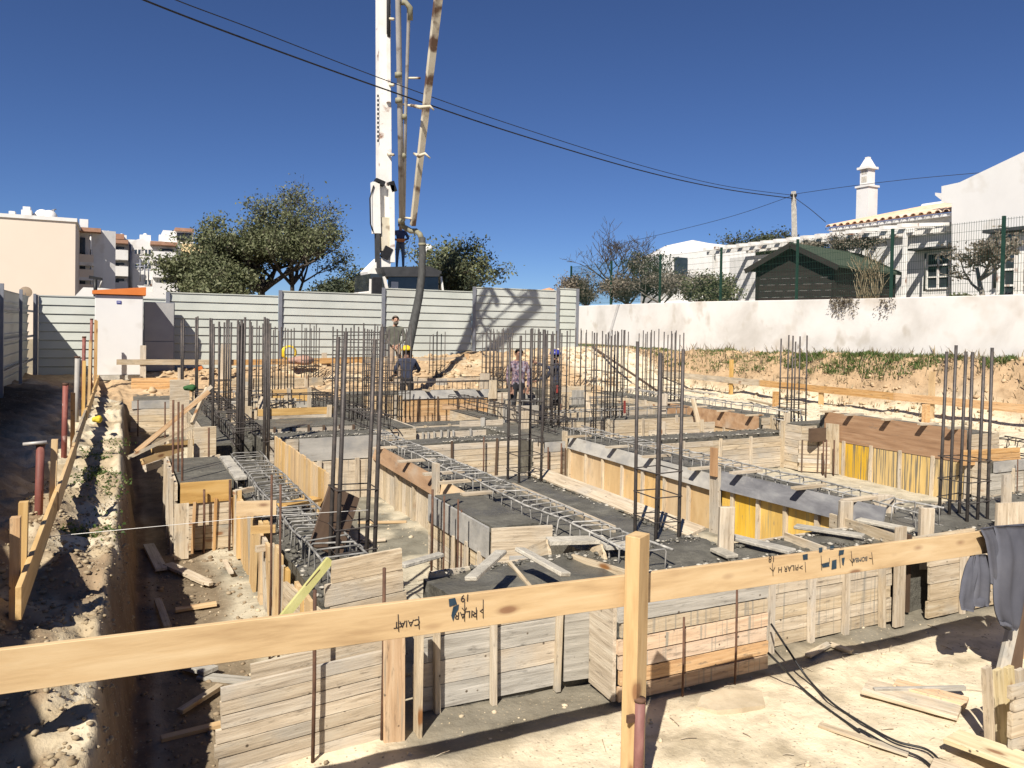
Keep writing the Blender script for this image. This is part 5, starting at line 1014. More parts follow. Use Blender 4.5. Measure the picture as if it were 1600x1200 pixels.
# gable wall nearer on the right
yb_ = GX(1640, 300, GXX)[1]
prof = [GX(1487, 470, GXX), GX(1487, 318, GXX), GX(1471, 316, GXX), GX(1471, 291, GXX), GX(1499, 285, GXX), GX(1600, 237, GXX), GX(1660, 208, GXX), GX(1760, 300, GXX), GX(1760, 480, GXX)]
poly(hs, 'gable_wall', [(p[0], p[1], p[2] if p[2] > .95 else .2) for p in prof], white_wall, (.5, 0, 0))
poly(hs, 'chimney_stub', [(24.900, 16.976, 4.866), (24.900, 16.974, 4.778), (24.900, 16.761, 4.595), (24.900, 16.721, 4.807)], white_wall, (.4, 0, 0))
# lean-to roof with barrel tiles
rf = bpy.data.objects.new('roof', None); COL.objects.link(rf); rf.parent = hs; rf.location = (0, 0, 0)
e0, e1 = GX(1300, 349, HX-.35), GX(1488, 325, HX-.35)
mb = MB(); 
mb.add([(HX-.3, e1[1]-.5, 4.10), (HX-.3, e0[1]+.3, 4.10), (HX+5.5, e0[1]+.3, 5.35), (HX+5.5, e1[1]-.5, 5.35)], [(0, 1, 2, 3)]); mb.obj('roof_deck', salmon, rf)
yv = e1[1]-.1; tm = None
while yv < e0[1]+.2:
    if tm is None:
        V = []; F = []
        for k, x in enumerate((0, 5.9)):
            for j in range(7): an = math.pi*j/6; V.append((x, .12*math.cos(an), .02+.10*math.sin(an)+x*.2155))
        for j in range(6): F.append((j, j+1, 8+j, 7+j))
        V += [(0, .12*math.cos(math.pi*j/6)*.8, .02+.08*math.sin(math.pi*j/6)) for j in range(7)]
        for j in range(6): F.append((j+1, j, 14+j, 15+j))
        tm = mesh_from('tile', V, F, salmon, False)
    o = link('tile', tm, rf); o.location = Vector((HX-.38, yv, 4.10))-base_of(rf); yv += .30
block(hs, (HX-.28, e1[1]-.3, 3.98), (HX-.02, e0[1]+.2, 4.09), white_wall, 'eave')
mb = MB(); mb.tube([(HX+5.5, e0[1]+.3, 5.42), (HX+5.5, e1[1]-.5, 5.42)], .14, 8); mb.obj('ridge', white_wall, rf)
# window
wa, wb = GX(1450, 397, HX), GX(1484, 450, HX)
block(hs, (HX-.012, wb[1], wb[2]), (HX+.02, wa[1], wa[2]), glass, 'window_pane')
wn = bpy.data.objects.new('window', None); COL.objects.link(wn); wn.parent = hs; wn.location = (0, 0, 0)
ym = (wa[1]+wb[1])/2
for yy in (wb[1], ym, wa[1]): block(wn, (HX-.06, yy-.03, wb[2]), (HX-.015, yy+.03, wa[2]), white_pnt, 'frame_bar')
for q in (0, .33, .66, 1): block(wn, (HX-.055, wb[1]+.03, wb[2]+(wa[2]-wb[2])*q-.025), (HX-.016, wa[1]-.03, wb[2]+(wa[2]-wb[2])*q+.025), white_pnt, 'frame_bar')
block(hs, (HX-.55, wb[1]-.15, wa[2]+.12), (HX-.01, wa[1]+.45, wa[2]+.18), dark_metal, 'window_awning')
tube('downpipe', [GX(1446, 396, HX-.45), GX(1444, 455, HX-.45)], .035, dark_metal, hs, 8)
# glazed doors in the gable wall
da, db = GX(1562, 368, GXX-.01), GX(1606, 462, GXX-.01)
block(hs, (GXX-.02, db[1]-.5, .3), (GXX-.004, da[1]-.0, da[2]), glass, 'door_glass')
dr = bpy.data.objects.new('glazed_door', None); COL.objects.link(dr); dr.parent = hs; dr.location = (0, 0, 0)
for px, w_ in ((1563, .10), (1570, .06), (1590, .12), (1597, .16), (1606, .1)):
    yy = GX(px, 400, GXX)[1]; block(dr, (GXX-.07, yy-w_/2, .3), (GXX-.025, yy+w_/2, da[2]), white_pnt, 'stile')
for py in (395, 421, 446): zz = GX(1580, py, GXX)[2]; block(dr, (GXX-.06, db[1], zz-.03), (GXX-.026, da[1], zz+.03), white_pnt, 'rail')
block(hs, (GXX-.5, db[1]-.8, da[2]+.06), (GXX-.01, da[1]+.25, da[2]+.16), dark_metal, 'door_awning'); tube('downpipe', [GX(1556, 372, GXX-.1), GX(1554, 450, GXX-.1)], .04, dark_metal, hs, 8)
# pergola
pg = thing('pergola', 'white timber pergola casting slanted shadows on the house wall', 'pergola', (24.2, 19, .4))
py0, py1 = (24.200, 16.089, 3.640)[1], (24.200, 25.763, 3.870)[1]
for xx, zz in ((22.6, 3.26), (24.85, 3.48)): block(pg, (xx-.05, py0, zz), (xx+.05, py1, zz+.14), white_pnt, 'beam')
yv = py0+.3
while yv < py1: plank(pg, (22.3, yv, 3.48), (24.95, yv, 3.72), .12, .17, white_pnt, name='rafter'); yv += .66
for yy in (py0+.3, (py0+py1)/2, py1-.4): block(pg, (22.55, yy-.05, .2), (22.65, yy+.05, 3.26), white_pnt, 'post')
# chimney
ch = thing('chimney', 'slender white chimney with a pierced top and pyramid cap', 'chimney', (27.500, 21.929, 3.212))
CX_ = 27.5; a, b = GX(1330, 345, CX_), GX(1363, 345, CX_); cw = abs(a[1]-b[1])*.56; yc_ = (a[1]+b[1])/2; zc = lambda py: GX(1346, py, CX_)[2]
block(ch, (CX_, yc_-cw/2, 1.0), (CX_+cw, yc_+cw/2, zc(292)), white_wall, 'shaft'); block(ch, (CX_-.05, yc_-cw/2-.05, zc(293)), (CX_+cw+.05, yc_+cw/2+.05, zc(290)), white_wall, 'ledge')
cw2 = cw*.70; block(ch, (CX_+(cw-cw2)/2, yc_-cw2/2, zc(290)), (CX_+(cw+cw2)/2, yc_+cw2/2, zc(264)), white_wall, 'neck')
for q in range(3):
    for s in range(2): block(ch, (CX_+(cw-cw2)/2-.01, yc_-cw2*.3+q*cw2*.22, zc(285)+s*.34), (CX_+(cw-cw2)/2+.02, yc_-cw2*.3+q*cw2*.22+.06, zc(285)+s*.34+.24), conc_dry, 'grille_slot')
block(ch, (CX_-.02, yc_-cw*.5, zc(264.5)), (CX_+cw+.02, yc_+cw*.5, zc(261)), white_wall, 'cornice')
V = [(-cw*.40, -cw*.40, 0), (cw*.40, -cw*.40, 0), (cw*.40, cw*.40, 0), (-cw*.40, cw*.40, 0), (-.09, -.09, zc(248)-zc(261)), (.09, -.09, zc(248)-zc(261)), (.09, .09, zc(248)-zc(261)), (-.09, .09, zc(248)-zc(261))]
o = link('cap', mesh_from('cap', V, [(3, 2, 1, 0), (4, 5, 6, 7), (0, 1, 5, 4), (1, 2, 6, 5), (2, 3, 7, 6), (3, 0, 4, 7)], white_wall), ch); o.location = Vector((CX_+cw/2, yc_, zc(261)))-base_of(ch)
o = block(ch, (CX_+cw/2-.08, yc_-.08, zc(248)), (CX_+cw/2+.08, yc_+.08, zc(245)), white_wall, 'finial')
# garden shed
sh = thing('garden_shed', 'dark timber garden shed with green felt roof behind the mesh fence', 'shed', (19.250, 17.582, 0.993))
FR, FL, BR = Vector((19.459, 16.475, 1.562)), Vector((18.642, 18.805, 1.631)), Vector((23.502, 17.444, 1.777))
for p in (FR, FL, BR): p.z = 0
BL = FL+BR-FR; zb_, ze = .3, (19.455, 16.488, 2.110)[2]; za = (18.833, 17.718, 2.744)[2]
dF = (FL-FR).normalized(); dS = (BR-FR).normalized()
nb_ = 9
for i in range(nb_):
    z = zb_+(ze-zb_)*(i+.5)/nb_; h = (ze-zb_)/nb_-.006
    plank(sh, FR+Vector((0, 0, z)), FL+Vector((0, 0, z)), h, .04, shed_wood, name='board'); plank(sh, FR+dS*.03+Vector((0, 0, z)), BR+Vector((0, 0, z)), h, .04, shed_wood, name='board')
block(sh, tuple(min(FR[k], FL[k], BR[k], BL[k])+(.25, .25, zb_)[k] for k in range(3)), tuple(max(FR[k], FL[k], BR[k], BL[k])-(.25, .25, -ze+.1)[k] for k in range(3)), black_m, 'lining') if False else None
pm = (FR+FL)/2; pmb = (BR+BL)/2
poly(sh, 'gable', [FR+Vector((0, 0, ze)), pm+Vector((0, 0, za-.08)), FL+Vector((0, 0, ze))], shed_wood, tuple(dS*.05))
for p, q in ((FR, BR), (FL, BL)):
    ov = (p-pm)*1.22; a_ = pm+ov; b_ = pmb+ov; ze2 = za-(za-ze)*1.22
    poly(sh, 'roof_slope', [a_-dS*.3+Vector((0, 0, ze2)), b_+dS*.3+Vector((0, 0, ze2)), pmb+dS*.3+Vector((0, 0, za)), pm-dS*.3+Vector((0, 0, za))], shed_roof, (0, 0, .07))
    plank(sh, a_-dS*.32+Vector((0, 0, ze2-.02)), pm-dS*.32+Vector((0, 0, za-.02)), .16, .03, shed_wood, name='barge_board')
for p in (FR, FL, BR): block(sh, p-Vector((.05, .05, -zb_)), p+Vector((.05, .05, ze)), shed_wood, 'corner_post')
# second white house further left
h2 = thing('white_house', 'low white house with a shallow roof behind the bare trees', 'house', (31.636, 37.775, 1.831))
A, B = (30.223, 38.560, 5.003), (31.492, 35.653, 4.461)
poly(h2, 'wall', [(30.037, 38.585, 1.400), (30.082, 38.628, 4.800), (30.364, 38.493, 5.246), (31.857, 37.736, 5.635), (32.784, 37.258, 5.453), (35.350, 35.940, 5.184), (35.378, 35.853, 1.505)], white_wall, (3, 6, 0))
block(h2, (30.626, 37.759, 3.303), Vector((30.626, 37.759, 3.303))+Vector((.9, .2, 1.2)), glass, 'window')
h3 = thing('white_house', 'small distant white roof showing just above the hoarding end', 'house', (30.198, 51.998, 2.106))
poly(h3, 'wall', [(29.308, 52.453, 2.088), (29.347, 52.448, 2.839), (29.969, 52.133, 3.001), (30.504, 51.856, 2.862), (30.510, 51.839, 2.112)], white_wall, (2, 4, 0)); poly(h3, 'roof', [(29.013, 52.058, 2.913), (29.630, 51.747, 3.098), (29.984, 51.563, 2.981), (29.985, 51.561, 2.882), (29.014, 52.055, 2.764)], terracotta, (2, 4, 0))
h4 = thing('white_house', 'distant white house with an orange tiled roof behind the trees right of the truck', 'house', (21.765, 50.690, 1.814))
poly(h4, 'wall', [(20.949, 51.107, 1.798), (20.934, 51.155, 3.815), (22.363, 50.423, 3.797), (22.378, 50.377, 1.826)], white_wall, (1, 5, 0)); poly(h4, 'roof', [(20.623, 50.751, 3.732), (20.944, 50.594, 4.102), (21.874, 50.117, 4.074), (22.240, 49.924, 3.764)], terracotta, (1, 5, 0))

# ================================================================ apartment blocks on the left
ap = thing('apartment_building', 'blank cream apartment building at the left edge with white roof vents', 'building', (-4.966, 62.000, 1.238))
YA = 62.0; r_ = GY(118, 347, YA); l_ = GY(-90, 338, YA)
block(ap, (l_[0], YA, -2), (r_[0], YA+16, r_[2]), cream, 'wall'); block(ap, (l_[0]-.1, YA-.1, r_[2]), (r_[0]+.1, YA+16, r_[2]+.25), white_wall, 'parapet')
for px, py0_, py1_, w_ in [(18, 342, 335, .5), (41, 344, 328, .62)]:
    p = Vector(GY(px, py0_, YA+2)); q = GY(px, py1_, YA+2); block(ap, (p.x-w_/2, YA+2, r_[2]), (p.x+w_/2, YA+3, q[2]), white_wall, 'chimney_shaft'); block(ap, (p.x-w_*.36, YA+2.1, q[2]), (p.x+w_*.36, YA+2.9, q[2]+.25), white_wall, 'chimney_cap')
def dome(parent, name, c, r, mat):
    bm = bmesh.new(); bmesh.ops.create_uvsphere(bm, u_segments=14, v_segments=8, radius=r); me = bpy.data.meshes.new(name); bm.to_mesh(me); bm.free(); me.materials.append(mat)
    me.polygons.foreach_set('use_smooth', [True]*len(me.polygons)); o = link(name, me, parent); o.location = Vector(c)-base_of(parent); return o
for px, py, r in [(57, 341, .9), (66, 338, 1.2), (77, 340, 1.3), (96, 345, .5)]: dome(ap, 'roof_dish', GY(px, py, YA+3), r*.42, white_wall)
tube('antenna', [GY(84, 345, YA+3), GY(84, 327, YA+3)], .05, post_m, ap, 5); tube('antenna', [GY(80, 329, YA+3), GY(88, 327, YA+3)], .05, post_m, ap, 5)
def window(parent, px, py, wpx, hpx, Yp, shutter=False):
    a = GY(px-wpx/2, py+hpx/2, Yp); b = GY(px+wpx/2, py-hpx/2, Yp)
    f = block(parent, (a[0]-.08, Yp-.06, a[2]-.08), (b[0]+.08, Yp-.01, b[2]+.08), white_pnt, 'window')
    p = link('pane', box_mesh(b[0]-a[0], .04, b[2]-a[2], glass), f); p.location = (0, -.03, 0)
    p2 = link('frame', box_mesh(.08, .06, b[2]-a[2], white_pnt), f); p2.location = (0, -.05, 0)
# curved block; dark panels paint the shade in its balconies
ac = thing('apartment_building', 'rounded apartment block with shaded balconies next to the cream building', 'building', (-2.117, 70.000, 1.506))
YB = 70.0
mb = MB(); V = []; pts = []
for k in range(13):
    an = R(-95+k*10); pts.append((math.sin(an), -math.cos(an)))
cx, cy = GY(132, 400, YB)[0], YB+4.0; rad = 5.2; zt_ = GY(130, 358, YB-1)[2]
for lev in range(4):
    z0 = -2+lev*3.1 if lev else -2.0
for k, (sx, sy) in enumerate(pts): V += [(cx+sx*rad, cy+sy*rad, -2), (cx+sx*rad, cy+sy*rad, zt_)]
F = [(2*k, 2*k+2, 2*k+3, 2*k+1) for k in range(12)]+[tuple(2*k+1 for k in range(13))]
link('wall', mesh_from('wall', [Vector(v)-base_of(ac) for v in V], F, white_wall), ac)
for py in (372, 395, 418, 441):
    zz = GY(130, py, YB-1)[2]
    xa, xb = GY(119, py, YB-1.2)[0], GY(147, py, YB-1.2)[0]
    block(ac, (xa, YB-1.4, zz-2.0), (xb-.6, YB-1.15, zz), dark_fill, 'balcony_shade_panel'); block(ac, (xa, YB-2.2, zz-2.2), (xb, YB-1.1, zz-1.95), white_wall, 'balcony_slab')
    block(ac, (xa, YB-2.2, zz-1.95), (xb, YB-2.1, zz-1.35), cream, 'balcony_parapet'); tube('balcony_post', [((xa+xb)/2+.4, YB-2.1, zz-1.95), ((xa+xb)/2+.4, YB-2.1, zz+.2)], .06, white_pnt, ac, 6)
block(ac, (GY(118, 355, YB-1.8)[0], YB-2.4, zt_-.3), (GY(158, 355, YB-1.8)[0], YB+2, zt_), roof_red, 'roof_edge')
p = GY(131, 357, YB); block(ac, (p[0]-.3, YB, zt_), (p[0]+.3, YB+.6, zt_+.9), white_wall, 'chimney_shaft')
# white block with balconies
aw = thing('apartment_building', 'white apartment block with stacked balconies and roof chimneys', 'building', (1.697, 76.000, 1.759))
YC = 76.0; top = GY(200, 374, YC)[2]; xa, xb = GY(160, 400, YC)[0], GY(282, 400, YC)[0]
block(aw, (xa, YC, -3), (xb, YC+12, top), white_wall, 'wall')
for px, a_, b_, w_ in [(169, 372, 363, .9), (190, 374, 367, .8), (227, 378, 367, .9), (257, 378, 367, .9)]:
    p = GY(px, a_, YC+1); q = GY(px, b_, YC+1); block(aw, (p[0]-w_/2, YC+1, top-.2), (p[0]+w_/2, YC+2, q[2]), white_wall, 'chimney_shaft'); dome(aw, 'chimney_cap', (p[0], YC+1.5, q[2]), w_*.22, white_wall)
poly(aw, 'stair_gable', [GY(200, 378, YC-.1), GY(222, 372, YC-.1), GY(236, 380, YC-.1), GY(252, 375, YC-.1), GY(262, 390, YC-.1), GY(200, 390, YC-.1)], white_wall, (0, 3, 0))
block(aw, (GY(160, 373, YC-1)[0], YC-.9, top-.1), (GY(194, 373, YC-1)[0], YC+1, top+.35), roof_red, 'roof_edge')
for px0, px1, pys in [(176, 196, (385, 410, 435)), (246, 272, (388, 413, 436))]:
    for i, py in enumerate(pys):
        a_ = GY(px0, py, YC-.1); b_ = GY(px1, py+14, YC-.1)
        if i == 0: block(aw, (a_[0]-.6, YC-1.5, a_[2]+.2), (b_[0]+.2, YC-.05, a_[2]+.5), roof_red, 'canopy')
        block(aw, (a_[0]+.2, YC-.12, b_[2]), (b_[0]-.1, YC-.02, a_[2]), dark_fill, 'balcony_shade_panel'); block(aw, (a_[0]-.4, YC-1.5, b_[2]-.5), (b_[0]+.2, YC-.05, b_[2]-.15), white_wall, 'balcony_slab'); block(aw, (a_[0]-.4, YC-1.5, b_[2]-.15), (b_[0]+.2, YC-1.4, b_[2]+.35), white_wall, 'balcony_parapet')  # dark panel paints the shade behind each balcony
        block(aw, (a_[0]+.5, YC-.6, b_[2]-.1), (a_[0]+1.1, YC-.3, b_[2]+.5), white_pnt, 'balcony_chair')
for px, py in [(215, 393), (231, 394), (216, 416), (231, 416), (231, 441)]: window(aw, px, py, 9, 7, YC)
tube('downpipe', [GY(204, 382, YC-.1), GY(204, 455, YC-.1)], .14, post_m, aw, 6)
for px in (219, 226, 232): tube('antenna', [GY(px, 440, 60), GY(px, 405, 60)], .045, post_m, aw, 5)
for py in (412, 417): tube('antenna', [GY(212, py, 60), GY(236, py-1, 60)], .045, post_m, aw, 5)
ay = thing('apartment_building', 'yellow apartment block with white top floor behind the big tree', 'building', (6.229, 80.000, 1.990))
YD = 80.0; xa, xb = GY(271, 400, YD)[0], GY(330, 400, YD)[0]; zt_ = GY(290, 382, YD)[2]
block(ay, (xa, YD-1, -3), (xb, YD+8, zt_), yel_paint, 'wall'); zq = GY(290, 361, YD)[2]
block(ay, (GY(255, 370, YD)[0], YD+.5, zt_-1), (GY(303, 370, YD)[0], YD+6, zq), white_wall, 'top_floor'); block(ay, (GY(274, 362, YD)[0], YD+.2, zq), (GY(304, 362, YD)[0], YD+6, zq+.3), roof_red, 'roof_edge')
for px in (283, 292): p = GY(px, 370, YD+.45); block(ay, (p[0]-.4, YD+.42, p[2]-.35), (p[0]+.4, YD+.48, p[2]+.35), dark_fill, 'window')
wl2 = thing('white_house', 'low white lean-to wall below the apartment blocks', 'building', (-1.648, 45.000, 0.959)); poly(wl2, 'wall', [(-2.216, 45.000, 0.941), (-1.653, 45.000, 1.646), (-0.786, 45.000, 1.647), (0.397, 45.000, 1.525), (3.020, 45.000, 1.552), (3.026, 45.000, 0.932)], white_wall, (0, 4, 0))
lp = thing('street_lamp', 'thin dark street lamp post in front of the shaded block', 'lamp post', (-0.979, 40.000, 0.868)); tube('pole', [(-0.979, 40.000, 0.868), (-0.986, 40.000, 1.862)], .08, black_m, lp, 8); beam_box(lp, 'lamp_head', (-1.243, 40.000, 1.938), (-0.702, 40.000, 1.874), .14, .1, .1, black_m); tube('arm', [(-0.828, 40.000, 1.459), (-0.702, 40.000, 1.874)], .03, grey_pipe, lp, 6)
cp = thing('rooftop_sphere', 'small white dome showing between hose and trees', 'dome', (14.269, 37.709, 3.622)); dome(cp, 'dome', (14.266, 37.717, 3.955), .3, white_wall)

# ================================================================ trees and shrubs
def grow(base, h, spread, seed, lean=(0, 0), levels=4, trunk_r=.14, n0=5, up=.55, fork=.28):
    rr = random.Random(seed); B = []; tips = []
    def rec(p, d, L, r, lev):
        pts = [p]; q = p; dd = d
        for k in range(4):
            dd = (dd+Vector((rr.uniform(-1, 1), rr.uniform(-1, 1), rr.uniform(-.5, .8)))*.20).normalized(); q = q+dd*L/4; pts.append(q)
        B.append((pts, [r*(1-.13*k) for k in range(5)], lev))
        if lev >= levels-1: tips.append((pts[3], dd)); tips.append((pts[1], dd))
        if lev >= levels: tips.append((pts[2], dd)); tips.append((q, dd)); return
        nb = n0 if lev == 0 else rr.choice((2, 3, 3, 4))
        for k in range(nb):
            an = rr.uniform(0, 6.28); t = rr.uniform(.45, 1) if lev else rr.uniform(.7, 1)
            s = pts[min(4, int(t*4))]
            side = Vector((math.cos(an), math.sin(an), rr.uniform(-.25, up)))
            nd = (dd*.55+side*spread).normalized(); rec(s, nd, L*rr.uniform(.55, .82), r*.55, lev+1)
    rec(Vector(base), Vector((lean[0], lean[1], 1)).normalized(), h*fork, trunk_r, 0)
    return B, tips
def leaves(pts, per, rad, size, seed, aspect=.5, flat=.7):
    g = np.random.default_rng(seed); n = len(pts)*per
    C = np.repeat(np.array([tuple(p) for p in pts]), per, 0)+np.clip(g.normal(0, .8, (n, 3)), -1.3, 1.3)*rad*np.array([1, 1, flat])
    a = g.normal(0, 1, (n, 3)); a /= np.linalg.norm(a, axis=1)[:, None]; b = g.normal(0, 1, (n, 3)); b -= a*(a*b).sum(1)[:, None]; b /= np.linalg.norm(b, axis=1)[:, None]
    s = size*g.uniform(.6, 1.35, (n, 1)); a = a*s; b = b*s*aspect
    V = np.stack([C-a, C+b, C+a, C-b], 1).reshape(-1, 3); F = np.arange(n*4).reshape(n, 4); return V, F
def tree(label, base, h, spread, seed, leafm, per, rad, size, barkm=None, name='tree', cat='tree', group=None, minr=.008, **kw):
    B, tips = grow(base, h, spread, seed, **kw)
    t = thing(name, label, cat, base, group)
    mb = MB(); mt_ = MB(); lim = kw.get('levels', 4)-1
    for pts, r, lev in B: (mb if lev < lim else mt_).tube(pts, [max(x, minr) for x in r], 6 if lev < 2 else 4)
    mb.obj('trunk', barkm or bark, t, True)
    o = mt_.obj('twigs', barkm or bark, t)
    if per:
        V, F = leaves([p for p, d in tips], per, rad, size, seed); V = V-np.array(tuple(base_of(t)))
        me = np_mesh('crown', V, F, leafm); link('crown', me, t)
    return t, tips
big = (5.702, 37.543, 0.780)
tree('large dark olive tree with a wide ragged crown behind the hoarding left of the truck', (big[0], big[1], -1.0), 11.2, .75, 5, leaf_olive, 10, .32, .075, lean=(.05, 0), levels=5, trunk_r=.26, n0=8, up=.85, fork=.30)
b2 = (7.370, 37.814, 0.831); tree('second olive tree merging into the right side of the large one', (b2[0], b2[1], -1.0), 10.4, .5, 23, leaf_olive, 3, .34, .075, levels=5, trunk_r=.16, n0=6, up=.9, fork=.37)
b2 = (4.116, 37.231, 0.731); tree('lower olive tree spreading to the left of the large one', (b2[0], b2[1], -1.0), 8.0, .95, 31, leaf_olive, 8, .34, .08, levels=5, trunk_r=.16, n0=6, up=.6, fork=.30)
b3 = (10.417, 37.380, 0.910); tree('small brownish tree between the olive trees and the boom', (b3[0], b3[1], -1.0), 7.4, .8, 8, leaf_olive, 9, .3, .08, levels=4, trunk_r=.12, n0=6)
b4 = (14.115, 33.242, 0.945); tree('dark leafy tree behind the hoarding right of the truck', (b4[0], b4[1], -1.0), 7.2, .8, 12, leaf_olive, 8, .34, .085, levels=4, trunk_r=.13, n0=8, up=.8, fork=.36)
b4 = (12.322, 31.911, 0.873); tree('slim twiggy tree just behind the end hose', (b4[0], b4[1], -1.0), 6.8, .5, 14, leaf_dark, 8, .27, .075, levels=4, trunk_r=.09, n0=5, up=.9)
b5 = (7.969, 33.013, 0.769); tree('low shrubby tree behind the hoarding beside the truck cab', (b5[0], b5[1], -1.0), 5.0, .8, 15, leaf_dark, 14, .3, .08, levels=4, trunk_r=.10, n0=6)
b6 = (28.732, 52.740, 1.677); tree('tiny distant tree above the hoarding', (b6[0], b6[1], -1.0), 3.3, .8, 16, leaf_dark, 24, .4, .12, levels=3, trunk_r=.12, n0=5)
for i, (px, dd, hh, sd_, lm, per, lab) in enumerate([(952, 31, 7.4, 41, leaf_dry, 0, 'tall bare tree with thin reddish twigs behind the white wall'), (1000, 31, 5.8, 42, leaf_dark, 4, 'sparse grey-green tree behind the mesh fence'),
                                         (925, 33, 4.2, 43, leaf_dry, 7, 'brown dry bush at the left end of the white wall'), (985, 31, 4.4, 44, leaf_dry, 5, 'tangled brown bush behind the second fence post'), (1030, 29.5, 4.8, 45, leaf_dry, 1, 'pale twiggy shrub behind the third fence post'),
                                         (1085, 28, 4.0, 46, leaf_dry, 2, 'bare pale shrub with long drooping stems'), (1120, 28, 3.8, 47, leaf_olive, 9, 'green palm-like bush left of the shed')]):
    q = GD(px, 475, dd); tree(lab, (q[0], q[1], .0), hh, .85 if i else .55, sd_, lm, per, .2, .05, barkm=bark if i in (0, 1) else bark_pale, levels=5 if i in (0, 4) else 4, trunk_r=.07, n0=6, up=.8, fork=.3, minr=.006)
b7 = (38.500, 38.804, 4.233); tree('dark leafless-looking tree far behind the shed', (b7[0], b7[1], 1), 12.5, 1.0, 51, leaf_dark, 5, .4, .10, levels=5, trunk_r=.2, n0=6, up=.6, fork=.26, minr=.014)
b8 = (21.500, 13.061, 1.104); tree('fig tree with few leaves in front of the gable wall', (b8[0], b8[1], .5), 3.5, .9, 53, leaf_dry, 3, .12, .06, barkm=bark_pale, levels=4, trunk_r=.09, n0=4, up=.8, fork=.42, minr=.007)
b9 = (20.500, 13.169, 1.073); tree('round green shrub below the small window', (b9[0], b9[1], .4), 1.5, 1.1, 54, leaf_olive, 26, .12, .06, levels=3, trunk_r=.03, n0=6, name='shrub', cat='shrub')
for i, (px, dx, sd_) in enumerate([(1310, 22.6, 61), (1345, 22.7, 62), (1270, 22.6, 63)]):
    q = GX(px, 385, dx); tree('dry climber tangled over the pergola, %s clump' % ('middle', 'right', 'left')[i], (q[0], q[1], 2.6), 1.9, 1.2, sd_, leaf_dry, 5, .2, .045, levels=3, trunk_r=.03, n0=6, name='climber', cat='climber', up=.3)
for i, (px, hh, sd_) in enumerate([(212, 3.2, 71), (240, 3.0, 72), (262, 3.2, 73), (180, 2.4, 74)]):
    q = GD(px, 478, 32); tree('oleander shrub behind the hoarding, %s' % ('left of centre', 'right of centre', 'rightmost of the row', 'leftmost by the lamp post')[i], (q[0], q[1], -1), hh, .6, sd_, leaf_olive, 22, .2, .075, levels=3, trunk_r=.04, n0=7, name='shrub', cat='shrub', up=1.0)
# dry reeds and creeper hanging over the wall
mb = MB()
for i in range(60):
    q = Vector(GX(U(1338, 1378), 462, 18.2)); q.z = .85; mb.tube([q, q+Vector((U(-.1, .1), U(-.2, .2), U(.3, .9))), q+Vector((U(-.2, .2), U(-.5, .5), U(.7, 1.5)))], .008, 4)
tag(mb.obj('reeds', dry_grass), 'dry brown reeds standing behind the white wall in front of the shed', None, None, 'stuff')
cr = []
for (px, n_) in ((1312, 22), (1325, 18), (1385, 10)):
    for i in range(n_):
        p = Vector(GX(px+U(-14, 14), 468, 16.97)); dn = U(.05, .45); cr += [p+Vector((U(-.04, .0), U(-.1, .1), -dn*k/5)) for k in range(6)]
V, F = leaves(cr, 2, .035, .03, 5); o = link('creeper', np_mesh('creeper', V, F, leaf_dry)); tag(o, 'dry creeper trailing over the top of the white wall', 'creeper')
# weeds along the foot of the wall and on the left bank
def weeds(name, pts, hmin, hmax, per, mat, label, seed):
    g = np.random.default_rng(seed); P = np.repeat(np.array(pts), per, 0); n = len(P); P = P+np.concatenate([g.normal(0, .07, (n, 2)), np.zeros((n, 1))], 1)
    h = g.uniform(hmin, hmax, n); an = g.uniform(0, 6.28, n); w_ = g.uniform(.006, .016, n)
    ax = np.stack([np.cos(an)*w_, np.sin(an)*w_, 0*an], 1); tip = P+np.stack([g.normal(0, .35, n)*h, g.normal(0, .35, n)*h, h], 1); mid = (P+tip)/2+np.stack([0*an, 0*an, h*.12], 1)
    V = np.stack([P-ax, P+ax, mid+ax*.8, tip, mid-ax*.8], 1).reshape(-1, 3); F = np.arange(n*5).reshape(n, 5)
    o = link(name, np_mesh(name, V, F, mat)); tag(o, label, None, None, 'stuff')
g = np.random.default_rng(3)
def ptz(n, xr, yr, mask=None):
    x = g.uniform(*xr, n); y = g.uniform(*yr, n)
    if mask is not None: k = mask(x, y); x, y = x[k], y[k]
    return np.stack([x, y, height(x, y)-.01], 1)
weeds('weeds', ptz(1000, (16.15, 16.98), (5, 15.5), lambda x, y: (fbm(x*1.5, y*.8, 3, 91) > -.06)), .03, .13, 13, grass_m, 'green weeds along the foot of the white wall', 4)
weeds('weeds', ptz(900, (16.1, 16.98), (15.5, 26), lambda x, y: (fbm(x*1.5, y*.8, 3, 92) > -.04)), .02, .09, 8, grass_m, 'thin green weeds on the farther part of the wall bank', 6)
weeds('weeds', ptz(900, (-.40, .05), (6.6, 12.0), lambda x, y: (fbm(x*2.5, y*1.5, 3, 93) > -.03) & (x < edge_x(y)-.04)), .008, .028, 9, grass_m, 'mossy green weeds on the crest of the left bank', 8)
weeds('dry_grass', ptz(420, (16.2, 16.98), (5, 20)), .08, .30, 2, dry_grass, 'dry stalks among the weeds by the white wall', 9)
weeds('dry_grass', ptz(260, (15.4, 16.6), (5, 24)), .04, .16, 6, dry_grass, 'dry roots and straw on the earth bank', 10)
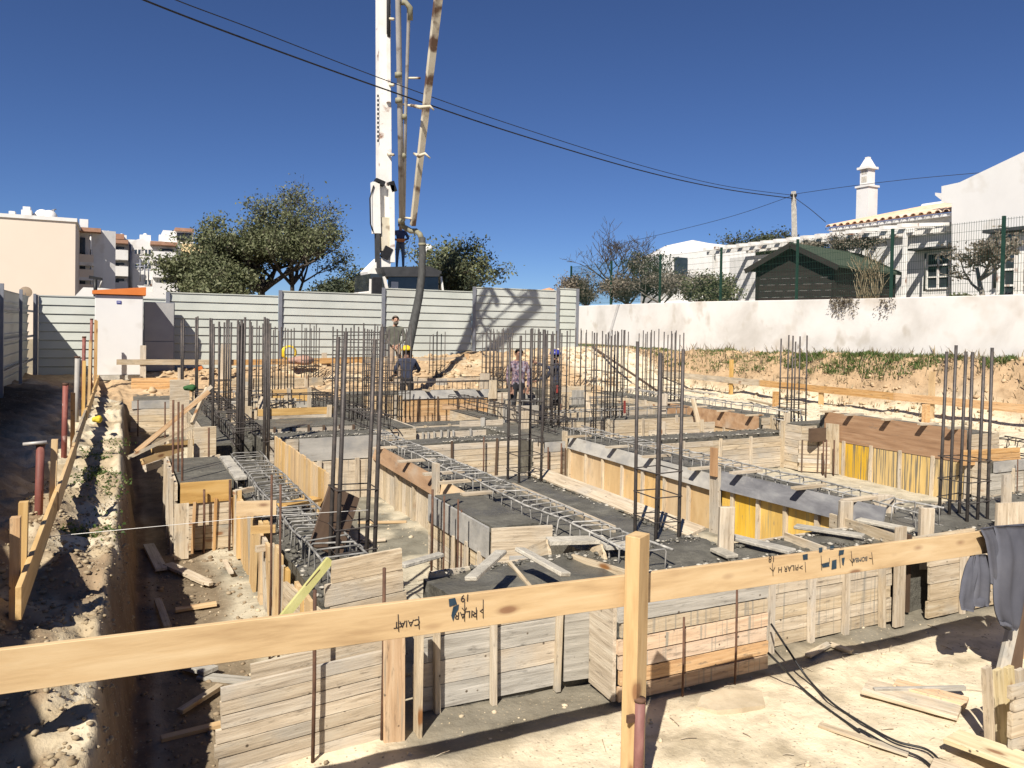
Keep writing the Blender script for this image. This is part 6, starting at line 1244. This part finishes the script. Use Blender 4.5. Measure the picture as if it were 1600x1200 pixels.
# ================================================================ people
def figure(label, loc, rz, pose, mats, hair='hair', scale=1.0, helmet=None, beard=False, face=True):
    """one continuous skinned body (+Y is forward), coloured by the limb each face belongs to; head wear and face are children"""
    J = dict(pelvis=(0, 0, .95), spine=(0, 0, 1.12), chest=(0, .0, 1.32), neck=(0, .01, 1.47), jaw=(0, .03, 1.555), skull=(0, .02, 1.64), crown=(0, .01, 1.705), nose=(0, .135, 1.615))
    for s, n in ((-1, 'L'), (1, 'R')):
        J['hip'+n] = (.09*s, 0, .90); J['knee'+n] = (.11*s, .03, .49); J['ankle'+n] = (.12*s, 0, .09); J['toe'+n] = (.13*s, .17, .035)
        J['sho'+n] = (.185*s, 0, 1.40); J['elb'+n] = (.25*s, .0, 1.13); J['wri'+n] = (.26*s, .08, .89)
    for k, v in pose.items(): J[k] = v
    rad = dict(pelvis=(.155, .115), spine=(.135, .10), chest=(.165, .115), neck=(.058, .058), jaw=(.068, .075), skull=(.078, .095), crown=(.05, .06), nose=(.016, .016), hip=(.095, .095), knee=(.062, .062), ankle=(.045, .045), toe=(.042, .035), sho=(.068, .068), elb=(.048, .048), wri=(.033, .033), palm=(.036, .02), kn=(.011, .011), tip=(.0085, .0085))
    names = list(J); E = [('pelvis', 'spine'), ('spine', 'chest'), ('chest', 'neck'), ('neck', 'jaw'), ('jaw', 'skull'), ('skull', 'crown'), ('skull', 'nose')]
    for n in 'LR':
        E += [('pelvis', 'hip'+n), ('hip'+n, 'knee'+n), ('knee'+n, 'ankle'+n), ('ankle'+n, 'toe'+n), ('chest', 'sho'+n), ('sho'+n, 'elb'+n), ('elb'+n, 'wri'+n), ('wri'+n, 'palm'+n)]
        w_, e_ = Vector(J['wri'+n]), Vector(J['elb'+n]); d = (w_-e_).normalized(); s = -1 if n == 'L' else 1
        side = d.cross(Vector((0, 1, 0.3))).normalized(); 
        if side.length < .1: side = Vector((1, 0, 0))
        pal = w_+d*.075; J['palm'+n] = tuple(pal); curl = side.cross(d).normalized()
        for f in range(4):
            a = pal+side*(f-1.5)*.021+d*.03; L = (.030, .036, .034, .026)[f]
            b = a+d*L+curl*.012; c = b+d*L*.6+curl*.022
            for q, p in (('kn', a), ('kq', b), ('tip', c)): J['%s%d%s' % (q, f, n)] = tuple(p)
            E += [('palm'+n, 'kn%d%s' % (f, n)), ('kn%d%s' % (f, n), 'kq%d%s' % (f, n)), ('kq%d%s' % (f, n), 'tip%d%s' % (f, n))]
        a = w_+d*.03+side*.035*s; b = a+d*.035+side*.02*s; J['kn9'+n] = tuple(a); J['tip9'+n] = tuple(b); E += [('palm'+n, 'kn9'+n), ('kn9'+n, 'tip9'+n)]
    names = list(J); ix = {n: i for i, n in enumerate(names)}
    me = bpy.data.meshes.new('body'); me.from_pydata([J[n] for n in names], [(ix[a], ix[b]) for a, b in E], [])
    ob = bpy.data.objects.new('tmp_body', me); COL.objects.link(ob)
    ob.modifiers.new('skin', 'SKIN')
    def rr_(n):
        for k in sorted(rad, key=len, reverse=True):
            if n.startswith(k): return rad[k]
        return rad['kn']
    for i, n in enumerate(names):
        sv = me.skin_vertices[0].data[i]; sv.radius = rr_(n); sv.use_root = (n == 'pelvis')
    sb = ob.modifiers.new('sub', 'SUBSURF'); sb.levels = 2; sb.render_levels = 2
    dg = bpy.context.evaluated_depsgraph_get(); dg.update()
    bme = bpy.data.meshes.new_from_object(ob.evaluated_get(dg)); bpy.data.objects.remove(ob)
    bme.name = 'body'; bme.materials.clear()
    for m in mats: bme.materials.append(m)       # skin, top, trousers, shoes
    segs = [(Vector(J[a]), Vector(J[b]), a, b) for a, b in E]
    def kind(a, b):
        if b.startswith('toe') or a.startswith('toe'): return 3
        if b.startswith(('hip', 'knee', 'ankle')): return 2
        if b.startswith(('sho', 'spine', 'chest')) or b.startswith('elb') or (b.startswith('wri')): return 1
        if a == 'chest' and b == 'neck': return 1
        return 0
    for p in bme.polygons:
        c = p.center; best = 9; kb = 1
        for a, b, na, nb in segs:
            ab = b-a; t = max(0, min(1, (c-a).dot(ab)/max(ab.length_squared, 1e-9))); d = (c-a-ab*t).length
            if d < best: best = d; kb = kind(na, nb)
            if d == best: kb = kind(na, nb)
        if kb == 1 and c.z < J['pelvis'][2]-.02+.0 and abs(c.x) < .2: kb = 2
        p.material_index = kb; p.use_smooth = True
    t = thing('person', label, 'person', loc, None, rz); t.scale = (scale,)*3
    link('body', bme, t)
    hd = Vector(J['skull'])
    def cap(name, mat, r, zlo, off=(0, 0, 0), sc=(1, 1, 1), brim=None):
        bm = bmesh.new(); bmesh.ops.create_uvsphere(bm, u_segments=14, v_segments=10, radius=r)
        bmesh.ops.delete(bm, geom=[v for v in bm.verts if v.co.z < zlo or (name == 'hair' and v.co.y > .055 and v.co.z < .055)], context='VERTS'); m2 = bpy.data.meshes.new(name)
        bmesh.ops.solidify(bm, geom=list(bm.faces), thickness=.006); bm.to_mesh(m2); bm.free(); m2.materials.append(mat); m2.polygons.foreach_set('use_smooth', [True]*len(m2.polygons))
        o = link(name, m2, t); o.location = hd+Vector(off); o.scale = sc; return o
    if helmet:
        cap('helmet', helmet, .128, -.01, (0, -.005, .035), (1, 1.14, 1.0)); m2 = mesh_from('brim', [(math.cos(a)*.135*q, .02+math.sin(a)*(.165 if math.sin(a) > 0 else .15)*q, 0) for q in (.8, 1.06) for a in [k*math.pi/8 for k in range(16)]], [(k, (k+1) % 16, 16+(k+1) % 16, 16+k) for k in range(16)], helmet)
        o = link('helmet_brim', m2, t); o.location = hd+Vector((0, 0, .03))
    cap('hair', hair_m[hair], .106, -.05, (0, -.015, .012), (.93, 1.08, 1))
    if beard: cap('beard', hair_m[hair], .07, -.2, (0, .055, -.085), (1, .7, .8))
    if face:
        for s in (-1, 1):
            bm = bmesh.new(); bmesh.ops.create_icosphere(bm, subdivisions=1, radius=.012); m2 = bpy.data.meshes.new('eye'); bm.to_mesh(m2); bm.free(); m2.materials.append(black_m); o = link('eye', m2, t); o.location = hd+Vector((.033*s, .088, .005))
            bm = bmesh.new(); bmesh.ops.create_icosphere(bm, subdivisions=2, radius=.03); m2 = bpy.data.meshes.new('ear'); bm.to_mesh(m2); bm.free(); m2.materials.append(mats[0]); o = link('ear', m2, t); o.location = hd+Vector((.083*s, .0, -.015)); o.scale = (.4, .7, 1.1)
        o = link('mouth', box_mesh(.045, .01, .01, lip_m), t); o.location = hd+Vector((0, .088, -.065))
    return t
def flat(name, c, rough=.85): return M(name, [(.3, tuple(x*.8 for x in c)), (.7, tuple(x*1.15 for x in c))], 9, rough=rough, bump=.15, bscale=60)
hair_m = dict(hair=flat('dark_hair', (.02, .016, .013)), grey=flat('greying_hair', (.10, .085, .07)))
lip_m = flat('lips', (.22, .09, .07))
navy = flat('navy_shirt', (.035, .04, .065)); dk = flat('dark_trousers', (.02, .02, .024)); shoe = flat('boots', (.03, .025, .02)); green_j = flat('grey_green_jacket', (.10, .10, .08)); jean = flat('blue_jeans', (.10, .125, .17)); beige = flat('beige_trousers', (.34, .26, .19))
plaid = M('plaid_shirt', [(.38, (.045, .045, .08)), (.5, (.20, .12, .13)), (.62, (.26, .25, .30))], 16, detail=2, rough=.9, bump=.1)
dark_skin = M('tanned_skin', [(.3, (.19, .10, .07)), (.7, (.27, .155, .11))], 6, rough=.6, bump=0)
yellow_h = flat('yellow_helmet', (.72, .50, .03), .4); blue_h = flat('blue_helmet', (.03, .035, .25), .4)
figure('man in navy shirt and yellow helmet seen from behind, bending over the rebar', (6.30, 17.95, -2.28), R(-10), dict(elbL=(-.30, .05, 1.14), wriL=(-.22, .30, 1.08), elbR=(.32, .10, 1.18), wriR=(.34, .36, 1.12), skull=(-.01, .06, 1.63), crown=(-.01, .05, 1.695), jaw=(0, .06, 1.545), nose=(-.01, .175, 1.60)), [dark_skin, navy, dk, shoe], helmet=yellow_h)
figure('bearded man in grey-green jacket guiding the concrete hose', (6.62, 19.85, -1.50), R(175), dict(elbL=(-.26, .06, 1.14), wriL=(-.06, .22, .98), elbR=(.27, .04, 1.14), wriR=(.10, .20, .95)), [skin_m, green_j, beige, shoe], hair='grey', beard=True)
figure('man in plaid shirt standing among the starter bars', (7.95, 15.2, -2.22), R(170), dict(elbL=(-.25, .02, 1.13), wriL=(-.20, .10, .88), elbR=(.25, .0, 1.13), wriR=(.22, .08, .88), skull=(0, .04, 1.63), nose=(0, .15, 1.60)), [dark_skin, plaid, dk, shoe])
figure('man in dark shirt and blue helmet reaching towards the bars', (9.15, 15.6, -2.30), R(75), dict(elbL=(-.25, .20, 1.36), wriL=(-.20, .48, 1.47), elbR=(.27, .12, 1.14), wriR=(.22, .36, 1.05)), [dark_skin, navy, dk, shoe], helmet=blue_h)
op = Vector((9.293, 27.420, 2.214)); figure('boom operator in blue vest and jeans standing on top of the pump truck', (op.x, op.y, 2.06), R(160), dict(elbL=(-.30, .08, 1.15), wriL=(-.08, .26, 1.06), elbR=(.30, .08, 1.15), wriR=(.08, .26, 1.06)), [skin_m, flat('blue_vest', (.06, .075, .14)), jean, shoe])
rc = thing('remote_control', 'small orange remote control box held by the boom operator', 'remote control', (op.x, op.y, 3.1)); q = Vector((op.x-.1, op.y-.33, 3.12)); block(rc, q-Vector((.14, .08, .05)), q+Vector((.14, .08, .05)), orange_paint, 'case', .01); block(rc, q+Vector((-.1, -.05, .05)), q+Vector((.1, .05, .065)), black_m, 'panel')
tb_ = thing('tool_bag', 'dark tool pouch with a red patch hanging at the hip of the blue helmet man', 'tool bag', (9.05, 15.3, -1.5)); block(tb_, (8.86, 15.28, -1.62), (9.12, 15.36, -1.26), dark_metal, 'pouch', .02); block(tb_, (8.95, 15.265, -1.50), (9.04, 15.279, -1.33), flat('red_patch', (.30, .05, .04)), 'patch')

# ================================================================ jacket over the end of the front board
jk = thing('jacket', 'faded navy hooded jacket draped over the right end of the front board', 'jacket', (5.748, 3.300, -1.748))
def drape(name, left, right, y0, depth, seed, nrow=26, ncol=18, fold=.012):
    """closed cloth lobe between two outlines: rounded front with lengthwise folds, flatter back"""
    def interp(pl, t):
        t = t*(len(pl)-1); i = min(int(t), len(pl)-2); f = t-i; return ((pl[i][0]*(1-f)+pl[i+1][0]*f), (pl[i][1]*(1-f)+pl[i+1][1]*f))
    V = []; off = base_of(jk); rr = random.Random(seed); ph = [rr.uniform(0, 6) for _ in range(4)]
    for side in (1, -1):
        for r in range(nrow+1):
            t = r/nrow; a = Vector(GY(*interp(left, t), y0)); b = Vector(GY(*interp(right, t), y0))
            for c in range(ncol+1):
                s = c/ncol; bulge = math.sqrt(max(0, 1-(2*s-1)**2))*depth*(1 if side > 0 else .5)*min(1, .35+2.2*min(t, 1-t*.8))
                f = fold*(math.sin(s*9+ph[0]+t*1.5)+.7*math.sin(s*17+ph[1]-t*2.5)+.6*math.sin(t*9+s*5+ph[2])*t+.9*math.sin((t*7+s*4)*2+ph[3])*max(0, t-.5))*math.sin(math.pi*s)**.7
                V.append(a.lerp(b, s)+Vector((0, -side*bulge-(f if side > 0 else 0), 0))-off)
    n = (nrow+1)*(ncol+1); w_ = ncol+1; F = []
    for r in range(nrow):
        for c in range(ncol):
            q = (r*w_+c, r*w_+c+1, (r+1)*w_+c+1, (r+1)*w_+c); F.append(q[::-1]); F.append(tuple(i+n for i in q))
    for r in range(nrow):
        F.append((r*w_, (r+1)*w_, (r+1)*w_+n, r*w_+n)); F.append((r*w_+ncol, r*w_+ncol+n, (r+1)*w_+ncol+n, (r+1)*w_+ncol))
    for c in range(ncol): F.append((c, c+n, c+1+n, c+1)); F.append((nrow*w_+c, nrow*w_+c+1, nrow*w_+c+1+n, nrow*w_+c+n))
    return link(name, mesh_from(name, V, F, jacket_m, True), jk)
drape('main_fold', [(1552, 822), (1556, 836), (1556, 860), (1553, 890), (1552, 915), (1553, 940), (1556, 958), (1562, 972), (1570, 980)], [(1600, 820), (1604, 840), (1604, 860), (1603, 885), (1599, 912), (1592, 938), (1586, 958), (1579, 972), (1574, 981)], 3.30, .075, 1)
drape('side_fold', [(1531, 826), (1539, 842), (1543, 862), (1546, 885), (1549, 912)], [(1566, 821), (1562, 842), (1560, 865), (1556, 888), (1551, 914)], 3.32, .035, 2, 18, 12)
drape('sleeve', [(1517, 866), (1509, 884), (1502, 910), (1499, 935), (1502, 953)], [(1527, 866), (1522, 886), (1519, 910), (1519, 935), (1519, 952)], 3.40, .04, 3, 20, 10)
drape('sleeve', [(1525, 867), (1522, 888), (1519, 912), (1517, 938), (1517, 944)], [(1541, 866), (1544, 888), (1545, 912), (1543, 938), (1541, 943)], 3.37, .045, 4, 20, 10)
drape('sleeve_cuff', [(1517, 930), (1516, 946)], [(1544, 929), (1542, 945)], 3.37, .050, 5, 5, 10, .006)
drape('hem', [(1561, 970), (1563, 976), (1572, 983)], [(1580, 970), (1579, 977), (1574, 984)], 3.28, .05, 6, 6, 8, .008)
V = [(5.533, 3.360, -1.394), (6.110, 3.360, -1.420), (6.310, 3.470, -1.467), (5.714, 3.470, -1.439)]
drape('collar_over_board', [(1531, 825), (1534, 832)], [(1604, 818), (1604, 830)], 3.37, .07, 7, 6, 16, .006)
# things at the lower right
def smooth_line(pts, k=8):
    P = [Vector(p) for p in pts]; out = []
    for i in range(len(P)-1):
        p0, p1, p2, p3 = P[max(i-1, 0)], P[i], P[i+1], P[min(i+2, len(P)-1)]
        for j in range(k):
            t = j/k; out.append(.5*((2*p1)+(p2-p0)*t+(2*p0-5*p1+4*p2-p3)*t*t+(3*p1-p0-3*p2+p3)*t**3))
    return out+[P[-1]]
def lay(label, a, b, wd, th, m, name='loose_plank', cat='plank', up=None, group=None):
    t = thing(name, label, cat, a, group); a, b = Vector(a), Vector(b); d = (b-a); s = Vector((d.y, -d.x, 0)).normalized()
    plank(t, a, b, wd, th, W[m] if isinstance(m, str) else m, up=up or s, ch=.002); return t
lay('dark sided plank leaning behind the jacket down to the stacked boards', (5.646, 3.240, -2.407), (6.053, 3.400, -2.159), .075, .04, 'old', up=(1, 0, 0))
lay('wide plank leaning behind the hanging jacket, its shade painted dark', (6.071, 3.400, -2.530), (6.285, 3.460, -1.667), .12, .03, 'ply_dark', up=(1, -.3, 0))  # dark board colour carries the shade on this face
lay('fresh post at the right edge of the picture beside the jacket', (6.353, 3.460, -2.683), (6.299, 3.460, -1.598), .08, .07, 'fresh', up=(1, 0, 0))
bx = thing('board_stack', 'stack of pale upright boards at the lower right corner', 'boards', (4.683, 2.696, -2.500))
for i, px in enumerate((1545, 1563, 1580, 1597, 1613)): plank(bx, GY(px+3, 1178, 2.78-.01*i), GY(px-4, 1042+4*(i % 2), 2.80-.01*i), .066, .028, W['blond'] if i % 3 else W['pale'], up=(1, 0, 0))
bx2 = form('small boarded box end at the right edge in the lower corner', (4.62, 2.60), (5.3, 2.55), -2.42, -2.03, 5, 'pale')
lay('pale wide plank slanting across the lower right corner', (4.523, 2.886, -2.440), (4.592, 2.367, -2.400), .20, .03, 'blond'); lay('pale plank lying under the slanting one in the corner', (4.196, 2.789, -2.490), (4.336, 2.491, -2.490), .16, .03, 'pale')
lay('broad weathered plank flat on the sand in the lower right', (4.698, 3.625, -2.485), (4.947, 3.100, -2.480), .24, .028, 'old'); lay('second weathered plank beside the broad one on the sand', (4.896, 3.541, -2.470), (5.084, 3.136, -2.465), .13, .028, 'pink')
lay('long thin pale lath on the sand near the cables', (3.986, 3.404, -2.495), (4.197, 2.931, -2.495), .06, .015, 'pale'); lay('small wood offcut lying on the sand, left piece', (4.743, 4.174, -2.490), (5.079, 4.257, -2.490), .05, .025, 'old'); lay('small wood offcut lying on the sand, right piece', (5.079, 4.257, -2.490), (5.124, 4.076, -2.490), .05, .025, 'old')
lay('perforated grey batten on the sand in the shade of the jacket', (4.673, 3.539, -2.470), (5.247, 3.257, -2.450), .03, .03, 'grey')
for (lab, pts, r) in [('black cable running over the sand from the front form to the corner', [(1205, 975), (1232, 1016), (1262, 1060), (1300, 1098), (1345, 1128), (1400, 1158), (1450, 1172), (1476, 1200), (1490, 1225)], .008), ('second black cable looping beside the first on the sand', [(1200, 1020), (1222, 1042), (1250, 1072), (1290, 1105), (1340, 1140), (1345, 1140), (1390, 1165), (1440, 1185), (1470, 1215)], .008)]:
    o = tube('cable', smooth_line([G(x, y, -2.492 if i > 1 else -2.25-.1*i) for i, (x, y) in enumerate(pts)]), r, black_m, None, 6); tag(o, lab, 'cable')
def slab(label, pts, z, th, mat, name='mortar_slab', cat='mortar'):
    c = Vector(G(*pts[0], z)); t = link(name, None or mesh_from(name, [Vector(G(*p, z))-c+Vector((0, 0, U(-.01, .01))) for p in pts]+[Vector(G(*p, z))-c-Vector((0, 0, th)) for p in pts], [tuple(range(len(pts)))[::-1], tuple(range(len(pts), 2*len(pts)))]+[(i, (i+1) % len(pts), (i+1) % len(pts)+len(pts), i+len(pts)) for i in range(len(pts))], mat)); t.location = c; tag(t, label, cat)
slab('flat slab of dried mortar on the sand in front of the orange form', [(1088, 1104), (1096, 1086), (1130, 1078), (1168, 1072), (1190, 1080), (1196, 1100), (1160, 1108), (1120, 1112)], -2.485, .06, rock_pale)
# string line from the left bank to the starter bars
o = tube('string_line', [(-0.476, 6.057, -1.481), (0.296, 6.558, -1.603), (1.069, 6.276, -1.533), (1.785, 5.967, -1.485)], .0022, white_pnt, None, 4); tag(o, 'thin white string line stretched across the left trench', 'string')
tr_ = [((232, 855), (252, 895), .11, 'grey', 'grey board standing in the left trench'), ((262, 888), (325, 912), .10, 'old', 'short plank lying in the left trench below the fresh boards'), ((300, 905), (330, 915), .05, 'pale', 'small offcut at the end of the short trench plank'), ((246, 940), (262, 985), .06, 'old', 'slim offcut lying in the shade of the left trench'), ((290, 1040), (330, 1056), .12, 'grey', 'grey block behind the big front left form'), ((280, 1120), (345, 1078), .05, 'old', 'crooked stick at the left foot of the front form')]
for a, b, wd, m, lab in tr_: A, B = G(*a, -2.5), G(*b, -2.5); lay(lab, (A[0], A[1], hz(A[0], A[1])+.04), (B[0], B[1], hz(B[0], B[1])+.05), wd, .03, m)
# junk by the hoarding
sp = thing('hose_coil', 'coil of yellow hose standing beside the hoarding', 'hose coil', (4.020, 20.800, -0.866)); c = Vector((4.019, 20.800, -0.781))
for q in range(5): tube('loop', [c+Vector((math.cos(k*.4189+q)*(.15+.012*q), -.05+.025*q, math.sin(k*.4189+q)*(.16+.006*q))) for k in range(15)], .014, yellow_h, sp, 6, True)
def sack(label, px, py, Yp, s, mat):
    bm = bmesh.new(); bmesh.ops.create_icosphere(bm, subdivisions=3, radius=1); rr = random.Random(px)
    for v in bm.verts: n_ = 1+.12*math.sin(v.co.x*5+rr.random()*.3)+.08*math.sin(v.co.y*9+v.co.z*6); v.co = Vector((v.co.x*s[0], v.co.y*s[1], v.co.z*s[2]))*n_
    m2 = bpy.data.meshes.new('sack'); bm.to_mesh(m2); bm.free(); m2.materials.append(mat); m2.polygons.foreach_set('use_smooth', [True]*len(m2.polygons)); o = link('sack', m2); o.location = GY(px, py, Yp); tag(o, label, 'sack')
sack('pinkish sack on the ground beside the yellow coil', 472, 563, 20.6, (.35, .25, .12), flat('pink_sack', (.36, .22, .17)))
sack('small green bag by the timber pile in the left bay', 298, 606, 15.5, (.12, .1, .06), flat('green_bag', (.03, .09, .03)))
sack('tiny yellow rag on the crest of the left bank', 153, 655, 12.4, (.07, .06, .05), flat('yellow_rag', (.55, .42, .04)))
tg = thing('red_tag', 'red painted marker hung on a pin in the far middle bay', 'marker', (9.161, 12.800, -1.636)); plank(tg, (9.147, 12.800, -1.713), (9.141, 12.800, -1.453), .045, .02, flat('red_marker', (.20, .035, .03)), up=(1, 0, 0))
ob = thing('orange_tip', 'small orange plastic piece on the rubble near the hoarding', 'plastic piece', (1.733, 20.200, -1.167)); plank(ob, (1.646, 20.200, -1.182), (1.820, 20.200, -1.121), .08, .04, orange_paint)
for i, (a, b, wd, m, lab) in enumerate([((885, 572), (945, 578), .12, 'old', 'weathered plank lying on the rubble near the end of the wall'), ((925, 588), (1030, 606), .07, 'ply_dark', 'dark batten lying on the pale rubble edge, far one'), ((1040, 598), (1120, 610), .07, 'grey', 'grey batten lying on the pale rubble edge, near one'), ((660, 573), (738, 566), .10, 'orange', 'orange plank lying at the foot of the hoarding'), ((1170, 618), (1260, 636), .08, 'old', 'weathered batten on the rubble left of the six bars')]):
    A, B = G(*a, -1.6), G(*b, -1.6); lay(lab, (A[0], A[1], hz(A[0], A[1])+.06), (B[0], B[1], hz(B[0], B[1])+.06), wd, .04, m)

# scraps, sticks and splinters that litter the dig, each lying on the soil
SCR = [(.62, 7.2), (.75, 5.6), (.9, 6.3), (.55, 5.0), (1.0, 8.2), (2.3, 7.0), (2.6, 8.6), (3.0, 9.4), (2.4, 6.4), (5.2, 8.0), (5.6, 6.6), (5.9, 9.2), (5.3, 10.2), (8.4, 7.2), (9.2, 8.4), (10.2, 7.6), (9.6, 6.3), (8.2, 9.2), (10.5, 9.0)]
for i, (x, y) in enumerate(SCR):
    a = U(0, 6.28); L = U(.12, .32); z = hz(x, y)+.025; d = Vector((math.cos(a), math.sin(a), U(-.05, .05)))*L
    t = thing('wood_scrap', 'small wood scrap lying on the floor of the dig', 'wood scrap', (x, y, z), 'wood scraps on the floor of the dig'); plank(t, Vector((x, y, z))-d, Vector((x, y, z))+d, U(.04, .09), .022, W[random.choice(('old', 'pale', 'fresh', 'grey'))], up=Vector((0, 0, 1)).cross(d))
mb = MB()
for i in range(140):
    x, y = (U(1.6, 7), U(2.6, 4.2)) if i % 2 else (U(2.2, 10.8), U(5.7, 9.8)); z = hz(x, y)+.008; a = U(0, 6.28); L = U(.02, .07); dx, dy = math.cos(a)*L, math.sin(a)*L
    mb.tube([(x-dx, y-dy, z), (x+dx*.2, y+dy*.3, z+.006), (x+dx, y+dy, z)], U(.002, .005), 4)
tag(mb.obj('splinters', W['old']), 'splinters and wire ends scattered over the sand', None, None, 'stuff')
